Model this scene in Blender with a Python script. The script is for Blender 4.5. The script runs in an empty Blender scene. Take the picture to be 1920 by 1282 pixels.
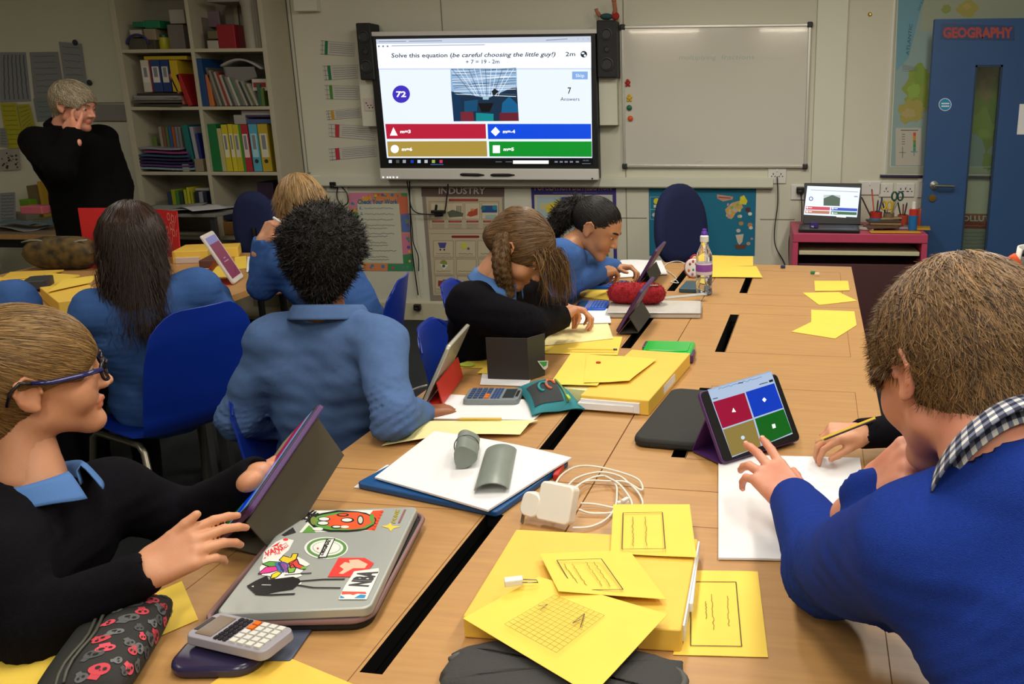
import bpy, bmesh, math, random
import numpy as np
from mathutils import Vector, Matrix, noise as mnoise
R = math.radians
rnd = random.Random(7)
SC = bpy.context.scene
COL = SC.collection
# ---------------------------------------------------------------- camera
CAM_H, FPX, PX0, PY0 = 1.50, 1661.8, 1252.4, 641.0
PITCH, ROLL, YAW, TROT = .26287, -.004745, -.098752, -.064885
def basis():
    fw = Vector((math.sin(YAW)*math.cos(PITCH), math.cos(YAW)*math.cos(PITCH), -math.sin(PITCH)))
    rt = Vector((math.cos(YAW), -math.sin(YAW), 0)); up = rt.cross(fw)
    r2 = math.cos(ROLL)*rt + math.sin(ROLL)*up
    return r2, r2.cross(fw), fw
CR, CU, CF = basis()
EYE = Vector((0, 0, CAM_H))
cam_data = bpy.data.cameras.new('camera'); cam = bpy.data.objects.new('camera', cam_data); COL.objects.link(cam)
m = Matrix.Identity(4)
for i in range(3):
    m[i][0], m[i][1], m[i][2], m[i][3] = CR[i], CU[i], -CF[i], EYE[i]
cam.matrix_world = m
cam_data.sensor_width = 36; cam_data.lens = FPX*36/1920
cam_data.shift_x = (960-PX0)/1920; cam_data.shift_y = 0
cam_data.clip_start = .05; cam_data.clip_end = 60
SC.camera = cam
# ---------------------------------------------------------------- colour management, world, lamps
SC.view_settings.view_transform = 'Standard'; SC.view_settings.look = 'None'
SC.view_settings.gamma = 1; SC.view_settings.use_curve_mapping = False
SC.view_settings.exposure = 0.0
W = bpy.data.worlds.new('world'); SC.world = W; W.use_nodes = True
W.node_tree.nodes['Background'].inputs[0].default_value = (.9, .95, 1, 1)
W.node_tree.nodes['Background'].inputs[1].default_value = .02
def area(name, loc, sx, sy, e, col=(1, .95, .86), rot=(0, 0, 0)):
    l = bpy.data.lights.new(name, 'AREA'); l.shape = 'RECTANGLE'; l.size = sx; l.size_y = sy; l.energy = e; l.color = col
    o = bpy.data.objects.new(name, l); o.location = loc; o.rotation_euler = rot; COL.objects.link(o); return o
CEIL = 2.75
LAMPS = [(-.55, -.7, 24), (.75, -.7, 24), (-.55, 1.3, 20), (.75, 1.3, 20), (-.6, 3.6, 31), (.9, 3.6, 31), (-3.0, .8, 14), (-3.0, 3.4, 14)]
for (lx, ly, le) in LAMPS:
    area('ceiling_tube_light', (lx, ly, CEIL-.075), .25, 1.2, le)
# ---------------------------------------------------------------- pixels of the photograph to points in the room
def ray(x, y): return CR*((x-PX0)/FPX) + CU*((PY0-y)/FPX) + CF
def at(x, y, d): return EYE + ray(x, y)*d
def onz(x, y, z): r = ray(x, y); return EYE + r*((z-CAM_H)/r.z)
def ony(x, y, Y): r = ray(x, y); return EYE + r*(Y/r.y)
def onp(x, y, o, n): r = ray(x, y); return EYE + r*((o-EYE).dot(n)/r.dot(n))
CT, ST = math.cos(TROT), math.sin(TROT)
def tw(u, v, z=0): return Vector((u*CT-v*ST, u*ST+v*CT, z))
WALL = 6.025
TZ = .74
def crop(x0, y0, s): return lambda x, y: (x0+x*s, y0+y*s)
# ---------------------------------------------------------------- materials
MATS = {}
def lin(h):
    if not isinstance(h, str): return (*h, 1) if len(h) == 3 else h
    h = h.lstrip('#'); out = []
    for i in (0, 2, 4):
        c = int(h[i:i+2], 16)/255; out.append(c/12.92 if c <= .04045 else ((c+.055)/1.055)**2.4)
    return (*out, 1)
def mat(name, c, rough=.6, metal=0, var=0, vscale=30, bump=0, bscale=200, spec=.5, emit=0, stretch=None, c2=None, trans=0, alpha=1, coat=0, sheen=0, attr=None, sss=0, detail=3):
    if name in MATS: return MATS[name]
    M = bpy.data.materials.new(name); M.use_nodes = True; nt = M.node_tree; N = nt.nodes; L = nt.links
    b = N['Principled BSDF']; c = lin(c)
    b.inputs['Base Color'].default_value = c; b.inputs['Roughness'].default_value = rough; b.inputs['Metallic'].default_value = metal
    b.inputs['Specular IOR Level'].default_value = spec; b.inputs['Coat Weight'].default_value = coat
    b.inputs['Transmission Weight'].default_value = trans; b.inputs['Alpha'].default_value = alpha
    b.inputs['Sheen Weight'].default_value = sheen
    if sss: b.inputs['Subsurface Weight'].default_value = sss; b.inputs['Subsurface Radius'].default_value = (1, .35, .2); b.inputs['Subsurface Scale'].default_value = .012
    if emit:
        b.inputs['Emission Color'].default_value = c; b.inputs['Emission Strength'].default_value = emit
        b.inputs['Base Color'].default_value = (c[0]*.05, c[1]*.05, c[2]*.05, 1)
    tc = N.new('ShaderNodeTexCoord'); src = tc.outputs['Object']
    if stretch:
        mp = N.new('ShaderNodeMapping'); mp.inputs['Scale'].default_value = stretch; L.new(src, mp.inputs[0]); src = mp.outputs[0]
    if var or c2 or attr:
        if attr:
            an = N.new('ShaderNodeAttribute'); an.attribute_name = attr; fac = an.outputs['Fac']
        else:
            nz = N.new('ShaderNodeTexNoise'); nz.inputs['Scale'].default_value = vscale; nz.inputs['Detail'].default_value = detail; L.new(src, nz.inputs[0])
            rm = N.new('ShaderNodeMapRange'); rm.inputs[1].default_value = .3; rm.inputs[2].default_value = .7; L.new(nz.outputs[0], rm.inputs[0]); fac = rm.outputs[0]
        mx = N.new('ShaderNodeMix'); mx.data_type = 'RGBA'; L.new(fac, mx.inputs[0])
        a = lin(c2) if c2 else tuple(x*(1-var) for x in c[:3])+(1,)
        bb = c if c2 else tuple(min(1, x*(1+var)) for x in c[:3])+(1,)
        mx.inputs[6].default_value = a; mx.inputs[7].default_value = bb
        L.new(mx.outputs[2], b.inputs['Base Color'])
    if bump:
        n2 = N.new('ShaderNodeTexNoise'); n2.inputs['Scale'].default_value = bscale; n2.inputs['Detail'].default_value = 4; L.new(src, n2.inputs[0])
        bp = N.new('ShaderNodeBump'); bp.inputs['Strength'].default_value = min(1, bump); bp.inputs['Distance'].default_value = .002*max(1, bump)
        L.new(n2.outputs[0], bp.inputs['Height']); L.new(bp.outputs[0], b.inputs['Normal'])
    MATS[name] = M; return M
def flat(c, rough=.55): return mat('c_'+str(c).replace('#', ''), c, rough)
def glow(c, e=1.0): return mat('e_%s_%g' % (c, e), c, .3, emit=e)
# ---------------------------------------------------------------- mesh builder
class MB:
    def __init__(s): s.v = []; s.f = []; s.mi = []; s.ms = []
    def m(s, M):
        if M not in s.ms: s.ms.append(M)
        return s.ms.index(M)
    def raw(s, vs, fs, M=None, X=None):
        n = len(s.v); k = s.m(M) if M else 0
        s.v += [tuple(X @ Vector(p)) if X else tuple(p) for p in vs]
        for f in fs: s.f.append([i+n for i in f]); s.mi.append(k)
        return s
    def box(s, c, d, M=None, X=None, rz=0):
        hx, hy, hz = d[0]/2, d[1]/2, d[2]/2; co, si = math.cos(rz), math.sin(rz)
        vs = [(c[0]+x*hx*co-y*hy*si, c[1]+x*hx*si+y*hy*co, c[2]+z*hz) for z in (-1, 1) for x, y in ((-1, -1), (1, -1), (1, 1), (-1, 1))]
        return s.raw(vs, [(0, 3, 2, 1), (4, 5, 6, 7), (0, 1, 5, 4), (1, 2, 6, 5), (2, 3, 7, 6), (3, 0, 4, 7)], M, X)
    def prism(s, pts, z0, z1, M=None, X=None, top=None):
        n = len(pts); vs = [(p[0], p[1], z0) for p in pts]+[(p[0], p[1], z1) for p in (top or pts)]
        return s.raw(vs, [tuple(range(n))[::-1], tuple(range(n, 2*n))]+[(i, (i+1) % n, (i+1) % n+n, i+n) for i in range(n)], M, X)
    def tube(s, pts, r, M=None, n=8, X=None, closed=False, cap=True):
        pts = [Vector(p) for p in pts]; N = len(pts); vs = []; up = None
        for i, p in enumerate(pts):
            a = pts[(i-1) % N] if (closed or i > 0) else p; b = pts[(i+1) % N] if (closed or i < N-1) else p
            t = (b-a).normalized() if (b-a).length > 1e-9 else Vector((0, 0, 1))
            if up is None: up = t.orthogonal().normalized()
            up = (up-t*up.dot(t)); up = up.normalized() if up.length > 1e-6 else t.orthogonal().normalized()
            q = t.cross(up); rr = r[i] if isinstance(r, (list, tuple)) else r
            vs += [p+(up*math.cos(2*math.pi*k/n)+q*math.sin(2*math.pi*k/n))*rr for k in range(n)]
        fs = []
        for i in range(N if closed else N-1):
            j = (i+1) % N
            fs += [(i*n+k, i*n+(k+1) % n, j*n+(k+1) % n, j*n+k) for k in range(n)]
        if cap and not closed: fs += [tuple(range(n))[::-1], tuple(range((N-1)*n, N*n))]
        return s.raw(vs, fs, M, X)
    def lathe(s, prof, M=None, n=24, X=None, o=(0, 0, 0)):
        vs = [(o[0]+r*math.cos(2*math.pi*k/n), o[1]+r*math.sin(2*math.pi*k/n), o[2]+z) for r, z in prof for k in range(n)]
        fs = [(i*n+k, i*n+(k+1) % n, (i+1)*n+(k+1) % n, (i+1)*n+k) for i in range(len(prof)-1) for k in range(n)]
        fs += [tuple(range(n))[::-1], tuple(range((len(prof)-1)*n, len(prof)*n))]
        return s.raw(vs, fs, M, X)
    def grid(s, fn, nu, nv, M=None, th=0, X=None):
        P = [[Vector(fn(i/nu, j/nv)) for i in range(nu+1)] for j in range(nv+1)]
        vs = [p for row in P for p in row]; w = nu+1
        fs = [(j*w+i, j*w+i+1, (j+1)*w+i+1, (j+1)*w+i) for j in range(nv) for i in range(nu)]
        if th:
            n0 = len(vs); lo = []
            for j in range(nv+1):
                for i in range(nu+1):
                    a = P[j][min(i+1, nu)]-P[j][max(i-1, 0)]; b = P[min(j+1, nv)][i]-P[max(j-1, 0)][i]
                    lo.append(P[j][i]-a.cross(b).normalized()*th)
            vs = vs+lo; fs2 = [tuple(x+n0 for x in f[::-1]) for f in fs]
            ring = [i for i in range(w)]+[j*w+nu for j in range(1, nv+1)]+[nv*w+i for i in range(nu-1, -1, -1)]+[j*w for j in range(nv-1, 0, -1)]
            side = [(ring[k], ring[k]+n0, ring[(k+1) % len(ring)]+n0, ring[(k+1) % len(ring)]) for k in range(len(ring))]
            fs = fs+fs2+side
        return s.raw(vs, fs, M, X)
    def ball(s, c, r, M=None, n=12, X=None, sc=(1, 1, 1)):
        vs = []; rows = n//2
        for j in range(rows+1):
            t = math.pi*j/rows
            vs += [(c[0]+r*sc[0]*math.sin(t)*math.cos(2*math.pi*k/n), c[1]+r*sc[1]*math.sin(t)*math.sin(2*math.pi*k/n), c[2]+r*sc[2]*math.cos(t)) for k in range(n)]
        fs = [(j*n+k, (j+1)*n+k, (j+1)*n+(k+1) % n, j*n+(k+1) % n) for j in range(rows) for k in range(n)]
        return s.raw(vs, fs, M, X)
    def build(s, name, parent=None, M=None, smooth=None, bev=0, X=None, seg=2, sub=0):
        me = bpy.data.meshes.new(name); me.from_pydata([tuple(p) for p in s.v], [], s.f)
        if M: me.materials.append(M)
        else:
            for k in s.ms: me.materials.append(k)
            me.polygons.foreach_set('material_index', s.mi)
        bm = bmesh.new(); bm.from_mesh(me)
        bmesh.ops.dissolve_degenerate(bm, dist=1e-7, edges=bm.edges)
        bmesh.ops.recalc_face_normals(bm, faces=bm.faces); bm.to_mesh(me); bm.free()
        o = bpy.data.objects.new(name, me); COL.objects.link(o)
        if smooth:
            me.polygons.foreach_set('use_smooth', [True]*len(me.polygons))
            if smooth is not True: me.set_sharp_from_angle(angle=R(smooth))
        me.update()
        if bev:
            b = o.modifiers.new('bevel', 'BEVEL'); b.width = bev; b.segments = seg; b.limit_method = 'ANGLE'; b.angle_limit = R(40); b.harden_normals = False
        if sub:
            b = o.modifiers.new('sub', 'SUBSURF'); b.levels = sub; b.render_levels = sub
        if X: o.matrix_world = X
        if parent: o.parent = parent
        return o
def tag(o, label=None, cat=None, group=None, kind=None):
    if label: o['label'] = label
    if cat: o['category'] = cat
    if group: o['group'] = group
    if kind: o['kind'] = kind
    return o
def empty(name, loc=(0, 0, 0), rz=0, label=None, cat=None, group=None, X=None):
    o = bpy.data.objects.new(name, None); COL.objects.link(o); o.empty_display_size = .05
    if X: o.matrix_world = X
    else: o.location = loc; o.rotation_euler = (0, 0, rz)
    bpy.context.evaluated_depsgraph_get  # no ops needed
    return tag(o, label, cat, group)
def struct(o): o['kind'] = 'structure'; return o
KIDS = {}
def copy_tree(o, parent=None):
    c = o.copy(); COL.objects.link(c)
    if parent: c.parent = parent
    for ch in [x for x in bpy.data.objects if x.parent == o]: copy_tree(ch, c)
    return c
# ---------------------------------------------------------------- lettering and flat artwork on a plane
_TXT = {}
def txt(s, bold=0):
    k = (s, bold)
    if k in _TXT: return _TXT[k]
    cu = bpy.data.curves.new('t', 'FONT'); cu.body = s; cu.size = 1; cu.offset = bold; cu.resolution_u = 2
    o = bpy.data.objects.new('t', cu); COL.objects.link(o)
    dg = bpy.context.evaluated_depsgraph_get(); dg.update(); me = o.evaluated_get(dg).to_mesh()
    v = [(p.co.x, p.co.y) for p in me.vertices]; f = [tuple(p.vertices) for p in me.polygons]
    o.evaluated_get(dg).to_mesh_clear(); bpy.data.objects.remove(o); bpy.data.curves.remove(cu)
    if v:
        x0 = min(p[0] for p in v); x1 = max(p[0] for p in v)
    else: x0, x1 = 0, 1
    _TXT[k] = ([(p[0]-x0, p[1]) for p in v], f, x1-x0); return _TXT[k]
class Art:
    """flat printed or lit artwork lying on a plane: X maps local x,y to the plane, z to its front"""
    def __init__(s, X, K=None, dz=.0003): s.X = X; s.I = X.inverted(); s.b = MB(); s.K = K or (lambda x, y: (x, y)); s.dz = dz; s.n = 0
    def px(s, x, y):
        x, y = s.K(x, y); q = s.I @ onp(x, y, s.X.translation, s.X.to_3x3() @ Vector((0, 0, 1))); return (q.x, q.y)
    def poly(s, pts, M, z=1, local=False):
        p = [tuple(q) if local else s.px(*q) for q in pts]
        if sum(p[i][0]*p[(i+1) % len(p)][1]-p[(i+1) % len(p)][0]*p[i][1] for i in range(len(p))) < 0: p = p[::-1]
        s.n += 1; s.b.raw([(a, b, z*s.dz+s.n*1.5e-6) for a, b in p], [tuple(range(len(p)))], M); return s
    def rect(s, x0, y0, x1, y1, M, z=1, local=False): return s.poly([(x0, y0), (x1, y0), (x1, y1), (x0, y1)], M, z, local)
    def disc(s, x, y, r, M, z=1, local=False, n=20, sy=1, a0=0):
        return s.poly([(x+r*math.cos(a0+2*math.pi*k/n), y+r*sy*math.sin(a0+2*math.pi*k/n)) for k in range(n)], M, z, local)
    def line(s, a, b, w, M, z=1, local=False):
        if not local: a, b = s.px(*a), s.px(*b)
        d = Vector((b[0]-a[0], b[1]-a[1])); n = Vector((-d.y, d.x)).normalized()*w/2 if d.length else Vector((0, w))
        return s.poly([(a[0]-n.x, a[1]-n.y), (b[0]-n.x, b[1]-n.y), (b[0]+n.x, b[1]+n.y), (a[0]+n.x, a[1]+n.y)], M, z, True)
    def path(s, pts, w, M, z=1, local=False, closed=False):
        q = list(pts)+([pts[0]] if closed else [])
        for i in range(len(q)-1): s.line(q[i], q[i+1], w, M, z, local)
        return s
    def frame(s, x0, y0, x1, y1, w, M, z=1, local=False): return s.path([(x0, y0), (x1, y0), (x1, y1), (x0, y1)], w, M, z, local, True)
    def text(s, t, p0, p1, p2, M, z=2, local=False, bold=.01, shear=0, cap=.7):
        """p0 baseline start, p1 baseline end, p2 top of the first capital"""
        v, f, w = txt(t, bold)
        if not v: return s
        if not local: p0, p1, p2 = s.px(*p0), s.px(*p1), s.px(*p2)
        e = ((p1[0]-p0[0])/w, (p1[1]-p0[1])/w); g = ((p2[0]-p0[0])/cap, (p2[1]-p0[1])/cap)
        s.n += 1; s.b.raw([(p0[0]+e[0]*(x+shear*y)+g[0]*y, p0[1]+e[1]*(x+shear*y)+g[1]*y, z*s.dz+s.n*1.5e-6) for x, y in v], f, M); return s
    def scrawl(s, a, b, h, w, M, z=2, n=14, seed=1, local=False):
        """a line of handwriting or unreadable small print, as a thin wavering stroke"""
        if not local: a, b = s.px(*a), s.px(*b)
        q = random.Random(seed); a = Vector(a); d = Vector(b)-a; nn = Vector((-d.y, d.x)).normalized()
        pts = [tuple(a+d*(i/n)+nn*h*q.uniform(-1, 1)) for i in range(n+1)]
        return s.path(pts, w, M, z, True)
    def build(s, name, parent=None):
        me = bpy.data.meshes.new(name); me.from_pydata([tuple(p) for p in s.b.v], [], s.b.f)
        for k in s.b.ms: me.materials.append(k)
        me.polygons.foreach_set('material_index', s.b.mi); me.update()
        o = bpy.data.objects.new(name, me); COL.objects.link(o); o.matrix_world = s.X
        if parent: setparent(o, parent)
        return o
def setparent(o, p):
    """keep o where it stands in the room"""
    Mw = wm(o); o.parent = p
    o.matrix_parent_inverse = Matrix.Identity(4); o.matrix_basis = wm(p).inverted() @ Mw
def wm(o):
    b = o.matrix_basis.copy()
    return (wm(o.parent) @ o.matrix_parent_inverse @ b) if o.parent else b
def frameX(o, x, y):
    x = Vector(x).normalized(); z = x.cross(Vector(y)).normalized(); y = z.cross(x)
    M = Matrix.Identity(4)
    for i in range(3): M[i][0], M[i][1], M[i][2], M[i][3] = x[i], y[i], z[i], o[i]
    return M
def wallX(x, z, Y=WALL): return frameX(Vector((x, Y, z)), (1, 0, 0), (0, 0, 1))
def flatX(p, rz=0): return Matrix.Translation(p) @ Matrix.Rotation(rz, 4, 'Z')
def fitrect(pts, z):
    """four photo corners (order round) of a rectangle lying at height z -> centre, angle, width, depth; width along the first side"""
    q = [onz(x, y, z) for x, y in pts]; c = sum(q, Vector())/4
    e = (q[1]-q[0])+(q[2]-q[3]); g = (q[3]-q[0])+(q[2]-q[1]); w = e.length/2; d = g.length/2
    a = math.atan2(e.y, e.x); g2 = math.atan2(g.y, g.x)-math.pi/2
    while g2-a > math.pi/2: g2 -= math.pi
    while g2-a < -math.pi/2: g2 += math.pi
    return c, (a+g2)/2, w, d
def rrect(w, d, r, n=5):
    out = []
    for cx, cy, a0 in ((w/2-r, d/2-r, 0), (-w/2+r, d/2-r, 90), (-w/2+r, -d/2+r, 180), (w/2-r, -d/2+r, 270)):
        out += [(cx+r*math.cos(R(a0+90*k/n)), cy+r*math.sin(R(a0+90*k/n))) for k in range(n+1)]
    return out
def paper(name, pts, z, M, lift=None, th=.0006, label=None, cat='paper', group=None, nseg=14, noisy=.0012, parent=None, art=None, K=None):
    """a sheet: four photo corners at height z (one height, or one per corner); lift(u,v) adds curl"""
    zs = z if isinstance(z, (list, tuple)) else [z]*4
    if K: pts = [K(*p) for p in pts]
    q = [onz(x, y, h) for (x, y), h in zip(pts, zs)]; o = Vector((q[0].x, q[0].y, 0)); sd = rnd.random()*50
    b = MB()
    def fn(u, v):
        p = (q[0]*(1-u)+q[1]*u)*(1-v)+(q[3]*(1-u)+q[2]*u)*v
        p = p-o+Vector((0, 0, th+(lift(u, v) if lift else 0)+noisy*(.5+.5*mnoise.noise(Vector((u*2+sd, v*2, 0))))))
        return p
    b.grid(fn, nseg, nseg, M, th=th)
    ob = b.build(name, None, smooth=40); ob.location = o
    return tag(ob, label, cat, group)
# ================================================================= the room
c1, c2, c3, c6 = crop(0, 0, 1/3.2), crop(550, 0, 700/1920), crop(1120, 0, 1/2.4), crop(1100, 320, 820/1920)
cA, cB, cC = crop(200, 0, 340/1920), crop(200, 200, 340/1557), crop(0, 60, 240/769)
cD, cE, cF, cG = crop(630, 330, 330/1567), crop(1470, 320, 290/1920), crop(1180, 330, 280/1561), crop(1640, 0, 280/718)
M_wall = mat('wall_paint', '#d5d3bf', .55, var=.03, vscale=1.5, bump=.15, bscale=90)
M_pan = mat('panel_paint', '#dcdcc9', .45, var=.02, vscale=2)
M_cream = mat('cream_gloss', '#c9c2a2', .4, var=.04, vscale=4)
M_carpet = mat('carpet', '#23282a', .95, var=.25, vscale=120, bump=1, bscale=400)
M_ceil = mat('ceiling_tile', '#d0cec6', .9)
M_groove = mat('groove', '#8d8876', .8)
M_black = mat('black_plastic', '#131313', .4)
M_dark = mat('dark_grey_plastic', '#2a2a2c', .55)
M_white = mat('white_plastic', '#e2e0d8', .35)
M_paper = mat('white_paper', '#e6e6e6', .7, var=.015, vscale=20)
M_yel = mat('yellow_paper', '#f0cd4e', .65, var=.02, vscale=14)
M_yel2 = mat('yellow_folder_card', '#eac04a', .6, var=.03, vscale=18)
M_cp = mat('cream_paper', '#efe2a2', .7, var=.02)
M_ink = mat('ink', '#2b2a2e', .7)
M_grey = mat('grey_ink', '#7d7f83', .7)
M_steel = mat('steel', '#a9a9a6', .3, metal=.9)
M_tube = mat('chair_tube', '#8a8474', .35, metal=.8)
M_blueplast = mat('blue_chair_plastic', '#0a2c90', .38, var=.04, vscale=8)
M_navyfab = mat('navy_upholstery', '#16204a', .9, var=.1, vscale=160, bump=.5, bscale=500)
M_wood = mat('beech_laminate', '#b08350', .42, stretch=(2.2, 26, 10), c2='#bc8e55', vscale=3.2, bump=.05, bscale=8)
M_edge = mat('beech_edge', '#b98a52', .5, var=.08, vscale=20)
XL, XR, YB = -5.6, 2.9, -4.4
def wallbox(name, c, d, M): b = MB(); b.box(c, d, M); return struct(b.build(name))
wallbox('floor', ((XL+XR)/2, (YB+WALL)/2, -.05), (XR-XL, WALL-YB+.4, .1), M_carpet)
wallbox('ceiling', ((XL+XR)/2, (YB+WALL)/2, CEIL+.05), (XR-XL, WALL-YB+.4, .1), M_ceil)
wallbox('wall_back', ((XL+XR)/2, WALL+.06, CEIL/2), (XR-XL+.2, .12, CEIL), M_wall)
wallbox('wall_left', (XL-.05, (YB+WALL)/2, CEIL/2), (.1, WALL-YB, CEIL), M_wall)
wallbox('wall_right', (XR+.05, (YB+WALL)/2, CEIL/2), (.1, WALL-YB, CEIL), M_wall)
wallbox('wall_rear', ((XL+XR)/2, YB-.05, CEIL/2), (XR-XL+.2, .1, CEIL), M_wall)
# skirting, trunking and the joints between the wall panels
def W(x, y, Y=WALL): return ony(x, y, Y)
sk = W(760, 566).z
b = MB(); b.box(((-3.05+XR)/2, WALL-.012, sk/2), (XR+3.05, .024, sk), M_cream); struct(b.build('baseboard_back', bev=.004))
tz0, tz1 = W(900, 346).z, W(900, 329).z
b = MB(); b.box(((W(585, 340).x+W(1450, 330).x)/2, WALL-.02, (tz0+tz1)/2-.008), (W(1450, 330).x-W(585, 340).x, .04, tz1-tz0), M_pan)
b.box(((W(585, 340).x+W(1450, 330).x)/2, WALL-.024, tz0-.012), (W(1450, 330).x-W(585, 340).x, .048, .006), M_groove)
struct(b.build('trim_1', bev=.003))
b = MB()
for xx in (W(828, 30).x, W(1173, 300).x, W(556, 120).x): b.box((xx, WALL-.001, (CEIL+sk)/2), (.006, .003, CEIL-sk), M_groove)
for (xa, xb, yy) in ((1425, 1490, 411), (1120, 1213, 408), (590, 1120, 400)):
    A, Bq = W(xa, yy), W(xb, yy); b.box(((A.x+Bq.x)/2, WALL-.001, A.z), (abs(Bq.x-A.x), .003, .006), M_groove)
for (xa, xb, yy) in ((160, 235, 193), (175, 237, 228)):
    A, Bq = W(xa, yy), W(xb, yy); b.box(((A.x+Bq.x)/2, WALL-.001, A.z), (abs(Bq.x-A.x), .003, .007), M_groove)
struct(b.build('trim_2'))
# raised pilaster to the right of the whiteboard
xa, xb = W(1526, 200).x, W(1582, 200).x
b = MB(); b.box(((xa+xb)/2, WALL-.012, (CEIL+.9)/2), (xb-xa, .024, CEIL-.9), M_pan); struct(b.build('trim_3', bev=.003))
# white service box high on the wall
A, Bq = W(553, -40), W(602, 22)
b = MB(); b.box(((A.x+Bq.x)/2, WALL-.03, (A.z+Bq.z)/2), (Bq.x-A.x, .06, A.z-Bq.z), M_pan)
tag(b.build('trunking_box', bev=.004), 'cream boxed-in trunking high on the wall above the word strips', 'service box')
# ceiling light fittings (above the picture, they light the room and shine in the whiteboard)
M_tubeglow = mat('tube_glow', '#fff0d8', .4, emit=5)
for i, (lx, ly, le) in enumerate(LAMPS):
    t = empty('ceiling_light', (lx, ly, CEIL), label='long white ceiling light fitting above the classroom', cat='ceiling light', group='ceiling lights')
    b = MB(); b.box((0, 0, -.025), (.28, 1.25, .05), M_white); b.build('housing', t, bev=.005)
    b = MB(); b.tube([(0, -.58, -.06), (0, .58, -.06)], .013, M_tubeglow); b.build('tube', t, smooth=40)
M_rear = mat('tube_glow_rear', '#fff0d8', .4, emit=60)
for (xa, xb) in ((-2.23, -1.05), (.02, .80)):
    t = empty('ceiling_light', ((xa+xb)/2, -4.05, CEIL), label='white ceiling light fitting along the rear wall, mirrored in the whiteboard', cat='ceiling light', group='rear ceiling lights')
    b = MB(); b.box((0, 0, -.02), (xb-xa+.06, .12, .04), M_white); b.build('housing', t, bev=.005)
    b = MB(); b.tube([(-(xb-xa)/2, 0, -.056), ((xb-xa)/2, 0, -.056)], .013, M_rear); b.build('tube', t, smooth=40)
# ================================================================= the big display
def quadart(name, parent, X, K=None): return Art(X, K)
TVY = WALL-.13
tl, br = ony(693, 66, TVY), ony(1124, 337, TVY)
bl = ony(716, 337, TVY); tr = ony(1116, 57, TVY)
x0, x1 = (tl.x+bl.x)/2, (br.x+tr.x)/2; z1, z0 = tl.z, br.z
tv = empty('interactive_display', (x0/2+x1/2, TVY, z0), label='large wall-mounted interactive screen showing a maths quiz question', cat='screen')
def rel(o, p): return (p[0]-o.location.x, p[1]-o.location.y, p[2]-o.location.z)
def wbox(b, x0, x1, z0, z1, y0, y1, M, o=None):
    c = ((x0+x1)/2, (y0+y1)/2, (z0+z1)/2); c = rel(o, c) if o else c
    b.box(c, (abs(x1-x0), abs(y1-y0), abs(z1-z0)), M)
zb = ony(720, 315, TVY).z; zt = ony(900, 66, TVY).z
b = MB(); wbox(b, x0, x1, z0+.005, z1, TVY, TVY+.08, M_dark, tv); b.build('case', tv, bev=.006)
b = MB(); wbox(b, x0, x1, zb, zt, TVY-.012, TVY, M_black, tv); b.build('bezel', tv, bev=.004)
b = MB(); wbox(b, x0+.0, x1+.0, z0, zb, TVY-.03, TVY+.02, M_white, tv); b.build('pen_shelf', tv, bev=.006)
b = MB(); wbox(b, x0-.012, x1+.012, zt, zt+.028, TVY-.02, TVY+.06, M_white, tv); b.build('top_rail', tv, bev=.005)
for (pa, pb) in (((863, 327), (908, 328)), ((920, 328), (965, 328))):
    A, Bq = ony(*pa, TVY-.035), ony(*pb, TVY-.035)
    b = MB(); b.tube([A, A.lerp(Bq, .1), A.lerp(Bq, .75), Bq], [.005, .010, .010, .003], M_black, 10)
    o = b.build('stylus', smooth=50); tag(o, 'black stylus %s on the ledge of the big screen' % ('lying left' if pa[0] < 900 else 'lying right'), 'stylus')
S = Art(frameX(Vector((0, TVY-.0125, 1.5)), (1, 0, 0), (0, 0, 1)), c2)
gw, gb, gt = glow('#dfe9fb', 1.15), glow('#e9f1ff', 1.25), glow('#20242e', .5)
ga, gn = glow('#8f9ab0', .7), glow('#05070a', .6)
S.poly([(425, 202), (1530, 186), (1537, 812), (482, 812)], gw, 1)
S.poly([(425, 202), (1530, 186), (1531, 218), (427, 226)], glow('#c8d2e4', 1), 2)
S.poly([(427, 226), (1531, 218), (1532, 350), (438, 352)], gb, 2)
S.poly([(441, 352), (1532, 350), (1532, 356), (441, 358)], glow('#cbd9ee', 1), 3)
for i, (a, bb) in enumerate((((440, 214), (580, 212)), ((595, 212), (765, 210)), ((505, 236), (985, 230)), ((1300, 207), (1410, 200)))):
    S.line(a, bb, .004, ga, 3)
for xx in (440, 462, 485): S.disc(xx, 238, 5, ga, 3)
for xx in (1460, 1487, 1512): S.line((xx, 200), (xx+8, 200), .002, ga, 3)
S.text('Solve this equation (', (505, 296), (818, 294), (505, 274), gt, 4, bold=.015)
S.text("be careful choosing the little guy!)", (818, 294), (1346, 289), (818, 272), gt, 4, shear=.22, bold=.015)
S.text('+ 7 = 19 - 2m', (887, 328), (1060, 326), (887, 308), gt, 4)
S.text('2m', (1400, 289), (1450, 288), (1400, 267), gt, 4)
S.disc(1494, 279, 17, gt, 4); S.disc(1490, 274, 8, gw, 5, sy=.6); S.disc(1500, 286, 6, gw, 5)
S.disc(555, 484, 45, glow('#4432c8', .9), 3, n=32); S.text('72', (529, 498), (580, 498), (529, 470), glow('#ffffff', 1.2), 4, bold=.03)
S.rect(1434, 368, 1514, 408, glow('#86aee8', 1), 3); S.text('Skip', (1452, 396), (1497, 396), (1452, 380), gw, 4)
S.text('7', (1411, 482), (1429, 482), (1411, 449), gt, 4); S.text('Answers', (1374, 518), (1472, 518), (1374, 500), gt, 4, bold=0)
q4 = [([(473, 637), (989, 637), (992, 713), (481, 714)], '#c8203f'), ([(999, 637), (1531, 637), (1532, 714), (1002, 715)], '#0550f0'),
      ([(483, 727), (994, 725), (998, 804), (488, 805)], '#b99d45'), ([(1006, 727), (1534, 727), (1535, 806), (1009, 804)], '#0a9c2c')]
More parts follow.
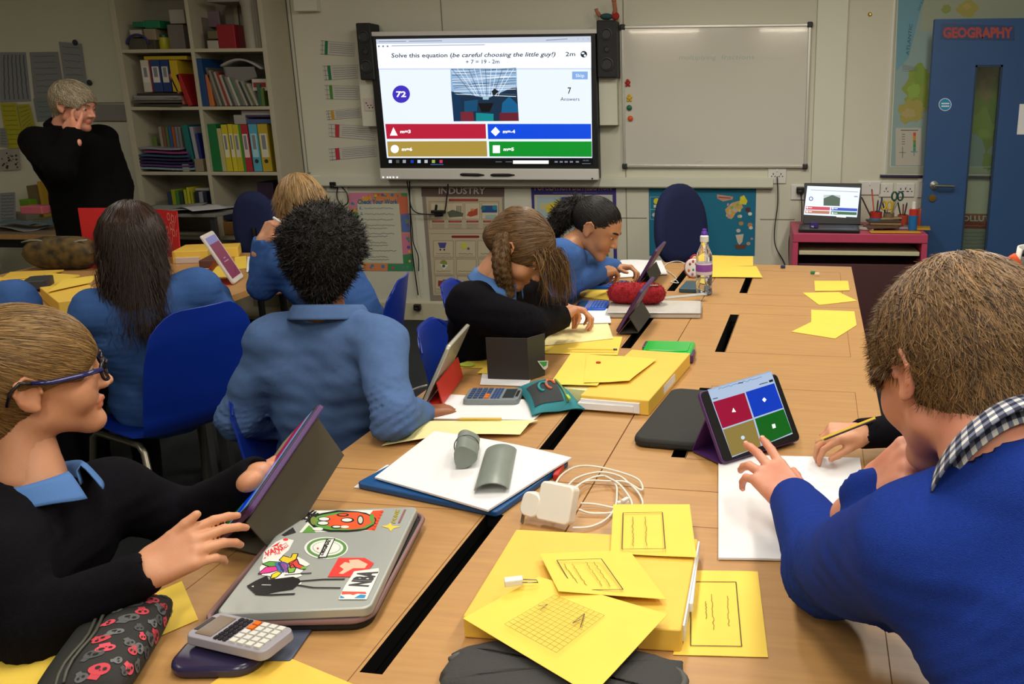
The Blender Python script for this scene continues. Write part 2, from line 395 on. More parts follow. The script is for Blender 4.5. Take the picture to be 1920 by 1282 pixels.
for p, c in q4: S.poly(p, glow(c, .85), 3)
gW = glow('#ffffff', 1.15)
S.poly([(497, 697), (537, 697), (515, 654)], gW, 4); S.poly([(1016, 677), (1040, 652), (1063, 677), (1040, 700)], gW, 4)
S.disc(522, 766, 21, gW, 4); S.rect(1026, 747, 1063, 787, gW, 4)
for t, x, y in (('m=3', 550, 684), ('m=-4', 1078, 684), ('m=6', 558, 775), ('m=5', 1081, 775)):
    S.text(t, (x, y), (x+(54 if len(t) == 3 else 63), y), (x, y-16), gW, 4, bold=.04)
S.poly([(482, 812), (1540, 812), (1542, 850), (486, 850)], gn, 2)
for xx, c in ((499, '#dfe9fb'), (537, '#555555'), (571, '#aab4c0'), (611, '#1040c0'), (647, '#cfe8ff'), (683, '#cfd6e0'), (721, '#b0c060'), (760, '#d04060')):
    S.rect(xx-8, 822, xx+8, 838, glow(c, .8), 4)
S.rect(706, 844, 772, 847, glow('#4070c0', 1), 4); S.rect(1130, 825, 1313, 842, gW, 4)
for xx in (1352, 1378, 1403, 1430, 1461): S.rect(xx-8, 828, xx+8, 836, ga, 4)
S.text('10:32', (1490, 828), (1520, 828), (1490, 822), ga, 4); S.line((1485, 841), (1530, 841), .003, ga, 4)
S.line((1040, 832), (1072, 832), .003, ga, 4); S.line((1092, 832), (1124, 832), .003, ga, 4)
# picture inside the quiz question: an airport-like hall with a white lattice roof
S.poly([(808, 353), (1144, 351), (1160, 622), (825, 624)], glow('#8fb4dc', .8), 3)
S.poly([(812, 470), (1150, 450), (1160, 622), (825, 624)], glow('#1a3a58', .6), 4)
S.poly([(812, 470), (1000, 505), (1150, 440), (1148, 352), (808, 353)], glow('#9fc4ea', .85), 5)
q = random.Random(3)
for i in range(16):
    y0 = 360+i*8; S.line((812+i, y0+q.uniform(-8, 8)), (1146, y0+q.uniform(-30, 20)), .0035, glow('#f2f8ff', 1) if i % 2 else glow('#5a7898', .6), 6)
for i in range(12):
    S.line((815+i*29, 354), (930+i*11, 495), .003, glow('#f2f8ff', 1) if i % 3 else glow('#44607c', .6), 6)
for p, c in (([(820, 480), (862, 490), (866, 620), (826, 622)], '#0d3c64'), ([(1075, 530), (1110, 495), (1152, 535), (1156, 580), (1070, 580)], '#1070a8'), ([(1060, 580), (1158, 578), (1160, 622), (1062, 622)], '#7a2436'),
             ([(860, 575), (925, 575), (930, 622), (862, 622)], '#8a2c3c'), ([(940, 580), (1030, 585), (1030, 622), (940, 622)], '#10a0a8'), ([(950, 530), (1030, 530), (1010, 575), (968, 575)], '#0a0e16'), ([(880, 520), (950, 512), (945, 572), (880, 575)], '#155a86'), ([(1035, 455), (1058, 470), (1030, 495), (1020, 470)], '#1a222c'), ([(975, 495), (1005, 495), (1005, 512), (975, 512)], '#c0e8f8')):
    S.poly(p, glow(c, .7), 7)
S.build('screen_picture', tv)
b = MB()
for xx in (722, 730, 735, 741, 748): wbox(b, ony(xx-1.2, 332, TVY).x, ony(xx+1.2, 332, TVY).x, ony(730, 333, TVY).z, ony(730, 330.5, TVY).z, TVY-.033, TVY-.03, gW, tv)
b.build('status_light', tv)
b = MB(); p = ony(1112, 334, TVY); b.ball((p.x-tv.location.x, -.03, p.z-tv.location.z), .006, M_black); b.build('sensor', tv, smooth=True)
# side panels of the screen mount, and the two speakers
def boxpx(name, p0, p1, Y, d, M, label, cat, bev=.004, cre=None, group=None):
    A, Bq = ony(*p0, Y), ony(*p1, Y); b = MB(); b.box(((A.x+Bq.x)/2, Y+d/2, (A.z+Bq.z)/2), (abs(Bq.x-A.x), d, abs(A.z-Bq.z)), M)
    o = b.build(name, bev=bev); return tag(o, label, cat, group)
for side, (p0, p1) in (('left', ((672, 148), (706, 237))), ('right', ((1122, 142), (1158, 235)))):
    boxpx('mounting_panel', p0, p1, WALL-.09, .088, M_pan, 'grey metal mounting panel below the %s speaker' % side, 'panel')
for side, (p0, p1) in (('left', ((666, 43), (703, 150))), ('right', ((1118, 38), (1157, 146)))):
    Y = WALL-.16; A, Bq = ony(*p0, Y), ony(*p1, Y); w, h = Bq.x-A.x, A.z-Bq.z
    t = empty('wall_speaker', ((A.x+Bq.x)/2, Y, Bq.z), label='black box loudspeaker fixed on the %s of the big screen' % side, cat='speaker')
    b = MB(); b.box((0, .075, h/2), (w, .15, h), mat('speaker_black', '#1c1c1d', .6, bump=.4, bscale=300)); b.build('cabinet', t, bev=.008)
    for zz, rr in ((h*.76, .036), (h*.5, .018), (h*.24, .040)):
        b = MB(); b.lathe([(rr, 0), (rr*1.05, .004), (rr*.9, .005), (rr*.45, -.008), (rr*.3, -.004), (.002, -.002)], M_black, 24, Matrix.Translation((0, -.002, zz)) @ Matrix.Rotation(R(90), 4, 'X'))
        b.build('driver', t, M=mat('cone', '#2c2c2e', .5), smooth=40)
# small soft toy lying on the right speaker
Y = WALL-.09; p = ony(1137, 30, Y)
M_fl = mat('toy_skin', '#b0704e', .8, bump=.5)
b = MB(); b.ball((0, 0, .018), .034, mat('toy_teal', '#2c5357', .9, bump=.5), 14, sc=(1.25, .9, .6)); t = b.build('soft_toy', smooth=True); t.location = (p.x, Y, ony(1137, 38, Y).z+.004)
tag(t, 'small soft toy in teal and red lying on the right speaker', 'toy')
b = MB(); b.tube([(.05, 0, .02), (.058, 0, .06), (.052, -.01, .11)], [.018, .013, .013], M_fl, 10); b.ball((.052, -.01, .112), .016, M_fl); b.build('arm', t, smooth=True)
b = MB(); b.ball((.058, 0, .02), .026, mat('toy_red', '#a32a22', .9), 12, sc=(1, .8, 1)); b.build('shorts', t, smooth=True)
b = MB(); b.tube([(-.04, 0, .02), (-.062, 0, .05), (-.066, 0, .066)], [.014, .011, .012], M_fl, 10); b.build('foot', t, smooth=True)
# ================================================================= whiteboard
A, Bq = W(1168, 49), W(1509, 314); w, h = Bq.x-A.x, A.z-Bq.z
wb = empty('whiteboard', ((A.x+Bq.x)/2, WALL, Bq.z), label='blank white dry-wipe board in a silver frame right of the screen', cat='whiteboard')
b = MB(); b.box((0, -.012, h/2), (w, .02, h), mat('whiteboard_enamel', '#d5d2c6', .10, var=.012, vscale=2.2, coat=.3)); b.build('board_surface', wb)
for c, d in (((0, -.015, .008), (w+.02, .03, .018)), ((0, -.015, h-.008), (w+.02, .03, .018)), ((-w/2, -.015, h/2), (.018, .03, h)), ((w/2, -.015, h/2), (.018, .03, h))):
    b = MB(); b.box(c, d, mat('alu', '#c8c6bd', .35, metal=.6)); b.build('frame', wb, bev=.003)
for sx in (-1, 1):
    for zz in (.008, h-.008):
        b = MB(); b.box((sx*w/2, -.017, zz), (.036, .036, .036), M_dark); b.build('corner_cap', wb, bev=.008)
S = Art(frameX(Vector((0, WALL-.0225, 1.5)), (1, 0, 0), (0, 0, 1)), c3)
M_grn = mat('faded_green_ink', '#a4b8a4', .6)
S.text('multiplying', (368, 268), (532, 268), (368, 247), M_grn, 2, shear=.15, bold=-.01); S.text('fractions', (556, 268), (705, 266), (556, 246), M_grn, 2, shear=.15, bold=-.01)
S.scrawl((740, 262), (865, 262), .006, .0025, mat('faded_green_ink_2', '#bac6b6', .6), 2, 22)
S.scrawl((440, 735), (475, 725), .006, .002, M_grn, 2, 4)
S.build('handwriting', wb)
for nm, (x, y), c, lab in (('magnet', (1177, 155), '#b3261c', 'red figure-shaped magnet at the top of the column on the whiteboard'), ('magnet', (1180, 183), '#d9b21c', 'yellow figure-shaped magnet on the left edge of the whiteboard'),
                           ('magnet', (1180, 202), '#1c6c50', 'round dark green magnet on the left edge of the whiteboard'), ('magnet', (1182, 222), '#e0561c', 'round orange magnet lowest on the whiteboard edge')):
    p = ony(x, y, WALL-.03); t = MB()
    if c in ('#b3261c', '#d9b21c'):
        for dx, dz, r in ((0, .012, .011), (0, -.004, .013), (-.012, .0, .007), (.012, .003, .007), (-.009, -.018, .008), (.009, -.018, .008)): t.ball((dx, 0, dz), r, None, 10, sc=(1, .6, 1))
    else: t.lathe([(.016, 0), (.018, .004), (.014, .01), (.004, .012)], None, 20, Matrix.Rotation(R(90), 4, 'X'))
    o = t.build('magnet', None, M=mat('mag'+c, c, .4), smooth=50); o.location = p; tag(o, lab, 'magnet')
# ================================================================= sockets, plugs and cables on the wall
def socket(x, y, w, h, label, plugs=(), holes=((-.02, .0),), Y=WALL):
    p = ony(x, y, Y); t = empty('wall_socket', (p.x, Y, p.z), label=label, cat='socket')
    b = MB(); b.box((0, -.006, 0), (w, .012, h), M_white); b.build('face_plate', t, bev=.004)
    for hx, hz in holes:
        b = MB(); b.box((hx, -.0135, hz+.008), (.006, .003, .010), M_ink); b.box((hx-.011, -.0135, hz-.008), (.008, .003, .005), M_ink); b.box((hx+.011, -.0135, hz-.008), (.008, .003, .005), M_ink); b.build('socket_hole', t)
    b = MB(); b.box((0, -.0145, h*.28), (.012, .006, .016), M_paper); b.build('switch', t, bev=.001)
    return t
def plug(p, label, M=M_black):
    t = MB(); t.box((0, -.015, 0), (.05, .035, .045), M); t.box((0, -.04, -.008), (.026, .02, .022), M); o = t.build('plug', bev=.007); o.location = p; return tag(o, label, 'plug')
def cable(pts, r, M, label, name='cable', sm=6, group=None):
    P = [Vector(p) for p in pts]; out = []
    for i in range(len(P)-1):
        a, b_, c, d = P[max(i-1, 0)], P[i], P[i+1], P[min(i+2, len(P)-1)]
        for k in range(sm):
            t = k/sm; out.append(.5*((2*b_)+(c-a)*t+(2*a-5*b_+4*c-d)*t*t+(3*b_-a-3*c+d)*t**3))
    out.append(P[-1]); b = MB(); b.tube(out, r, M, 6); o = b.build(name, smooth=True); return tag(o, label, 'cable', group)
socket(632, 347, .15, .09, 'white double socket with black plugs under the word strips', holes=())
p = W(629, 346); plug(Vector((p.x, WALL-.012, p.z)), 'black plug in the left half of the double socket')
socket(1457, 328, .12, .11, 'white socket at the right end of the trunking', holes=((-.025, 0), (.025, 0)))
socket(1497, 360, .10, .10, 'white socket plate with a black plug left of the laptop', holes=())
p = W(1500, 356); plug(Vector((p.x, WALL-.012, p.z)), 'black plug in the socket left of the laptop')
socket(1630, 352, .15, .09, 'white wall plate directly right of the laptop lid', holes=())
socket(1661, 356, .09, .09, 'white single socket above the red scissors', holes=((0, 0),))
socket(1697, 356, .12, .09, 'white three-hole socket plate beside the door', holes=((-.03, 0), (0, 0), (.03, 0)))
socket(1726, 350, .04, .14, 'narrow white switch plate tight against the door edge', holes=())
socket(592, 338, .09, .07, 'blank white plate at the left end of the trunking', holes=())
def wp(*q, d=.02): return [ony(x, y, WALL-d) for x, y in q]
cable(wp((633, 352), (632, 370), (640, 385), (652, 380), (650, 362), (640, 350)), .004, M_black, 'black cable looped below the plugs of the double socket')
cable(wp((768, 340), (769, 400), (772, 460), (778, 510), (784, 553), d=.03), .0045, M_black, 'black cable hanging from the screen down to a loose plug')
p = ony(784, 575, WALL-.03); plug(p, 'loose black plug hanging just above the skirting')
cable(wp((763, 340), (768, 370), (770, 400), (773, 430), (775, 455), (784, 480), (785, 508), d=.045), .004, M_black, 'shorter black lead hanging beside the loose plug cable')
cable(wp((768, 340), (769, 380), (780, 398), (808, 402), (830, 400), (836, 385), (840, 345), d=.055), .0045, M_black, 'black cable looping across the industry poster')
o = MB(); p = ony(822, 397, WALL-.05); o.box((0, 0, 0), (.10, .03, .022), M_black); o.tube([(-.02, 0, 0), (-.01, 0, .05)], .009, M_black); o = o.build('cable_adapter', bev=.004); o.location = p; tag(o, 'black cable adapter hanging over the industry poster', 'adapter')
cable([W(1457, 330)-Vector((0, .03, 0)), W(1458, 380)-Vector((0, .03, 0)), W(1452, 430)-Vector((0, .04, 0)), W(1454, 460)-Vector((0, .05, 0)), W(1470, 490)-Vector((0, .05, 0)), W(1478, 520)-Vector((0, .05, 0))], .004, M_dark, 'dark lead falling from the trunking socket behind the office chair')
cable([W(1501, 358)-Vector((0, .03, 0)), W(1503, 390)-Vector((0, .03, 0)), W(1500, 430)-Vector((0, .05, 0)), W(1480, 440)-Vector((0, .06, 0)), W(1480, 520)-Vector((0, .06, 0))], .004, M_dark, 'black lead dropping from the plug behind the laptop')
b = MB(); p = W(583, 333); b.tube([p+Vector((0, -.005, .035)), p+Vector((-.012, -.03, .03)), p+Vector((-.014, -.03, -.03)), p+Vector((0, -.005, -.035))], .004, M_steel); tag(b.build('wall_hook', smooth=True), 'small metal hook on the wall left of the double socket', 'hook')
b = MB(); p = W(1631, 27); b.lathe([(.014, 0), (.012, .01), (.005, .018)], mat('brass', '#c9b060', .3, metal=.8), 16, Matrix.Translation(p) @ Matrix.Rotation(R(90), 4, 'X')); tag(b.build('brass_stud', smooth=40), 'tiny brass stud high on the wall beside the map', 'stud')
b = MB(); p = W(1433, 340); b.box((p.x, WALL-.004, p.z), (.012, .008, .028), M_dark); tag(b.build('wall_clip', bev=.002), 'small dark clip on the wall left of the trunking socket', 'clip')
# ================================================================= posters on the back wall
def C(c, r=.7): return mat('ink'+c, c, r)
def poster(corners, K, label, base, name='poster', cat='poster', Y=None, th=.0015, dz=.0003):
    """thin printed sheet on the wall; returns its Art in photo-crop coordinates"""
    Y = Y or WALL-.003
    P = [ony(*K(*p), Y) for p in corners]; b = MB()
    vs = [tuple(p) for p in P]+[(p.x, p.y+th, p.z) for p in P]
    b.raw(vs, [(0, 1, 2, 3), (7, 6, 5, 4), (0, 4, 5, 1), (1, 5, 6, 2), (2, 6, 7, 3), (3, 7, 4, 0)], base)
    o = b.build(name); tag(o, label, cat)
    S = Art(frameX(Vector((P[0].x, Y, P[0].z)), (1, 0, 0), (0, 0, 1)), K, dz); return o, S
# "Check Your Work"
o, S = poster([(112, 148), (632, 150), (690, 845), (125, 840)], cD, 'colourful patterned poster titled Check Your Work, under the word strips', C('#d9a85c'))
for p, c in (([(112, 148), (330, 148), (330, 240), (125, 300)], '#d884a0'), ([(330, 150), (600, 150), (600, 240), (330, 250)], '#e08a50'), ([(540, 190), (632, 165), (645, 340), (560, 340)], '#d9714c'), ([(120, 330), (215, 320), (215, 490), (125, 490)], '#4f9a60'),
             ([(575, 340), (648, 330), (660, 500), (585, 500)], '#5a74b4'), ([(585, 510), (660, 510), (668, 700), (590, 700)], '#d98098'), ([(595, 700), (680, 690), (688, 830), (600, 830)], '#3f8a5a'), ([(460, 780), (690, 780), (690, 845), (460, 845)], '#3f9060'),
             ([(250, 780), (460, 780), (460, 845), (250, 843)], '#dd8a5c'), ([(130, 780), (250, 780), (250, 843), (130, 840)], '#d8a040'), ([(200, 220), (300, 160), (320, 200), (200, 300)], '#e5a23c'), ([(580, 150), (632, 152), (634, 180), (582, 180)], '#4a9a60')): S.poly(p, C(c), 1)
q = random.Random(5)
for i in range(46):
    t = q.random(); sd = q.choice('tlrb')
    x, y = {'t': (120+500*t, 165+q.uniform(0, 30)), 'l': (150+q.uniform(-20, 30)+40*t, 180+620*t), 'r': (600+q.uniform(0, 20)+50*t, 190+600*t), 'b': (150+520*t, 810+q.uniform(-15, 20))}[sd]
    S.disc(x, y, q.uniform(5, 16), C(q.choice(['#6a58a8', '#3f86b0', '#c84c70', '#e8c050', '#4c9a68', '#d86a3c'])), 2, n=12)
S.poly([(190, 245), (562, 245), (600, 778), (240, 770)], C('#cfd0ba'), 3)
S.text('Check Your Work', (192, 248), (552, 246), (192, 208), C('#1c7a9c'), 4, bold=.04)
for i, y in enumerate((288, 338, 388, 438, 512, 592, 665, 718)):
    S.text('%d.' % (i+1), (213+i*6, y+8), (237+i*6, y+8), (213+i*6, y-14), C('#1c6a94'), 4, bold=.04)
    S.scrawl((250+i*4, y), (q.choice((500, 430, 510))+i*5, y), .004, .004, M_grey, 4, 26, i)
    if i in (3, 4, 5, 7): S.scrawl((262+i*4, y+26), (440+i*5, y+26), .004, .004, M_grey, 4, 18, i+20)
S.build('print', o)
# INDUSTRY
o, S = poster([(757, 66), (1498, 66), (1500, 1110), (840, 1110)], cD, 'tall beige Industry poster of factories and product cards', C('#8d8275'))
S.poly([(757, 66), (1498, 66), (1498, 182), (762, 182)], C('#6c5750'), 1)
S.poly([(800, 185), (1478, 190), (1500, 1060), (868, 1060)], C('#c3b497'), 1)
S.text('INDUSTRY', (915, 158), (1332, 158), (915, 103), C('#d9c8bd'), 3, bold=.025)
S.text('INDUSTRY', (920, 163), (1337, 163), (920, 108), C('#3c2c2a'), 2, bold=.025)
def pill(S, x0, x1, y, h, c='#a8403a'):
    S.rect(x0, y-h, x1, y+h, C(c), 3); S.disc(x0, y, h, C('#5a2c2a'), 2); S.disc(x1, y, h, C('#5a2c2a'), 2)
pill(S, 1015, 1255, 213, 11); pill(S, 1040, 1265, 540, 11, '#8c2a2c')
S.frame(830, 225, 1450, 470, .003, C('#8d7b60'), 2); S.path([(840, 512), (1410, 512)], .003, C('#8d7b60'), 2)
for i, (x0, x1) in enumerate(((845, 975), (990, 1130), (1150, 1280), (1300, 1445))):
    S.rect(x0, 240, x1, 382, C('#d3c6a6'), 3); S.frame(x0, 240, x1, 382, .002, C('#8d7b60'), 4); pill(S, x0+20, x1-20, 404, 9, '#b05048')
    for k in range(4): S.scrawl((x0+10, 430+k*13), (x1-10, 430+k*13), .001, .003, C('#8b8172'), 3, 10, k+i)
S.poly([(990, 320), (1040, 300), (1135, 330), (1130, 360), (1010, 368)], C('#5f6350'), 5); [S.rect(x, 265, x+7, 330, C('#4a4a4c'), 5) for x in (1075, 1092, 1108)]
S.poly([(870, 330), (885, 330), (893, 250), (903, 330), (960, 330), (950, 360), (880, 362)], C('#3c4248'), 5)
S.poly([(1165, 350), (1180, 320), (1262, 285), (1262, 345), (1200, 362)], C('#b6482e'), 5); S.rect(1200, 290, 1230, 310, C('#d98a3a'), 6)
S.rect(1300, 262, 1435, 325, C('#20508c'), 5); S.disc(1312, 285, 20, C('#20707c'), 6); S.disc(1415, 280, 22, C('#2a8ca8'), 6); S.rect(1330, 345, 1430, 382, C('#9db8b0'), 5)
for r, (y0, y1) in enumerate(((575, 725), (738, 880), (890, 1040))):
    for c_, (x0, x1) in enumerate(((868, 1045), (1065, 1245), (1262, 1440))):
        S.frame(x0+r*8, y0, x1+r*5, y1, .0025, C('#93866e'), 3); S.rect(x0+r*8+6, y0+6, x1+r*5-6, y1-6, C('#cabd9e'), 2)
        S.scrawl((x0+25, y1-34), (x1-25, y1-34), .003, .003, C('#6c6252'), 4, 14, c_); S.scrawl((x0+20, y1-14), (x1-20, y1-14), .002, .002, C('#8b8172'), 4, 14, c_+5)
S.poly([(908, 592), (985, 592), (972, 640), (925, 640)], C('#4c4890'), 5); S.disc(930, 655, 8, C('#333344'), 5); S.disc(965, 655, 8, C('#333344'), 5)
S.disc(1142, 620, 28, C('#c8cc4c'), 5); S.disc(1180, 645, 12, C('#6a6a5c'), 6)
S.disc(958, 778, 32, C('#8c9440'), 5); S.poly([(920, 780), (1000, 790), (965, 835)], C('#e5e0d0'), 6); S.disc(960, 800, 14, C('#4a6a4c'), 7)
S.rect(910, 930, 965, 980, C('#962c26'), 5); S.rect(950, 920, 1030, 955, C('#6c6a60'), 5); S.disc(965, 970, 18, C('#2c2a2a'), 6)
S.build('print', o)
# POPULATION DISTRIBUTION
o, S = poster([(995, 341), (1155, 342), (1157, 489), (1002, 489)], crop(0, 0, 1), 'purple-framed Population Distribution poster behind the ponytailed pupil', C('#37307c'))
K6 = crop(600, 320, 1/3); S.K = K6
S.poly([(1205, 135), (1645, 135), (1652, 500), (1215, 500)], C('#c9c4ae'), 1); S.poly([(1220, 145), (1630, 145), (1635, 330), (1222, 330)], C('#a8bcc0'), 2)
S.text('POPULATION DISTRIBUTION', (1207, 110), (1640, 108), (1207, 76), C('#c9917c'), 3, bold=.02)
S.line((1310, 125), (1560, 125), .003, C('#8c86b0'), 3); S.rect(1358, 148, 1492, 163, C('#2b4a94'), 3)
S.disc(1305, 212, 38, C('#d8c23c'), 4, sy=.9); S.disc(1345, 180, 24, C('#b9b84a'), 4, sy=.8); S.disc(1465, 185, 36, C('#ccc49a'), 4, sy=.6); S.disc(1415, 185, 22, C('#d0b84a'), 5, sy=.5); S.disc(1255, 200, 20, C('#c8bf8a'), 4)
S.poly([(1520, 480), (1560, 455), (1620, 460), (1625, 482)], C('#6c7a4a'), 3)
for k in range(6): S.scrawl((1510, 380+k*14), (1630, 380+k*14), .002, .003, M_grey, 3, 12, k)
S.build('print', o)
# cartoon world map
o, S = poster([(203, 115), (1327, 122), (1310, 832), (210, 832)], cF, 'bright blue picture map of the world behind the office chair', C('#0a6f8e'))
q = random.Random(11)
S.poly([(385, 185), (600, 190), (640, 300), (650, 450), (600, 600), (540, 595), (450, 560), (380, 450), (360, 390), (395, 280)], C('#c07a7c'), 1)
for i in range(60):
    x, y = q.uniform(385, 620), q.uniform(200, 570)
    if x < 385+(y-380)*.4: continue
    S.disc(x, y, q.uniform(9, 30), C(q.choice(['#d08a78', '#c8704c', '#9aa85c', '#d9a43c', '#c45a78', '#8fb07c', '#b0584a', '#d8c060', '#a86a9c'])), 2+i % 4, n=7, sy=q.uniform(.5, 1))
S.disc(425, 225, 36, C('#e5cf30'), 7, n=10); S.disc(455, 205, 12, C('#c03c30'), 8)
S.poly([(1000, 350), (1070, 280), (1160, 255), (1190, 330), (1110, 390), (1070, 450), (1030, 440)], C('#c4a460'), 1)
for i in range(26): S.disc(q.uniform(1010, 1160), q.uniform(290, 430), q.uniform(7, 18), C(q.choice(['#d9c050', '#7cae4c', '#c88a9c', '#d89a3c', '#b8b8a8'])), 2+i % 3, n=7)
S.poly([(915, 190), (1085, 215), (1080, 245), (980, 265), (920, 235)], C('#c2907c'), 2); S.poly([(930, 215), (1060, 225), (1060, 235), (930, 228)], C('#8a4a3c'), 3)
S.poly([(1150, 290), (1160, 215), (1200, 200), (1235, 260), (1220, 300)], C('#d9cc3a'), 2); S.disc(1190, 235, 18, C('#e8d820'), 3)
for (x0, y0, x1, y1) in ((218, 218, 355, 348), (218, 350, 345, 452)): S.frame(x0, y0, x1, y1, .004, C('#7fb0bc'), 2)
S.disc(285, 262, 32, C('#d8ce24'), 3); S.rect(255, 300, 290, 330, C('#d8d4c0'), 3); S.disc(258, 405, 20, C('#b9c8c0'), 3); S.disc(318, 390, 16, C('#1f7a6a'), 3)
for (x, y, r, c) in ((285, 570, 26, '#c08040'), (340, 548, 24, '#d9b83a'), (270, 610, 18, '#7a5a3c'), (330, 605, 20, '#8a7a5c'), (490, 645, 26, '#c02c2c'), (430, 635, 18, '#c8b070'), (530, 648, 14, '#c8a080'), (320, 750, 30, '#6c6a3c'), (600, 780, 22, '#9a7a4c'), (1240, 350, 30, '#5a2c30'), (1262, 395, 22, '#e0dcd0'), (1160, 420, 20, '#dad6c8'), (1160, 450, 16, '#2c7a5c'), (1168, 495, 26, '#b08a4c'), (1262, 510, 28, '#b8824c'), (1270, 540, 22, '#d8d0c0'), (1245, 705, 22, '#b89a7c'), (1280, 655, 14, '#c08a9c'), (1140, 570, 24, '#c8c0b0')):
    S.disc(x, y, r, C(c), 3, n=8, sy=.85)
S.poly([(1110, 615), (1195, 605), (1180, 690), (1150, 720), (1130, 690)], C('#cfc2a8'), 3); S.poly([(1100, 720), (1225, 715), (1205, 762), (1110, 762)], C('#6a4030'), 4)
S.line((415, 142), (620, 142), .004, C('#08566c'), 2); S.line((880, 150), (1120, 150), .004, C('#08566c'), 2)
S.build('print', o)
# word strips
K2 = crop(550, 0, 700/1920)
st = [((140, 207), (312, 222), (312, 290), (138, 280), '#1c7a4a', 'green-banded word strip, topmost under the left speaker'), ((150, 338), (330, 332), (332, 402), (160, 413), '#1c7a4a', 'green-banded word strip, second from the top'),
      ((160, 437), (338, 442), (338, 512), (168, 510), '#4c8a3c', 'green-banded word strip, third from the top'), ((167, 570), (345, 553), (350, 603), (175, 617), '#d09a2c', 'amber-banded word strip, fourth from the top'),
      ((180, 637), (440, 650), (420, 722), (185, 703), '#b83a3c', 'red-banded word strip, fifth from the top'), ((182, 765), (425, 745), (430, 803), (188, 825), '#b83040', 'red-banded word strip, lowest of the column')]
for i, (a, b_, c_, d, colr, lab) in enumerate(st):
    o, S = poster([a, b_, c_, d], K2, lab, C('#cdcabf'), 'word_strip', 'notice', Y=WALL-.003)
    f = lambda u, v: tuple(((a[k]*(1-u)+b_[k]*u)*(1-v)+(d[k]*(1-u)+c_[k]*u)*v) for k in (0, 1))
    S.poly([f(.13, 0), f(.22, 0), f(.22, 1), f(.13, 1)], C(colr), 1)
    for u in (.06,): S.line(f(u, 0), f(u, 1), .002, M_ink, 1)
    for v in (.03, .35, .68, .97): S.line(f(0, v), f(.13, v), .002, M_ink, 2)
    for v in (.2, .36, .5, .64, .8): S.scrawl(f(.27, v), f(.97, v), .0012, .003, M_grey, 1, 20, i)
    S.line(f(.22, .02), f(1, .02), .0015, M_grey, 1); S.line(f(.22, .98), f(1, .98), .0015, M_grey, 1)
    S.build('print', o)
o, S = poster([(360, 505), (412, 505), (415, 570), (368, 570)], K2, 'small pink-printed label stuck beside the left edge of the screen', C('#d8c8c0'), 'wall_label', 'notice', Y=WALL-.095)
for i in range(5): S.disc(375+i*8, 530+(i*37 % 25), 4, M_ink, 1, n=6)
S.build('print', o)
# relief map of the British Isles
o, S = poster([(1682, -30), (1990, -30), (1960, 326), (1663, 325)], crop(0, 0, 1), 'large wall map of Britain and Ireland beside the blue door', C('#aeb39c'), 'wall_map', 'map')
K3 = c3; S.K = c3
S.poly([(1355, -60), (2200, -60), (2100, 752), (1318, 750)], C('#8fa8a4'), 1)
S.poly([(1355, -60), (1480, -60), (1400, 260), (1345, 320)], C('#6f9fb0'), 2); S.poly([(1480, -60), (2000, -60), (1990, 120), (1450, 140)], C('#9fa994'), 2)
def blob(S, cx, cy, rx, ry, c, z, n=22, sd=0, am=.25):
    q = random.Random(sd); S.poly([(cx+rx*math.cos(2*math.pi*k/n)*(1+q.uniform(-am, am)), cy+ry*math.sin(2*math.pi*k/n)*(1+q.uniform(-am, am))) for k in range(n)], C(c), z)
for (x, y, rx, ry, c, z, sd) in ((1440, 400, 60, 110, '#8a9c44', 3, 1), (1410, 500, 60, 52, '#a39c50', 4, 2), (1455, 340, 30, 50, '#7f9a3c', 5, 3), (1425, 410, 28, 34, '#8fae4a', 6, 4), (1400, 512, 30, 20, '#b0a06a', 7, 5), (1665, 40, 45, 35, '#a8a050', 3, 6), (1570, 40, 20, 22, '#8c9a50', 3, 7), (1665, 30, 16, 14, '#b8a460', 5, 17),
                             (1760, 470, 90, 190, '#7f963c', 3, 8), (1740, 560, 60, 70, '#8ea640', 4, 9), (1745, 400, 30, 60, '#a08a5c', 5, 10), (1750, 340, 38, 40, '#b0926a', 4, 11), (1790, 500, 30, 60, '#6f9434', 6, 12), (1735, 380, 14, 26, '#b89a78', 7, 13), (1755, 725, 25, 40, '#7f9a3c', 3, 14), (1900, 500, 90, 160, '#86a044', 3, 15), (1740, 600, 30, 20, '#9ab04c', 7, 16)): blob(S, x, y, rx, ry, c, z, sd=sd)
S.text('ATLANTIC', (1402, 250), (1418, 110), (1388, 246), C('#3c6070'), 8, bold=0)
S.text('OCEAN', (1450, 50), (1480, -20), (1440, 45), C('#3c6070'), 8, bold=0)
S.rect(1342, 575, 1458, 745, C('#bdb8a8'), 8); S.line((1365, 586), (1443, 586), .004, M_ink, 9)
for k, c in enumerate(('#c8502c', '#d0862c', '#6c8a3c', '#3c8a4c', '#4c9a8c')): S.rect(1421, 596+k*17, 1433, 612+k*17, C(c), 9); S.line((1370, 604+k*11), (1384, 604+k*11), .003, M_ink, 9)
S.path([(1373, 660), (1373, 710)], .003, M_ink, 9); S.path([(1358, 686), (1388, 686)], .003, M_ink, 9); S.path([(1425, 664), (1425, 702)], .004, C('#3c7c84'), 9); S.path([(1410, 683), (1440, 683)], .004, C('#3c7c84'), 9)
for k in range(5): S.scrawl((1370, 290+k*7), (1440, 305+k*4), .002, .0015, M_grey, 8, 8, k)
S.path([(1355, -60), (1318, 750), (2100, 752)], .004, C('#ddd9cc'), 9)
S.build('print', o)
A, Bq = ony(1650, 330, WALL-.02), ony(1990, 334, WALL-.02)
b = MB(); b.tube([A, Bq], .009, C('#2c2346', .4), 10); b.build('bottom_rod', o, smooth=50)
A, Bq = ony(1684, -20, WALL-.01), ony(1653, 328, WALL-.01)
b = MB(); b.box(((A.x+Bq.x)/2, WALL-.004, (A.z+Bq.z)/2), (.012, .008, A.z-Bq.z), M_white); b.build('edge_strip', o)
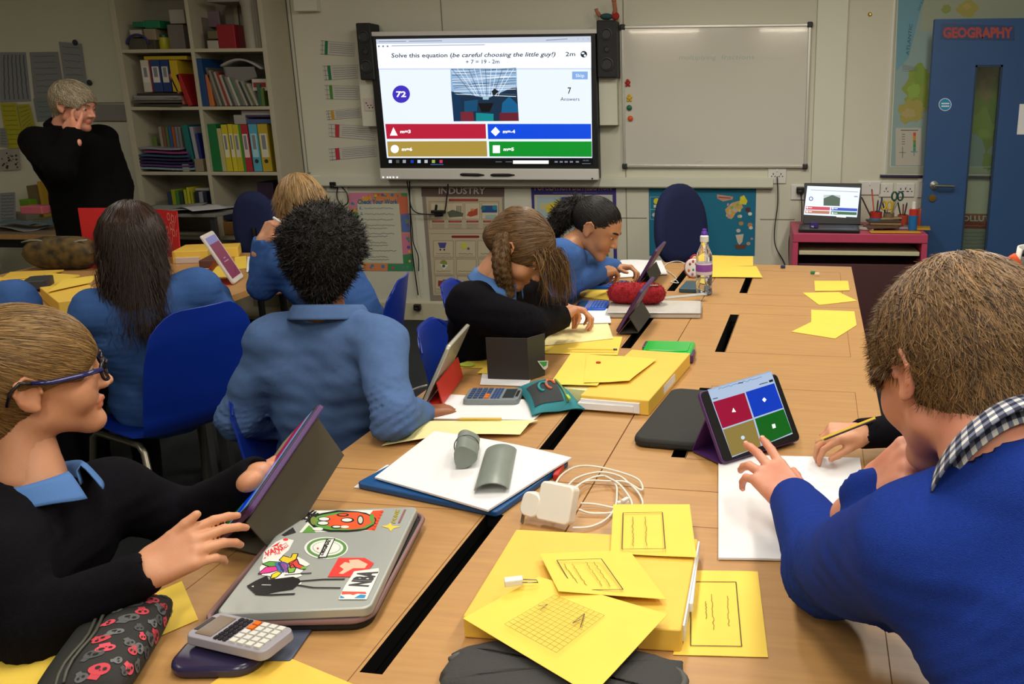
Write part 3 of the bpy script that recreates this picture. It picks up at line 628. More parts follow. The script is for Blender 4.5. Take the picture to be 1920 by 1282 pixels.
# pollution poster seen through the glass of the door
o, S = poster([(1795, 400), (1905, 402), (1900, 560), (1785, 560)], crop(0, 0, 1), 'Pollution poster with an orange heading, seen through the door glass', C('#a9a89b'))
S.poly([(1795, 400), (1905, 402), (1904, 430), (1794, 428)], C('#a04c38'), 1)
S.text('POLLUTION', (1797, 414), (1885, 415), (1797, 404), C('#d8cfc4'), 2, bold=.03); S.scrawl((1808, 423), (1850, 423), .003, .003, C('#c8a498'), 2, 12)
for k in range(6): S.scrawl((1806, 436+k*7), (1850, 436+k*7), .003, .003, C('#7c7c74'), 2, 12, k)
S.build('print', o)
# papers on the wall behind the man in black
for i, (a, b_, c_, d, base, lab, ln) in enumerate([
    ((0, 98), (48, 98), (58, 190), (0, 192), '#8d8f90', 'wide pinned sheet of columns at the left edge of the picture', 5),
    ((55, 98), (108, 97), (122, 182), (64, 184), '#898a8b', 'pinned sheet of small print left of the standing man', 7), ((110, 78), (152, 82), (168, 190), (126, 190), '#8f9091', 'pinned sheet above the standing man', 8),
    ((62, 185), (118, 183), (120, 225), (70, 228), '#7c8584', 'pale sheet partly hidden behind the standing man', 4),
    ((0, 193), (30, 193), (46, 277), (14, 278), '#b3ac24', 'yellow notice at the left edge of the picture', 9), ((33, 196), (55, 195), (66, 240), (45, 276), '#aaa42a', 'yellow notice close to the shoulder of the standing man', 8),
    ((0, 240), (10, 240), (16, 275), (0, 275), '#90908c', 'grey printed notice left of the yellow notices', 6),
    ((0, 280), (34, 278), (38, 318), (0, 320), '#a39e92', 'sheet of black cut-out symbols low on the left wall', 0), ((170, 195), (233, 196), (240, 226), (176, 226), '#8e8c88', 'grey card right of the standing man', 0)]):
    o, S = poster([a, b_, c_, d], crop(0, 0, 1), lab, C(base), 'wall_notice', 'notice', Y=WALL-.004-.002*i)
    f = lambda u, v: tuple(((a[k]*(1-u)+b_[k]*u)*(1-v)+(d[k]*(1-u)+c_[k]*u)*v) for k in (0, 1))
    dk = C('#5c6470') if base[1] != 'b' and base[1:3] != 'aa' else C('#7d7a18')
    if i == 0:
        for u in (.15, .3, .45, .6, .75, .9): S.scrawl(f(u, .05), f(u, .95), .004, .010, dk, 1, 18, i)
    else:
        for k in range(ln): S.scrawl(f(.12, (k+.7)/(ln+.6)), f(.88, (k+.7)/(ln+.6)), .003, .004, dk, 1, 14, k)
    if i == 7:
        q = random.Random(2)
        for k in range(26): S.disc(3+q.random()*30, 283+q.random()*32, q.uniform(1, 2.6), M_ink, 1, n=5)
    S.build('print', o)
for (x, y) in ((143, 80), (170, 155)):
    p = W(x, y); b = MB(); b.ball((0, 0, 0), .02, M_dark, 10, sc=(1, .5, 1)); o = b.build('wall_magnet', smooth=True); o.location = (p.x, WALL-.012, p.z); tag(o, 'black round pin on the wall %s the standing man' % ('above' if y < 100 else 'right of the hair of'), 'pin')
# ================================================================= the door
DY = 5.74
M_door = mat('door_blue', '#264d7e', .5, var=.03, vscale=3)
tl, hb = ony(1751, 36, DY), ony(1830, 122, DY)
dz1 = tl.z; dx0 = (ony(1751, 36, DY).x+ony(1732, 370, DY).x)/2; dx1 = dx0+.86
gx0 = (ony(1829, 122, DY).x+ony(1807, 400, DY).x)/2; gx1 = (ony(1880, 122, DY).x+ony(1857, 400, DY).x)/2; gz1 = hb.z; gz0 = .28
M_pane = mat('door_glass', '#cfdcd6', .03); _n = M_pane.node_tree.nodes; _l = M_pane.node_tree.links   # thin clear pane: see-through with a faint mirror
_t = _n.new('ShaderNodeBsdfTransparent'); _t.inputs[0].default_value = (.86, .92, .88, 1); _g = _n.new('ShaderNodeBsdfGlossy'); _g.inputs['Roughness'].default_value = .03; _m = _n.new('ShaderNodeMixShader'); _m.inputs[0].default_value = .06
_l.new(_t.outputs[0], _m.inputs[1]); _l.new(_g.outputs[0], _m.inputs[2]); _l.new(_m.outputs[0], _n['Material Output'].inputs['Surface'])
dr = struct(empty('door_1', (dx0, DY, 0)))
b = MB()
for (xa, xb, za, zb_) in ((dx0, gx0, .01, dz1), (gx1, dx1, .01, dz1), (gx0, gx1, gz1, dz1), (gx0, gx1, .01, gz0)): wbox(b, xa, xb, za, zb_, DY, DY+.045, M_door, dr)
struct(b.build('door_leaf', dr))
b = MB(); wbox(b, gx0, gx1, gz0, gz1, DY+.019, DY+.025, M_pane, dr); b.build('glass', dr)
b = MB()
for (xa, xb, za, zb_) in ((gx0, gx0+.012, gz0, gz1), (gx1-.012, gx1, gz0, gz1), (gx0, gx1, gz1-.012, gz1)): wbox(b, xa, xb, za, zb_, DY+.004, DY+.018, mat('bead', '#20344f', .5), dr)
b.build('glazing_bead', dr)
def dl(x, y, d=.002): p = ony(x, y, DY-d); return p-dr.location
p = dl(1751, 347); t = MB(); t.lathe([(.026, 0), (.026, .006), (.01, .009), (.01, .04)], M_steel, 20, Matrix.Translation(p) @ Matrix.Rotation(R(90), 4, 'X'))
q_ = dl(1787, 349, .045); t.tube([p+Vector((0, -.045, 0)), q_, q_+Vector((.008, .012, 0))], .009, M_steel, 10); t.build('handle', dr, smooth=50)
p = dl(1748, 371); t = MB(); t.lathe([(.022, 0), (.022, .008), (.004, .009)], mat('brass2', '#8a6a34', .4, metal=.8), 20, Matrix.Translation(p) @ Matrix.Rotation(R(90), 4, 'X')); t.build('keyhole', dr, smooth=50)
S = Art(frameX(Vector((dx0, DY-.0015, 1.5)), (1, 0, 0), (0, 0, 1)), crop(0, 0, 1))
S.poly([(1765, 44), (1902, 48), (1903, 76), (1763, 74)], mat('door_strip', '#27406a', .4), 1); S.text('GEOGRAPHY', (1768, 70), (1899, 70), (1768, 52), C('#a04440'), 2, bold=.05); S.build('lettering', dr)
S = Art(frameX(Vector((dx0, DY-.0015, 1.5)), (1, 0, 0), (0, 0, 1)), crop(0, 0, 1))
S.disc(1772, 196, 12, C('#d8dfe4'), 1, n=28); S.disc(1772, 196, 10.8, C('#1d84b4'), 2, n=28); S.line((1765, 194), (1780, 194), .008, C('#d8dfe4'), 3); S.line((1765, 199), (1780, 199), .008, C('#d8dfe4'), 3); S.build('sign', dr)
p0, p1 = ony(1912, 195, DY-.004), ony(1960, 252, DY-.004)
b = MB(); b.box(((p0.x+p1.x)/2, DY-.003, (p0.z+p1.z)/2), (p1.x-p0.x, .004, p0.z-p1.z), M_paper); tag(b.build('door_notice'), 'white notice on the blue door, cut by the right edge', 'notice')
# ================================================================= bookshelf
SY, SB = 5.70, WALL-.01
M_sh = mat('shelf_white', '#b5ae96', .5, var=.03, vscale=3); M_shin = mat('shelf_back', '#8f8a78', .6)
sx0 = (ony(200, 0, SY).x+ony(256, 330, SY).x)/2; sx1 = ony(500, 90, SY).x; sdv = (ony(347, 0, SY).x+ony(392, 320, SY).x)/2
zs = [ony(300, y, SY).z for y in (92, 200, 322)]; zs = [zs[0]+.41]+zs+[ony(440, 444, SY).z]+[.08]
bs = empty('bookcase', ((sx0+sx1)/2, SY, 0), label='tall open white bookcase crammed with folders and books', cat='bookcase')
def shb(name, xa, xb, za, zb_, ya=SY, yb=SB, M=M_sh): b = MB(); wbox(b, xa, xb, za, zb_, ya, yb, M, bs); return b.build(name, bs, bev=.002)
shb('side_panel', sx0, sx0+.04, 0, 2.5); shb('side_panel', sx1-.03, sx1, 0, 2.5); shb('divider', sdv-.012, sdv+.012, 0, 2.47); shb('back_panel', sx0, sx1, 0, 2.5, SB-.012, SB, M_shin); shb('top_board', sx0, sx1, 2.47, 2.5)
for z in zs: shb('shelf', sx0+.04, sdv-.012, z-.022, z); shb('shelf', sdv+.012, sx1-.03, z-.022, z)
def sx_(x, y): return ony(x, y, SY+.03).x
SP = random.Random(21)
def fold(x, y0, y1, w, c, label, name='ring_binder', cat='folder', lean=0, d=.24, z=None, spine=None, grp=None, Y=None, hole=False):
    """an upright book or binder on the shelf below photo point (x,y1); x is its middle, w its width in photo pixels"""
    Y = Y or SY+.03; zz = z if z is not None else min(zs, key=lambda k: abs(k-ony(x, y1, SY).z)); P0 = ony(x, y1, Y); h = ony(x, y0, Y).z-zz; ww = w*Y/FPX*.97
    M = mat('b'+c, c, .5); b = MB(); b.box((0, d/2, h/2), (ww, d, h), M)
    if name == 'ring_binder': b.box((0, d/2+.012, h/2), (ww*.8, d, h-.008), M_paper)
    o = b.build(name, bev=.002); o.location = (P0.x, Y, zz+.0015+ww/2*abs(math.sin(R(lean)))); o.rotation_euler = (0, R(lean), 0); tag(o, label, cat, grp)
    if spine:
        b = MB(); b.box((0, -.001, h*.55), (ww*.72, .002, h*.5), C(spine)); b.box((0, -.0022, h*.62), (ww*.4, .0008, h*.3), M_grey); b.build('spine_label', o)
    if hole: b = MB(); b.lathe([(.013, 0), (.013, .002)], M_ink, 16, Matrix.Translation((0, -.0005, h*.22)) @ Matrix.Rotation(R(90), 4, 'X')); b.build('finger_ring', o)
    return o
# second shelf left
X = cA
def fx(x, y, s=1): return X(x, y)
B = [(405, 640, 955, 14*.55, '#7a1e1a', 0), ]
fold(278, 113, 169, 17, '#c3bcae', 'white lever-arch binder with a red edge, leftmost on its shelf', z=zs[2]+.0925, spine='#d6d0c2'); fold(286.5, 113, 169, 3, '#8c2420', 'thin red folder beside the leftmost white binder', z=zs[2]+.0925)
fold(297, 113, 169, 19, '#1f3a70', 'navy binder with a tall white spine label', z=zs[2]+.0925, spine='#d6d0c2'); fold(314, 113, 166, 17, '#14306c', 'navy binder standing directly left of the yellow binder', z=zs[2]+.0925, spine='#c8c2b4'); fold(331, 113, 166, 16, '#c2a31c', 'yellow binder on the second shelf', z=zs[2]+.0925, hole=False)
o = MB(); o.box((0, .12, .012), (.30, .2, .024), C('#b89c1e')); o = o.build('folder', bev=.003); o.location = (ony(308, 110, SY+.04).x, SY+.03, zs[1]*0+ony(308, 113, SY+.03).z+.004); tag(o, 'yellow folder lying flat across the row of binders', 'folder')
fold(357, 138, 200, 9, '#a01e1c', 'red folder leaning against the divider', lean=-16, d=.2); fold(346, 136, 200, 4, '#b85a48', 'narrow pink-red book leaning beside the red folder', lean=-20, d=.2)
for i, (dx, w, c, zz) in enumerate(((-.035, .34, '#3c3830', 0), (-.045, .33, '#565048', .022), (-.03, .32, '#7b7a74', .040), (-.05, .32, '#8f8f8c', .054), (-.03, .30, '#34302a', .070))):
    b = MB(); b.box((0, .14, .008), (w, .26, .014), C(c)); o = b.build('magazine', bev=.002); o.location = (ony(305, 200, SY).x+dx, SY-.02+.006*i, zs[2]+zz+.001); o.rotation_euler = (0, 0, R((i*37 % 11)-5)); tag(o, 'magazine in the untidy flat pile, %s' % ('lowest', 'second from the bottom', 'middle one', 'second from the top', 'topmost')[i], 'magazine')
# second shelf right
fold(383, 110, 196, 15, '#123f70', 'tall blue magazine file sticking out at the divider', 'magazine_file', 'file', lean=-1, d=.24, Y=SY+.01); fold(397, 140, 196, 10, '#c06c34', 'orange paperback beside the blue magazine file', 'book', 'book', lean=-2)
cols = ['#5e5a50', '#8a8478', '#4a463f', '#9a9488', '#8c2c24', '#a8a296', '#3c4a46', '#7c786c', '#b0aa9c', '#4c6a50', '#6c6860', '#9c968a', '#2c3430', '#8d8c7c', '#56603c', '#a09a8c']
for i, c in enumerate(cols):
    fold(409+i*4.9, 128+i*1.9+SP.uniform(-3, 3), 196, 4.6, c, 'thin magazine standing in the leaning row beside the orange paperback', 'magazine', 'magazine', lean=-12-i*.6, d=.2, grp='thin magazines leaning in a row')
for i, (x, y0, w, c) in enumerate(((488, 158, 7, '#2c5a44'), (494, 165, 6, '#59702e'))): fold(x, y0, 196, w, c, '%s book at the right end of the magazine row' % ('dark green', 'olive green')[i], 'book', 'book', d=.2)
p = ony(463, 140, SY+.05); b = MB(); b.grid(lambda u, v: (p.x-.16+.28*u, SY+.02+.22*v, p.z+.06+.05*math.sin(3.1*u)-.02*u-.02*v), 16, 6, C('#9a968f'), th=.012); b.grid(lambda u, v: (p.x-.14+.20*u, SY+.03+.02*v+.02*u, p.z+.05-.13*v*(1-.5*u)), 12, 8, C('#76736f'), th=.01)
tag(b.build('folded_cloth', smooth=True), 'grey folded cloth bag stuffed above the magazines', 'bag')
b = MB(); b.box((0, .08, .03), (.10, .12, .075), C('#b9b3a6')); b.box((0, .0195, .03), (.085, .002, .03), C('#8c2a26')); o = b.build('card_box', bev=.003); o.location = (ony(484, 163, SY+.03).x, SY+.03, ony(484, 168, SY+.03).z); tag(o, 'small white box with a red band on top of the magazines', 'box')
# top shelves
def jar(x, y0, y1, w, c, label, name='tub', cat='tub', lid=None, r=None, z=None):
    zz = z if z is not None else zs[1]; P0 = ony(x, y1, SY+.1); h = ony(x, y0, SY+.1).z-zz; rr = w*5.8/FPX/2
    b = MB(); b.lathe([(rr*.88, 0), (rr, h*.1), (rr, h*.85), (rr*.9, h)], C(c, .4), 20); o = b.build(name, smooth=40); o.location = (P0.x, SY+.1+.03, zz); tag(o, label, cat)
    if lid: b = MB(); b.lathe([(rr*1.05, 0), (rr*1.05, h*.16), (rr*.95, h*.18)], C(lid, .4), 20, Matrix.Translation((0, 0, h*.9))); b.build('lid', o, smooth=40)
    return o
def cbox(x0, x1, y0, y1, c, label, name='box', cat='box', d=.2, Y=None, z=None, lid=None, ry=0, bev=.004):
    Y = Y or SY+.06; xm = (x0+x1)/2; P0, P1 = ony(x0, y1, Y), ony(x1, y1, Y); zz = z if z is not None else P0.z; h = ony(xm, y0, Y).z-zz; w = P1.x-P0.x
    b = MB(); b.box((0, d/2, h/2), (w, d, h), C(c, .5)); o = b.build(name, bev=bev); o.location = ((P0.x+P1.x)/2, Y, zz+.001); o.rotation_euler = (0, R(ry), 0); tag(o, label, cat)
    if lid: b = MB(); b.box((0, d/2, h+.006), (w*1.05, d*1.04, .022), C(lid, .5)); b.build('lid', o, bev=.003)
    return o
cbox(242, 275, 72, 87, '#4a4638', 'clear storage tub with a blue carrying handle', 'storage_tub', 'tub', z=zs[1]); _tub = bpy.data.objects['storage_tub']; A = ony(258, 80, SY+.05)
b = MB(); b.tube([A+Vector((.075*math.cos(t), 0, .06*math.sin(t)-.01)) for t in [math.pi*k/12 for k in range(13)]], .007, C('#2c2a6a')); setparent(b.build('handle', smooth=True), _tub)
cbox(244, 266, 56, 69, '#aca696', 'pale box on the clear storage tub, beneath the green box', 'card_box', 'box', z=ony(255, 71, SY+.06).z+.006); cbox(271, 293, 54, 72, '#8f7f66', 'brown packet beneath the green boxes', 'packet', 'packet', z=zs[1]+.06); cbox(275, 292, 74, 88, '#3f3a2c', 'dark carton under the brown packet', 'carton', 'carton', z=zs[1])
cbox(249, 272, 41, 53, '#0d6b45', 'green box lying on the pale box', 'card_box', 'box', z=ony(255, 56, SY+.06).z+.014); cbox(272, 300, 38, 53, '#0f7048', 'taller green box on the brown packet', 'card_box', 'box', z=ony(285, 54, SY+.06).z+.002)
jar(305, 67, 88, 21, '#b3aa1c', 'yellow tub with a dark green lid', lid='#0c4a36')
cbox(318, 348, 46, 88, '#6b655e', 'tall grey carton against the divider on the top shelf', 'carton', 'carton', z=zs[1], d=.22); cbox(319, 347, 18, 45, '#9b948a', 'white printed packet on the tall grey carton', 'packet', 'packet', z=ony(330, 45.5, SY+.06).z+.003, d=.2)
cbox(410, 443, 46, 88, '#8e1622', 'red cube box on the top right shelf', z=zs[1], d=.17); cbox(443, 466, 48, 88, '#5a0c12', 'darker red box beside the red cube box', z=zs[1], d=.2, Y=SY+.1)
cbox(389, 410, 76, 88, '#a8a293', 'small white carton left of the red cube box', 'carton', 'carton', z=zs[1]); cbox(390, 409, 58, 75, '#6a5c44', 'brown carton on the small white carton', 'carton', 'carton', z=ony(400, 75, SY+.06).z+.006)
cbox(386, 414, 20, 56, '#77606c', 'pink and grey patterned sheet standing in the top right shelf', 'card_sheet', 'card', d=.02, z=ony(400, 57, SY+.2).z+.02, Y=SY+.2); cbox(364, 384, 32, 88, '#7d776a', 'pale paper roll stand beside the divider', 'paper_stack', 'paper', z=zs[1], d=.15, Y=SY+.12)
P0 = ony(475, 88, SY+.08); b = MB(); b.lathe([(.045, .002), (.045, .26), (.052, .28), (.052, .36), (.045, .37)], C('#9a9586', .4), 20); o = b.build('paper_tube', smooth=40); o.location = (P0.x, SY+.08, zs[1]); tag(o, 'thick white paper tube standing on the top right shelf', 'tube')
for i, x in enumerate((484, 489)): P0 = ony(x, 88, SY+.06); b = MB(); b.lathe([(.014, 0), (.014, .34)], C('#8a8576'), 12); o = b.build('paper_roll', smooth=40); o.location = (P0.x, SY+.06, zs[1]); tag(o, 'thin paper roll at the right end of the top shelf', 'roll', 'thin paper rolls')
cbox(388, 455, -2, 5, '#8d8880', 'pale tray pushed in above the red cube box', 'tray', 'tray', z=ony(420, 4, SY+.06).z)
cbox(440, 448, 8, 46, '#a09a84', 'upright wooden ruler behind the red cube box', 'ruler', 'ruler', z=zs[1], d=.01, Y=SY+.28)
# third shelf right: binders
for (x, y0, w, c, lab, sp, hole) in ((407, 233, 21, '#0c6a34', 'broad dark green binder, leftmost in the binder row', None, 0), (421, 241, 9, '#b1ab78', 'cream folder beside the dark green binder', None, 0), (431, 234, 12, '#c6b51c', 'yellow binder, first of the yellow binders', '#d8d4b8', 0),
        (442, 233, 9, '#c8ba28', 'slim yellow binder with a black number on its label', '#d8d4b8', 0), (452, 234, 12, '#bfae1c', 'yellow binder with a blue dot on its label', '#c9c8b4', 0), (459.5, 234, 5, '#2c8a2c', 'thin green folder between the yellow and the red binder', None, 0), (468, 234, 14, '#a3242c', 'red binder with a white label', '#d8c8c4', 0), (484, 233, 17, '#4f9fb4', 'light blue lever-arch binder with a round label', '#9ccbd4', 1), (502, 233, 20, '#b49c26', 'yellow lever-arch binder, rightmost in the row', '#d0ccb0', 1)):
    fold(x, y0, 318, w, c, lab, spine=sp, hole=bool(hole), lean=-1)
for i, (w, c, zz) in enumerate(((.24, '#3f4f7c', 0), (.22, '#3c2c50', .035), (.20, '#a09a94', .055))):
    b = MB(); b.box((0, .12, .015), (w, .22, .03 if i != 1 else .016), C(c)); o = b.build('book', bev=.002); o.location = (ony(480, 230, SY+.03).x, SY+.03, ony(490, 232, SY+.03).z+zz); tag(o, ('blue book lying flat on the binders', 'dark purple book in the flat pile on the binders', 'pale book on top of the flat pile above the binders')[i], 'book')
b = MB(); b.box((0, .1, .03), (.08, .2, .06), C('#9a968f')); o = b.build('card_box', bev=.003); o.location = (ony(450, 232, SY+.03).x, SY+.03, ony(450, 233, SY+.03).z); tag(o, 'white box on the yellow binders left of the flat books', 'box')
# third shelf left: heap of plastic wallets and books
for i, (x, c) in enumerate(((306, '#8d8878'), (312, '#7c4a3c'), (318, '#4f6a3c'), (324, '#28548a'), (330, '#a0502c'), (336, '#7c7c8a'), (342, '#8a8478'))): fold(x+2, 238, 300, 5.5, c, 'narrow exercise book in the row on the third shelf', 'exercise_book', 'book', d=.18, grp='narrow exercise books on the third shelf', Y=SY+.08)
fold(362, 235, 318, 12, '#0d6a66', 'teal book standing against the divider', 'book', 'book', lean=-4, d=.2); fold(374, 238, 318, 7, '#9c98a4', 'white and purple book beside the teal book', 'book', 'book', lean=-4, d=.2); fold(381, 250, 318, 5, '#1c2a74', 'navy book at the divider on the third shelf', 'book', 'book', d=.2, lean=-3)
cbox(254, 302, 257, 318, '#67803a', 'green-framed sign card with black writing behind the wallets', 'sign_card', 'card', d=.015, Y=SY+.16, z=zs[3]); 
for i, (dx, w, c, zz) in enumerate(((0, .44, '#7f9aa0', 0), (-.01, .42, '#57306c', .02), (.01, .43, '#221a50', .04), (-.02, .42, '#2c1c4c', .062), (0, .40, '#2a4a68', .084), (.03, .34, '#8a3470', .108), (-.04, .32, '#8f8c96', .132))):
    b = MB(); b.grid(lambda u, v: ((u-.5)*w*.9, .24*v, .010+.004*math.sin(u*5+1)+.004*math.sin(v*4)), 14, 8, C(c, .35), th=.012); o = b.build('plastic_wallet', smooth=40); o.location = (ony(310, 318, SY).x+dx*.5, SY+.005, zs[3]+zz+.016); tag(o, '%s plastic wallet in the heap on the third shelf' % ('pale blue lowest', 'purple', 'very dark blue', 'darkest purple', 'slate blue', 'magenta', 'clear grey topmost')[i], 'wallet')
cbox(342, 354, 305, 318, '#a9a094', 'small dice-like box at the front of the third shelf', z=zs[3], d=.04, Y=SY+.01); cbox(366, 382, 298, 318, '#8d7f68', 'small beige pot against the divider', 'pot', 'pot', z=zs[3], d=.05, Y=SY+.02); cbox(354, 365, 298, 318, '#6a2c22', 'small brown carton beside the beige pot', 'carton', 'carton', z=zs[3], d=.05, Y=SY+.03)
# fourth shelves
z4 = ony(360, 392, SY+.05).z
b = MB(); wbox(b, sx0+.04, sdv-.012, z4-.02, z4, SY+.01, SB, M_sh, bs); b.build('shelf', bs)
for i, (x, y0, w, c) in enumerate(((320, 360, 8, '#22384a'), (328, 356, 8, '#8f981c'), (335, 358, 7, '#3c7a2c'), (342, 360, 8, '#283a30'), (350, 356, 5, '#a8b02c'), (356, 352, 5, '#c0b828'), (362, 358, 4, '#9aa02c'), (371, 360, 8, '#16202c'), (379, 360, 8, '#8c8c94'), (387, 360, 7, '#20283c'))):
    fold(x, y0, 388, w, c, ('dark green', 'lime')[i % 2]+' textbook in the row on the fourth shelf', 'textbook', 'book', d=.2, z=z4, grp='textbooks on the fourth shelf')
cbox(366, 392, 353, 359, '#a8a69c', 'flat white book lying on the textbooks', 'book', 'book', z=ony(380, 359, SY+.06).z+.004)
cbox(413, 440, 416, 436, '#8a6430', 'small cardboard box on the low right shelf', z=zs[4]+.001, d=.18); cbox(420, 445, 395, 412, '#1a1f3c', 'navy tin on the small cardboard box', 'tin', 'tin', z=ony(425, 414.5, SY+.06).z+.006, d=.15)
cbox(488, 518, 342, 400, '#35203a', 'dark poster tube box at the right of the low shelf', 'carton', 'carton', z=zs[4], d=.2, Y=SY+.1); cbox(495, 519, 375, 405, '#1c4a6c', 'blue drinks carton beside the office chair', 'carton', 'carton', z=zs[4], d=.1, Y=SY+.03)
# ================================================================= the big block of desks (turned a little to the wall)
TX = Matrix.Rotation(TROT, 4, 'Z')
def cellslab(b, us, vs, skip, z0, z1, M):
    """slab with rectangular openings"""
    for i in range(len(us)-1):
        for j in range(len(vs)-1):
            if (i, j) in skip: continue
            x0, x1, y0, y1 = us[i], us[i+1], vs[j], vs[j+1]; vsn = [(x0, y0), (x1, y0), (x1, y1), (x0, y1)]
            P = [(x, y, z0) for x, y in vsn]+[(x, y, z1) for x, y in vsn]; F = [(0, 3, 2, 1), (4, 5, 6, 7)]
            nb = lambda a, c: not (0 <= a < len(us)-1 and 0 <= c < len(vs)-1) or (a, c) in skip
            if nb(i, j-1): F.append((0, 1, 5, 4))
            if nb(i+1, j): F.append((1, 2, 6, 5))
            if nb(i, j+1): F.append((2, 3, 7, 6))
            if nb(i-1, j): F.append((3, 0, 4, 7))
            b.raw(P, F, M)
def desk(u0, u1, v0, v1, slots, side, hatches, label):
    c = tw((u0+u1)/2, (v0+v1)/2); t = empty('computer_desk', c, TROT, label, 'desk', 'beech computer desks pushed together')
    w, d = u1-u0, v1-v0; g = .0015; sc = (-.582 if side < 0 else -.277)-(u0+u1)/2; cv = (v0+v1)/2
    us = [-w/2+g, sc-.017, sc+.017, w/2-g]; vs = [-d/2+g]; sk = set()
    for k, (a, b_) in enumerate(sorted(slots)): vs += [a-cv, b_-cv]; sk.add((1, 2*k+1))
    vs.append(d/2-g); b = MB(); cellslab(b, us, vs, sk, TZ-.028, TZ, M_wood); o = b.build('tabletop', t)
    o.data.materials.append(M_edge)
    for p in o.data.polygons:
        if abs(p.normal.z) < .5: p.material_index = 2 if abs(p.center.x-sc) < .02 and abs(p.center.y) < d/2-.01 else 1
    o.data.materials.append(M_black)
    for a, b_ in slots:
        b = MB(); y0, y1 = a-cv-.01, b_-cv+.01; x0, x1 = sc-.03, sc+.03
        b.box((sc, (y0+y1)/2, TZ-.12), (.06, y1-y0, .004), M_black); b.box((x0, (y0+y1)/2, TZ-.075), (.003, y1-y0, .09), M_black); b.box((x1, (y0+y1)/2, TZ-.075), (.003, y1-y0, .09), M_black)
        b.box((sc, y0, TZ-.075), (.06, .003, .09), M_black); b.box((sc, y1, TZ-.075), (.06, .003, .09), M_black); b.build('cable_slot', t)
    for (a, b_, h0, h1) in hatches:
        b = MB(); x0, x1, y0, y1 = a-(u0+u1)/2, b_-(u0+u1)/2, h0-cv, h1-cv; q = .0016; M = mat('hatch_gap', '#7c5528', .8)
        for c_, dd in (((x0, (y0+y1)/2), (q, y1-y0)), ((x1, (y0+y1)/2), (q, y1-y0)), (((x0+x1)/2, y0), (x1-x0, q)), (((x0+x1)/2, y1), (x1-x0, q))): b.box((c_[0], c_[1], TZ), (dd[0], dd[1], .0006), M)
        b.build('hatch', t)
    for sy in (-1, 1):
        for sx in (-1, 1):
            b = MB(); b.tube([(sx*(w/2-.06), sy*(d/2-.07), 0), (sx*(w/2-.06), sy*(d/2-.07), TZ-.028)], .02, mat('leg_grey', '#5f6060', .5, metal=.3)); b.build('leg', t, smooth=40)
    b = MB(); b.box((-side*(w/2-.03), 0, .48), (.018, d-.2, .42), mat('modesty', '#6c6a66', .6)); b.build('modesty_panel', t)
UL, UC, UR = -1.040, -.430, .187
V = [-.09, 1.647, 3.383, 4.286]
sl = {0: [(.985, 1.482), (.08, .58)], 1: [(2.69, 3.21), (1.815, 2.32)], 2: [(3.60, 4.09)]}
hv = {0: [(.90, 1.49)], 1: [(2.69, 3.23), (1.81, 2.34)], 2: [(3.58, 4.12)]}
for k in range(3):
    hl = [(-.985, -.605, a, b_) for a, b_ in hv[k]]; hr = [(-.262, .128, a, b_) for a, b_ in hv[k]]
    nm = ('nearest', 'middle', 'farthest')[k]
    desk(UL, UC, V[k], V[k+1], sl[k], -1, hl, '%s of the light beech desks on the left side of the big table block' % nm)
    desk(UC, UR, V[k], V[k+1], sl[k], 1, hr, '%s of the light beech desks on the right side of the big table block' % nm)
# left group of desks
def plain_desk(x0, x1, y0, y1, label, z=TZ, M=M_wood):
    t = empty('classroom_table', ((x0+x1)/2, (y0+y1)/2, 0), 0, label, 'table'); w, d = x1-x0, y1-y0
    b = MB(); b.box((0, 0, z-.016), (w, d, .032), M); o = b.build('tabletop', t, bev=.003); o.data.materials.append(M_edge)
    for p in o.data.polygons:
        if abs(p.normal.z) < .5: p.material_index = 1
    for sx in (-1, 1):
        for sy in (-1, 1): b = MB(); b.box((sx*(w/2-.06), sy*(d/2-.06), (z-.032)/2), (.04, .04, z-.032), mat('leg_grey', '#5f6060', .5, metal=.3)); b.build('leg', t)
    b = MB(); b.box((0, d/2-.06, z-.11), (w-.16, .02, .12), mat('rail_grey', '#38393c', .6)); b.build('rail', t)
plain_desk(-3.52, -2.158, 3.26, 4.46, 'beech table in the far left group under the yellow folders')
plain_desk(-3.52, -2.158, 1.95, 3.257, 'beech table in the left group beside the long-haired pupil')
# side desk against the left wall, behind the standing man, and a trolley in front of the bookcase
plain_desk(-5.4, -4.0, 5.02, 5.62, 'old grey-brown table with magazines at the far left', M=mat('dull_top', '#8d7a62', .6))
t = empty('paper_trolley', (-3.62, 5.32, 0), 0, 'dark metal trolley loaded with loose sheets in front of the bookcase', 'trolley')
b = MB(); b.box((0, 0, .855), (.72, .46, .02), mat('trolley_top', '#77756c', .6)); b.build('top_board', t, bev=.003)
b = MB(); b.box((0, 0, .40), (.70, .44, .016), M_dark); b.build('shelf', t)
for sx in (-1, 1):
    for sy in (-1, 1): b = MB(); b.box((sx*.33, sy*.2, .422), (.03, .03, .844), M_dark); b.build('leg', t)
for i, (dx, dy, rz, w, d, c) in enumerate(((-.1, .02, 8, .42, .3, '#8d9088'), (.12, .03, -14, .42, .3, '#a2a59d'), (.0, -.06, 20, .30, .42, '#8b8f88'), (.2, -.1, -35, .30, .21, '#b5b5b5'))):
    b = MB(); b.grid(lambda u, v: ((u-.5)*w, (v-.5)*d, .003+.014*i/3*math.sin(u*3+i)**2), 12, 8, C(c), th=.001); o = b.build('loose_sheet', smooth=True); o.location = (-3.62+dx, 5.3+dy, .868+.006*i); o.rotation_euler = (0, 0, R(rz)); tag(o, 'loose pale sheet on the trolley, ' + ('lowest', 'second', 'third', 'topmost and brightest')[i], 'paper')
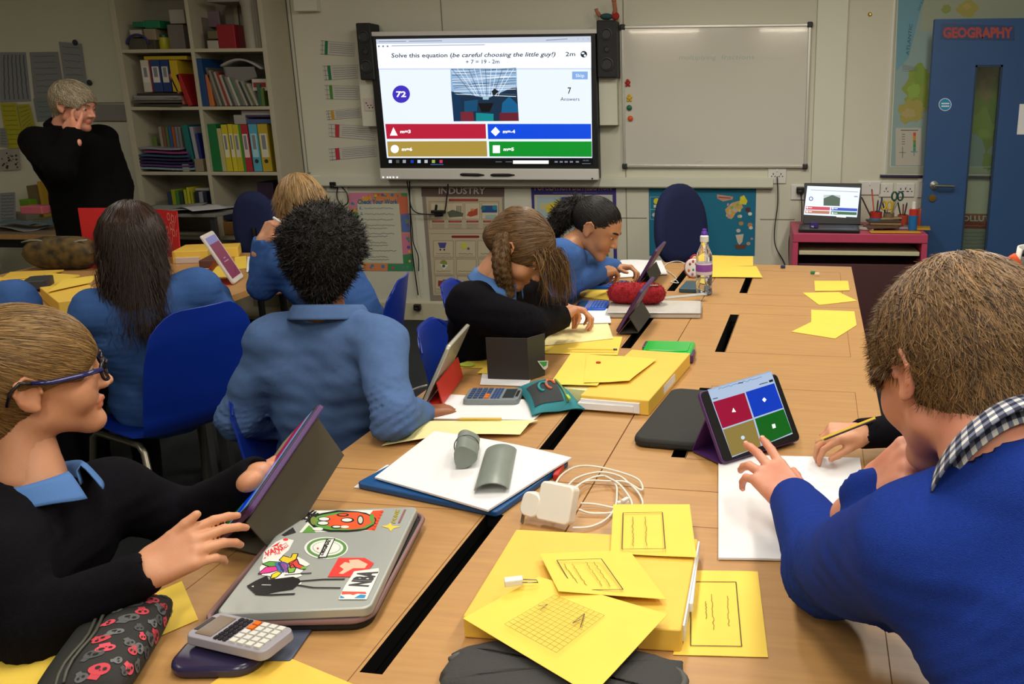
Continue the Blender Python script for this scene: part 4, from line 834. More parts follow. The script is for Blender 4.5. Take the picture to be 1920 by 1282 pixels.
# dark storage box under the far left table, desk tidy and piles on it
b = MB(); b.box((0, 0, .22), (.62, .4, .44), mat('navy_box', '#10142c', .6)); b.box((0, 0, .45), (.65, .43, .03), mat('navy_box2', '#181d3c', .6)); o = b.build('storage_box', bev=.01); o.location = (-4.55, 4.75, 0); tag(o, 'dark navy storage box in front of the old table at the far left', 'box')
def heap_sheet(px_, py_, z, w, d, rz, c, label, name='magazine', cat='magazine', th=.006, am=.008):
    p = onz(px_, py_, z); b = MB(); b.grid(lambda u, v: ((u-.5)*w, (v-.5)*d, am*math.sin(u*4+v*3)+am), 12, 8, C(c), th=th); o = b.build(name, smooth=40); o.location = (p.x, p.y, z+.002+th); o.rotation_euler = (0, 0, R(rz)); return tag(o, label, cat)
heap_sheet(8, 424, TZ, .32, .24, 5, '#6d7a94', 'flat blue-grey magazine at the left edge of the old table'); heap_sheet(42, 430, TZ, .30, .21, -12, '#9a9c9a', 'pale open magazine at the front of the old table', am=.012); heap_sheet(62, 421, TZ+.03, .30, .22, 18, '#55707c', 'blue-grey magazine on top of the pale one', am=.015)
def proplet(px_, py_, z, dims, c, label, name, cat, rz=0): p = onz(px_, py_, z); b = MB(); b.box((0, 0, dims[2]/2), dims, C(c)); o = b.build(name, bev=.004); o.location = (p.x, p.y, z+.001); o.rotation_euler = (0, 0, R(rz)); return tag(o, label, cat)
proplet(85, 405, TZ, (.10, .14, .22), '#6c5a3c', 'brown magazine holder behind the magazines on the old table', 'magazine_holder', 'holder', 8); proplet(97, 405, TZ, (.02, .16, .25), '#b08c1c', 'yellow folder standing behind the brown holder', 'folder', 'folder', 8)
proplet(60, 408, TZ, (.08, .08, .13), '#6c9a1c', 'bright green tub on the old table', 'tub', 'tub'); proplet(72, 400, TZ+.222, (.12, .09, .04), '#a8505c', 'pink box on top of the brown holder', 'card_box', 'box'); proplet(42, 412, TZ, (.16, .1, .05), '#7d786a', 'beige tray with papers left of the green tub', 'tray', 'tray')
o, S = poster([(0, 362), (28, 360), (30, 420), (0, 420)], crop(0, 0, 1), 'grey sheet of writing propped on the old table', C('#85878a'), 'propped_notice', 'notice', Y=5.55)
for k in range(8): S.scrawl((2, 367+k*6), (26, 366+k*6), .003, .004, C('#50545a'), 1, 12, k)
S.build('print', o)
# ================================================================= chairs
def moulded_chair(x, y, rz, label, h=.84, sw=.41):
    t = empty('moulded_chair', (x, y, 0), R(rz), label, 'chair')
    prof = [(.215, .425), (.20, .445), (.10, .438), (0, .43), (-.10, .43), (-.165, .445), (-.20, .49), (-.22, .56), (-.235, .64), (-.25, .72), (-.262, .79), (-.268, h)]
    def fn(u, v):
        k = v*(len(prof)-1); i = min(int(k), len(prof)-2); f = k-i; yy = prof[i][0]*(1-f)+prof[i+1][0]*f; zz = prof[i][1]*(1-f)+prof[i+1][1]*f
        s = 2*u-1; wv = sw/2*(.93+.07*math.sin(math.pi*min(1, v*1.2))); e = max(0, v-.80)/.2; wv *= (1-.10*e*e)
        back = max(0, min(1, (v-.45)/.15)); seat = 1-back
        return (s*wv, yy+back*.035*s*s, zz+seat*.02*s*s-.07*e*max(0, abs(s)-.45)**2/.3)
    b = MB(); b.grid(fn, 14, 33, M_blueplast, th=-.006); b.build('seat_shell', t, smooth=60, bev=.002)
    for sx in (-1, 1):
        b = MB(); b.tube([(sx*.22, .24, 0), (sx*.195, .16, .40), (sx*.19, .13, .418), (sx*.19, -.11, .418), (sx*.195, -.14, .40), (sx*.23, -.25, 0)], .011, M_tube, 10); b.build('leg', t, smooth=60)
        for yy in (.24, -.25): b = MB(); b.lathe([(.015, 0), (.015, .02)], M_black, 12, Matrix.Translation((sx*(.22 if yy > 0 else .23), yy, 0))); b.build('foot', t, smooth=40)
    b = MB(); b.tube([(-.19, .03, .418), (.19, .03, .418)], .009, M_tube); b.build('crossbar', t, smooth=60)
    return t
moulded_chair(-2.03, 2.77, 66, 'dark blue moulded plastic chair of the long-haired pupil', h=.87)
moulded_chair(-1.10, 2.20, -84, 'bright blue moulded plastic chair under the curly-haired pupil', h=.80)
moulded_chair(-.83, 2.80, -84, 'blue plastic chair behind the pupil with the plait', h=.80)
moulded_chair(-1.70, 3.44, 100, 'blue plastic chair under the blonde pupil', h=.82)
moulded_chair(-1.00, 3.50, -84, 'blue plastic chair under the ponytailed pupil', h=.80)
moulded_chair(.48, 1.78, 93, 'blue plastic chair of the pupil hidden behind the man in blue', h=.80)
moulded_chair(-1.24, 1.09, -72, 'blue plastic chair under the boy with glasses', h=.80)
moulded_chair(.56, .70, 39, 'blue plastic chair under the man in the blue jumper', h=.80)
def office_chair(x, y, rz, label, w=.42, h0=.56, h1=1.06, tilt=0):
    t = empty('office_chair', (x, y, 0), R(rz), label, 'chair')
    def ell(cx, cz, rx, rz_, th, cy, ny, pw=2.4):
        b = MB(); n = 36; rings = [(0, -th/2), (.7, -th/2), (.93, -th*.42), (1, 0), (.93, th*.42), (.7, th/2), (0, th/2)]; vs = []
        for s, dy in rings:
            for k in range(n):
                a = 2*math.pi*k/n; ca, sa = math.cos(a), math.sin(a); X = abs(ca)**(2/pw)*(1 if ca >= 0 else -1); Z = abs(sa)**(2/pw)*(1 if sa >= 0 else -1)
                zz = Z*rz_*s; xx = X*rx*s*(1-.10*Z)
                vs.append((cx+xx, cy+dy+.10*(xx/.3)**2*.4-ny*(zz), cz+zz))
        fs = [(i*n+k, i*n+(k+1) % n, (i+1)*n+(k+1) % n, (i+1)*n+k) for i in range(len(rings)-1) for k in range(n)]; b.raw(vs, fs, M_navyfab); return b
    ell(0, (h0+h1)/2, w/2, (h1-h0)/2, .07, -.24, .06).build('backrest', t, smooth=True)
    b = MB(); b.prism([(x_*.5/.5, y_) for x_, y_ in rrect(.46, .46, .14, 6)], .44, .50, M_navyfab); b.build('seat', t, bev=.02, smooth=40)
    b = MB(); b.tube([(0, -.28, h0+.2), (0, -.30, .50), (0, -.22, .42), (0, 0, .42)], .014, M_black); b.build('back_stem', t, smooth=60)
    b = MB(); b.tube([(0, 0, .10), (0, 0, .44)], .025, M_black, 12); b.build('gas_column', t, smooth=40)
    for k in range(5):
        a = 2*math.pi*k/5; b = MB(); b.tube([(0, 0, .12), (.28*math.cos(a), .28*math.sin(a), .07)], [.025, .015], M_black); b.build('base_arm', t, smooth=40)
        b = MB(); b.tube([(.28*math.cos(a)-.012, .28*math.sin(a), .028), (.28*math.cos(a)+.012, .28*math.sin(a), .028)], .027, M_dark, 12); b.build('castor', t, smooth=40)
pc = ony(1330, 430, 4.95); office_chair(pc.x-.03, 5.15, 225, 'navy office chair in front of the picture map', w=.40, h0=.55, h1=ony(1330, 357, 4.9).z)
pc = ony(480, 412, 5.05); office_chair(pc.x, 5.25, 5, 'dark navy office chair in front of the bookcase', w=.28, h0=.60, h1=ony(478, 358, 5.0).z)
# ================================================================= the pink desk, laptop and pens
PY0_, PY1_ = 5.40, 5.96
pz = ony(1600, 443, PY0_).z; px0, px1 = ony(1487, 445, PY0_).x, ony(1740, 450, PY0_).x
M_pink = mat('pink_paint', '#b8405f', .45, var=.03, vscale=6)
t = empty('pink_desk', ((px0+px1)/2, (PY0_+PY1_)/2, 0), 0, 'pink computer desk with a pull-out shelf beside the blue door', 'desk'); hw = (px1-px0)/2; hd = (PY1_-PY0_)/2
b = MB(); b.box((0, 0, pz-.012), (2*hw, 2*hd, .055), M_pink); b.build('top_board', t, bev=.004)
for sx in (-1, 1): b = MB(); b.box((sx*(hw-.016), 0, (pz-.04)/2), (.034, 2*hd-.01, pz-.04), M_pink); b.build('side_panel', t, bev=.003)
b = MB(); b.box((0, hd-.012, (pz-.05)/2), (2*hw-.07, .018, pz-.06), mat('maroon_board', '#5a2c30', .6)); b.build('back_panel', t)
zsf = ony(1600, 476, PY0_).z; b = MB(); b.box((0, -.01, zsf), (2*hw-.08, 2*hd-.06, .024), mat('cream_shelf', '#c6bf9b', .5)); b.build('keyboard_shelf', t, bev=.003)
b = MB(); b.box((0, -hd+.05, (zsf-.06)/2), (2*hw-.075, .02, zsf-.08), mat('maroon_door', '#4c2a2c', .55)); b.build('cupboard_front', t, bev=.002)
DZ = pz+.0165
p0, p1 = onz(1478, 428, DZ), onz(1592, 436, DZ)
lx, rx = ony(1507, 346, 5.72), ony(1617, 348, 5.72); sw = rx.x-lx.x
lt = empty('laptop', (ony(1560, 420, 5.66).x, 5.66, DZ), R(-4), 'black open laptop showing the quiz, on the pink desk', 'laptop')
bw = sw*.98; b = MB(); b.box((-.02, -.12, .011), (bw*1.02, .25, .02), M_black); b.build('base', lt, bev=.004)
b = MB(); b.box((-.02, -.10, .0216), (bw*.86, .10, .001), mat('keys', '#262626', .5)); b.build('keyboard', lt)
ltz = 12; LX = Matrix.Translation((lt.location.x, 5.69, DZ+.018)) @ Matrix.Rotation(R(-2), 4, 'Z') @ Matrix.Rotation(R(90-ltz), 4, 'X'); lh = (ony(1560, 347, 5.74).z-DZ)*1.0
b = MB(); b.box((0, lh/2, -.006), (bw, lh, .012), M_black); o = b.build('screen_lid', lt, bev=.003); o.matrix_world = LX; Mw = o.matrix_world.copy(); o.parent = lt; o.matrix_basis = lt.matrix_basis.inverted() @ Mw
S = Art(LX, cE, .0004)
S.poly([(290, 188), (948, 212), (905, 578), (245, 545)], gw, 2); S.poly([(330, 235), (920, 262), (920, 268), (330, 240)], ga, 3)
for p, c in (([(272, 440), (572, 452), (568, 492), (268, 480)], '#d84058'), ([(588, 455), (912, 470), (908, 505), (584, 492)], '#1048c8'), ([(268, 490), (568, 502), (562, 538), (262, 526)], '#c07858'), ([(584, 502), (905, 516), (900, 552), (580, 540)], '#206c40')): S.poly(p, glow(c, .9), 3)
S.disc(335, 348, 27, glow('#5048a8', .9), 3); S.disc(335, 348, 17, gw, 4); S.poly([(492, 300), (700, 305), (692, 440), (490, 432)], glow('#45604c', .8), 3); S.poly([(492, 300), (700, 305), (697, 340), (600, 300), (492, 345)], glow('#c8d4d8', .9), 4)
for (x, y) in ((288, 458), (286, 508), (606, 470), (603, 525)): S.disc(x, y, 12, gW, 4); S.line((x+18, y), (x+60, y+2), .004, gW, 4)
S.poly([(248, 545), (905, 578), (904, 590), (247, 560)], gn, 3); S.poly([(650, 560), (770, 566), (769, 582), (649, 575)], gW, 4); S.line((870, 320), (915, 322), .006, ga, 3)
o = S.build('screen_picture'); setparent(o, lt)
def dz(x, y): return onz(x, y, DZ)
def pobj(x, y, dims, c, label, name, cat, rz=0, M=None, z=0): p = dz(x, y); b = MB(); b.box((0, 0, dims[2]/2), dims, M or C(c)); o = b.build(name, bev=.003); o.location = (p.x, p.y, DZ+.001+z); o.rotation_euler = (0, 0, R(rz)); return tag(o, label, cat)
o = pobj(1526, 432, (.05, .03, .05), '#3c2472', 'small purple block with a white 7 in front of the laptop', 'desk_number', 'number block', 6)
S = Art(frameX(o.location+Vector((0, -.0165, 0)), (1, .1, 0), (0, 0, 1)), cE); S.text('7', (335, 738), (370, 738), (335, 685), C('#d8d4e0'), 2); setparent(S.build('lettering'), o)
pobj(1564, 433, (.22, .03, .012), '#c9c5ba', 'pale ruler-like strip in front of the laptop', 'strip', 'strip', -1)
pobj(1678, 436, (.30, .08, .006), '#c99a1c', 'yellow folder at the front edge of the pink desk', 'folder', 'folder', 1); pobj(1722, 429, (.14, .13, .01), '#b38a1c', 'mustard pad at the right end of the pink desk', 'note_pad', 'pad', -8)
for i, (x, y, w, d, rz, c) in enumerate(((1652, 430, .20, .10, 12, '#5c4630'), (1660, 428, .19, .08, -8, '#8a6a48'), (1655, 427, .20, .09, 4, '#4a3a2c'), (1664, 426, .16, .07, 20, '#a08a66'))): pobj(x, y, (w, d, .012), c, 'brown leather notebook in the small pile on the pink desk, %s' % ('lowest', 'second', 'third', 'topmost')[i], 'notebook', 'notebook', rz, z=.010+.0135*i)
for i, (x, y, rz, c) in enumerate(((1612, 428, 30, '#8a8478'), (1625, 431, -20, '#b0a79c'), (1634, 424, 60, '#5a4a48'), (1690, 430, 10, '#8d8d94'), (1700, 426, -30, '#6c6c74'), (1605, 425, 0, '#2a2a2c'))): pobj(x, y, (.09, .035, .015), c, ('grey eraser block', 'pale tape dispenser', 'dark stapler', 'silver hole punch', 'grey marker tin', 'black charger block')[i]+' among the clutter on the pink desk', ('eraser', 'tape_dispenser', 'stapler', 'hole_punch', 'marker_tin', 'charger_block')[i], 'stationery', rz)
def pot(x, y, r, h, c, label, items, band=None, tz=0):
    p = dz(x, y); t = MB(); t.lathe([(r*.9, 0), (r, .004), (r, h), (r*.9, h), (r*.88, h*.1), (.001, h*.09)], C(c, .4), 20); o = t.build('pen_pot', smooth=40); o.location = (p.x, p.y, DZ+.001); tag(o, label, 'pot')
    if band: b = MB(); b.lathe([(r*1.01, h*.2), (r*1.02, h*.22), (r*1.02, h*.6), (r*1.01, h*.62)], C(band), 20); b.build('label_band', o, smooth=40)
    for i, (a, tl_, L, c2_, kind) in enumerate(items):
        b = MB(); d = Vector((math.cos(R(a))*math.sin(R(tl_)), math.sin(R(a))*math.sin(R(tl_)), math.cos(R(tl_)))); s = Vector((p.x, p.y, DZ+.012)); e = s+d*L
        if kind == 'scissors':
            for sgn in (-1, 1):
                ctr = e+Vector((sgn*.018, 0, -.012)); b.tube([ctr+Vector((.016*math.cos(q_), 0, .026*math.sin(q_))) for q_ in [2*math.pi*k/14 for k in range(14)]], .006, C(c2_, .4), 8, closed=True)
                b.tube([s, e+Vector((sgn*.006, 0, -.04))], .003, M_steel)
        else: b.tube([s, e], [.004, .005], C(c2_, .4), 8); b.tube([e, e+d*.012], [.005, .002], M_ink, 8)
        o2 = b.build('scissors' if kind == 'scissors' else 'pen', smooth=50); tag(o2, ('%s scissors in the %s' if kind == 'scissors' else '%s pen in the %s') % (kind if kind not in ('scissors',) else {'#c9a81c': 'yellow-handled', '#15493c': 'dark green-handled', '#1a3c44': 'teal-handled'}.get(c2_, 'dark'), label.split(' on the')[0].split(' beside')[0]), 'scissors' if kind == 'scissors' else 'pen')
    return o
pot(1641, 427, .038, .10, '#a8281c', 'red and blue striped pen pot on the left of the pink desk clutter', [(200, 30, .20, '#3a2a2a', 'brown'), (20, 12, .17, '#15306c', 'blue'), (60, 8, .15, '#1a1a1e', 'black'), (120, 14, .22, '#c04a3c', 'red')], band='#20688c')
pot(1665, 426, .034, .09, '#77664c', 'clear beige pot full of scissors beside the striped pot', [(10, 14, .20, '#15493c', 'scissors'), (200, 8, .14, '#c9a81c', 'scissors'), (300, 16, .16, '#c9a81c', 'yellow'), (150, 18, .17, '#1a2c50', 'navy')])
pot(1692, 425, .034, .075, '#a23a28', 'rust red pen pot beside the glue stick', [(30, 10, .13, '#202028', 'thin black'), (160, 15, .14, '#282830', 'grey'), (90, 8, .12, '#803020', 'rust')])
p = dz(1709, 430); b = MB(); b.lathe([(.026, 0), (.027, .004), (.027, .09)], C('#1c6ca8', .3), 20); b.lathe([(.026, .09), (.026, .125), (.020, .13)], C('#b8342c', .3), 20); b.lathe([(.014, .13), (.012, .17), (.004, .175)], M_white, 16); o = b.build('glue_bottle', smooth=40); o.location = (p.x, p.y-.03, DZ+.001); tag(o, 'blue glue bottle with a red collar and white nozzle on the pink desk', 'bottle')
p = dz(1717, 424); b = MB(); b.lathe([(.024, 0), (.024, .10), (.02, .11)], C('#a03c24', .4), 18); o = b.build('orange_tin', smooth=40); o.location = (p.x+.03, p.y+.02, DZ+.001); tag(o, 'orange-brown tin at the right end of the pink desk', 'tin')
# orange and white jacket hanging at the right edge of the picture
cp = at(1938, 535, 2.95)
b = MB(); b.grid(lambda u, v: (cp.x+.16*math.cos(math.pi*(1-v))*(.6+.4*u)+.05*(1-v), cp.y+.12*math.sin(math.pi*v), cp.z+.12-.62*u*(1+.03*math.sin(9*v))), 14, 20, mat('hi_white', '#d9d4cc', .8, var=.03), th=.006)
jk = b.build('jacket', smooth=True); tag(jk, 'white jacket with an orange edge at the right border of the picture', 'jacket')
b = MB(); b.tube([(cp.x-.085+.03*math.sin(k*.6), cp.y-.012-.01*k*.1, cp.z+.10-.022*k) for k in range(8)], [.016]*8, mat('hi_orange', '#d8561c', .7), 8); b.build('collar_trim', jk, smooth=True)
b = MB(); b.tube([(cp.x, cp.y+.05, 0), (cp.x, cp.y+.05, cp.z+.12)], .014, M_dark); b.tube([(cp.x-.05, cp.y+.05, cp.z+.10), (cp.x+.12, cp.y+.05, cp.z+.10)], .012, M_dark); b.lathe([(.16, 0), (.16, .02), (.02, .035)], M_dark, 24, Matrix.Translation((cp.x, cp.y+.05, 0)))
tag(b.build('coat_stand', smooth=40), 'dark stand carrying the white and orange jacket', 'coat stand')
# ================================================================= things lying on the desks
k3, k4, k5, k6b = crop(0, 900, 640/1920), crop(380, 780, 720/1839), crop(700, 600, 650/1920), crop(840, 860, 640/1920)
kL, kT, kB, kM = crop(440, 930, 360/1846), crop(1290, 670, 430/1901), crop(0, 1060, 420/1920), crop(1030, 440, 320/1578)
kG, kN, kID = crop(220, 370, 300/1920), crop(0, 380, 240/1183), crop(0, 0, 1)
T0 = TZ+.0008
def slab(name, pts, z, th, M, label, cat, r=.01, K=None, bev=.002, dome=0):
    if K: pts = [K(*p) for p in pts]
    c, a, w, d = fitrect(pts, z+th); b = MB(); b.prism(rrect(w, d, min(r, w/2.1, d/2.1)), 0, th, M, top=[(x*(1-dome), y*(1-dome)) for x, y in rrect(w, d, min(r, w/2.1, d/2.1))] if dome else None)
    o = b.build(name, bev=bev, smooth=35); o.location = (c.x, c.y, z); o.rotation_euler = (0, 0, a); tag(o, label, cat); return o, c, a, w, d
def top_art(o, z, K=None, dz=.0002): return Art(flatX(Vector((o.location.x, o.location.y, z)), o.rotation_euler.z), K, dz)
# ---- silver laptop covered with stickers, on its sleeve
sl_pts = [(378, 1168), (690, 1160), (798, 962), (553, 968)]
so, *_ = slab('laptop_sleeve', sl_pts, T0, .020, mat('sleeve_black', '#191817', .8, bump=.4, bscale=400), 'black padded sleeve lying under the laptop with stickers', 'sleeve', r=.03, bev=.006)
c_, a_, w_, d_ = fitrect(sl_pts, TZ+.02); b = MB(); ring = rrect(w_+.004, d_+.004, .03); b.tube([(x, y, .019) for x, y in ring], .0045, mat('lining', '#8a6a66', .9), 6, closed=True); b.build('lining_edge', so, smooth=60)
LT = TZ+.0245
lo, c_, a_, w_, d_ = slab('laptop', [(396, 1151), (697, 1138), (782, 949), (557, 957)], LT, .016, mat('aluminium', '#b4b8b2', .42, metal=.35, var=.02, vscale=6), 'closed silver laptop covered with colourful stickers', 'laptop', r=.014, bev=.0025)
b = MB(); b.prism(rrect(w_-.004, d_-.004, .013), -.0012, .004, mat('laptop_base', '#6b6a68', .5)); b.build('base', lo)
S = top_art(lo, LT+.0162, kL)
w0, kk = C('#e6e6de', .5), C('#161616', .5)
S.poly([(620, 135), (880, 140), (1430, 130), (1350, 330), (620, 350), (700, 250)], C('#e2e6d8', .5), 1)
S.poly([(1330, 140), (1430, 135), (1350, 330), (1180, 325)], C('#e04a22', .5), 2); S.poly([(650, 350), (715, 280), (740, 300), (780, 350)], C('#5c9a3c', .5), 2)
blob(S, 1040, 245, 330, 105, '#161616', 3, sd=4, am=.05); blob(S, 1050, 245, 305, 88, '#5c9a3c', 4, sd=4, am=.05); blob(S, 1090, 240, 240, 78, '#e0521c', 5, sd=6, am=.15)
for (x, y, rx, ry, c, z) in ((860, 225, 60, 22, '#161616', 6), (860, 225, 50, 16, '#e6e6de', 7), (850, 265, 60, 22, '#161616', 6), (850, 265, 50, 16, '#e6e6de', 7), (1085, 235, 65, 24, '#161616', 6), (1080, 235, 50, 16, '#e6e6de', 7), (1210, 235, 32, 46, '#161616', 6), (1210, 235, 22, 34, '#c8ccb8', 7), (1040, 185, 60, 16, '#161616', 6), (1040, 185, 40, 9, '#e0521c', 7), (980, 300, 55, 16, '#161616', 6), (980, 300, 38, 9, '#e6e6de', 7), (800, 320, 50, 16, '#e6e6de', 6), (1320, 215, 22, 40, '#5c9a3c', 6), (1060, 300, 40, 12, '#e6e6de', 6), (760, 240, 30, 40, '#7c8a3c', 5)):
    S.disc(x, y, rx, C(c, .5), z, sy=ry/rx)
for k in range(7): S.disc(1420-k*14, 150+k*27, 13, C('#e04a22', .5), 6, n=7)
for a, b_ in (((630, 160), (760, 190)), ((760, 140), (640, 230)), ((700, 130), (720, 240)), ((780, 150), (690, 250)), ((620, 210), (700, 225)), ((730, 175), (850, 180)), ((800, 165), (760, 225))): S.line(a, b_, .0045, kk, 4)
S.poly([(450, 375), (560, 300), (590, 350), (480, 385)], C('#26262a', .5), 2)
S.poly([(1410, 290), (1470, 280), (1500, 255), (1510, 285), (1600, 295), (1530, 310), (1500, 340), (1480, 310)], C('#e8c840', .5), 2); S.text('DUNK', (1540, 265), (1590, 130), (1505, 255), C('#a89a2c', .5), 3, bold=.04); S.line((1580, 260), (1640, 130), .004, C('#8a5a5a', .5), 3)
S.disc(880, 500, 210, w0, 2, sy=.5, n=40); S.disc(885, 500, 192, C('#5c8c4c', .5), 3, sy=.5, n=40); S.disc(885, 500, 160, w0, 4, sy=.47, n=40); S.disc(885, 500, 135, C('#8cae80', .5), 5, sy=.45, n=40); S.disc(885, 500, 128, w0, 6, sy=.44, n=40)
S.poly([(885, 418), (968, 412), (885, 598), (800, 600)], kk, 7); S.poly([(895, 424), (956, 420), (878, 590), (815, 592)], w0, 8); S.text('ORIGINAL', (845, 585), (925, 430), (820, 570), kk, 9, bold=.06); S.disc(800, 510, 12, C('#d04a3c', .5), 7, n=5)
S.poly([(262, 640), (280, 540), (400, 440), (480, 405), (570, 425), (520, 520), (440, 590), (420, 640)], w0, 2)
S.poly([(345, 495), (440, 440), (410, 480)], C('#e01c24', .5), 3); S.poly([(262, 640), (290, 590), (340, 600), (330, 640)], C('#e01c24', .5), 3); S.text('VANS', (300, 590), (470, 510), (285, 540), C('#e03c3c', .5), 4, bold=.03); S.text('OFF THE WALL', (340, 640), (520, 480), (330, 610), C('#e03c3c', .5), 4, bold=.02); S.disc(490, 420, 26, C('#e03c3c', .5), 3, sy=.5, n=12); S.line((290, 570), (500, 450), .0015, C('#e03c3c', .5), 3)
blob(S, 460, 690, 240, 120, '#e6e6de', 5, sd=8, am=.2)
for pts, c in (([(225, 755), (300, 690), (400, 680), (420, 720), (330, 745)], '#d83c8c'), ([(265, 660), (330, 635), (430, 640), (440, 680), (330, 685)], '#5ca040'), ([(345, 800), (360, 760), (440, 720), (450, 750), (400, 790)], '#e8d020'), ([(520, 745), (510, 700), (560, 660), (590, 700), (570, 740)], '#7cb43c'), ([(430, 620), (470, 580), (540, 600), (560, 560), (610, 560), (590, 620), (540, 660), (470, 650)], '#e8c428'), ([(520, 650), (600, 610), (620, 660), (690, 690), (660, 715), (580, 690), (540, 700)], '#d8443c')): S.poly(pts, C(c, .5), 7); S.path(pts, .0016, kk, 8, closed=True)
S.disc(460, 680, 60, C('#3c4c9c', .5), 8, sy=.7); S.disc(465, 685, 42, C('#a8508c', .5), 9, sy=.7)
for k in range(3): S.line((395+k*32, 650), (440+k*32, 740), .0035, C(('#3c6ab0', '#2c3c70', '#7c4c90')[k], .5), 10)
S.poly([(640, 690), (690, 680), (690, 705), (640, 710)], C('#6cb03c', .5), 8)
S.poly([(115, 870), (200, 820), (310, 770), (330, 810), (560, 780), (620, 800), (640, 830), (560, 900), (420, 920), (280, 950), (190, 940)], kk, 6); S.path([(200, 945), (340, 955), (580, 945)], .004, kk, 6); S.path([(560, 830), (660, 820), (860, 805), (1060, 803)], .0035, kk, 6); S.path([(600, 860), (760, 885), (1020, 888)], .0032, kk, 6); S.path([(480, 765), (640, 750), (740, 745)], .0026, kk, 6); S.disc(600, 835, 42, w0, 5, sy=.7); S.poly([(160, 875), (185, 868), (182, 882)], w0, 7); S.path([(260, 860), (350, 862)], .0015, w0, 7)
S.poly([(1000, 598), (1250, 598), (1340, 650), (1285, 720), (1170, 725), (1130, 780), (895, 780)], C('#e83c34', .5), 5); S.poly([(1010, 680), (1060, 640), (1110, 650), (1100, 620), (1190, 615), (1280, 660), (1250, 700), (1140, 700), (1040, 755), (1000, 750), (1050, 710)], C('#eebca0', .5), 6)
S.poly([(1000, 1000), (1055, 880), (1150, 730), (1385, 700), (1390, 740), (1270, 1000)], w0, 7)
S.text('NBA', (1275, 880), (1375, 735), (1100, 870), C('#3c3c3e', .5), 9, bold=.05)
S.poly([(1035, 925), (1260, 930), (1270, 950), (1180, 945), (1140, 960), (1110, 950), (1030, 955)], C('#e0503c', .5), 9); S.poly([(1012, 990), (1020, 965), (1060, 985), (1045, 990)], C('#2c8cc0', .5), 9); S.poly([(1150, 990), (1210, 955), (1265, 960), (1250, 990)], C('#2c8cc0', .5), 9)
o = S.build('stickers'); setparent(o, lo)
# ---- calculators and pencil case at the near left
def calc(name, pts, z, th, label, body, keys, K=None, tilt=None, screen='#7a6a5a', rows=5, cols=6, orange=True, dark='#202028', cat='calculator', light='#d8d6cc'):
    if K: pts = [K(*p) for p in pts]
    c, a, w, d = fitrect(pts, z+th); t = MB(); t.prism(rrect(w, d, .012), 0, th, body, top=rrect(w*.97, d*.96, .011)); o = t.build(name, bev=.0015, smooth=40)
    X = flatX(Vector((c.x, c.y, z)), a)
    if tilt: X = X @ Matrix.Rotation(R(tilt[0]), 4, 'X') @ Matrix.Rotation(R(tilt[1]), 4, 'Y')
    o.matrix_world = X; tag(o, label, cat)
    L, Wd = (w, d)  # length along x: screen at -x end
    b = MB(); b.box((-L*.30, 0, th+.0006), (L*.20, Wd*.72, .0012), C(screen, .25)); b.build('screen', o)
    b = MB(); b.box((-L*.44, 0, th+.0004), (L*.05, Wd*.5, .0008), C('#2c1c18', .3)); b.build('solar_cell', o)
    kd, kl = MB(), MB()
    for r in range(3):
        for q_ in range(cols): kd.box((-L*.13+r*L*.055, (q_-(cols-1)/2)*Wd*.84/cols, th+.0012), (L*.038, Wd*.66/cols, .0024), C(dark, .4))
    for r in range(4):
        for q_ in range(cols-1): kl.box((L*.08+r*L*.10, (q_-(cols-2)/2)*Wd*.84/(cols-1), th+.0018), (L*.072, Wd*.64/(cols-1), .0036), C('#e0701c' if (orange and r == 0 and q_ >= cols-3) else light, .4))
    kd.build('function_keys', o); kl.build('number_keys', o); return o
o, c_, a_, w_, d_ = slab('calculator_cover', [(325, 1250), (455, 1256), (540, 1180), (345, 1185)], T0, .018, mat('case_navy', '#2c2744', .25), 'dark purple plastic calculator cover under the tilted calculator', 'cover', r=.03, bev=.006)
slab('blue_card', [(420, 1236), (548, 1238), (581, 1178), (470, 1172)], T0, .004, mat('bluegrey_card', '#4f5668', .6), 'blue-grey card sticking out from under the calculator', 'card', r=.003, bev=.0008)
calc('scientific_calculator', [(340, 1192), (488, 1222), (572, 1172), (398, 1151)], TZ+.026, .014, 'silver calculator with pale keys and an orange key, resting on its purple cover', mat('calc_silver', '#9a97a0', .35), None, tilt=(0, 0))
calc_r = None
# skull pencil case (open, dark lining to the left)
q = fitrect([(105, 1290), (330, 1290), (330, 1190), (200, 1140)], TZ+.03)
pcX = flatX(onz(215, 1250, TZ), math.atan2((onz(285, 1165, TZ)-onz(185, 1330, TZ)).y, (onz(285, 1165, TZ)-onz(185, 1330, TZ)).x))
def pouchfn(L, Wd, H, px=2.3):
    def fn(u, v):
        a = 2*math.pi*v; s = 2*u-1; e = (1-abs(s)**4)**.5 if abs(s) < 1 else 0; e = max(e, .02)
        return (s*L/2, Wd/2*math.copysign(abs(math.cos(a))**.8, math.cos(a))*(.75+.25*e), H/2+H/2*math.copysign(abs(math.sin(a))**.8, math.sin(a))*e)
    return fn
pcM = mat('skull_cloth', '#2a2927', .85, bump=.3, bscale=500)
b = MB(); b.grid(pouchfn(.235, .082, .062), 24, 28, pcM); pc_ = b.build('pencil_case', smooth=True); pc_.matrix_world = pcX @ Matrix.Translation((0, -.012, 0)); tag(pc_, 'dark pencil case printed with pink and grey skulls at the bottom left', 'pencil case')
b = MB(); b.grid(pouchfn(.225, .05, .052), 24, 24, mat('lining_dark', '#191a14', .7)); b.build('open_flap', pc_, smooth=True).location = (-.005, .048, 0)
b = MB()
for off, zz in ((.030, .060), (.040, .056)): b.tube([(-.10+.02*k, off+.004*math.sin(k), zz-.00045*(k-5)**2) for k in range(11)], .0022, mat('zip', '#4a4a40', .5), 6)
b.build('zip', pc_, smooth=True)
q = random.Random(9); sk = MB()
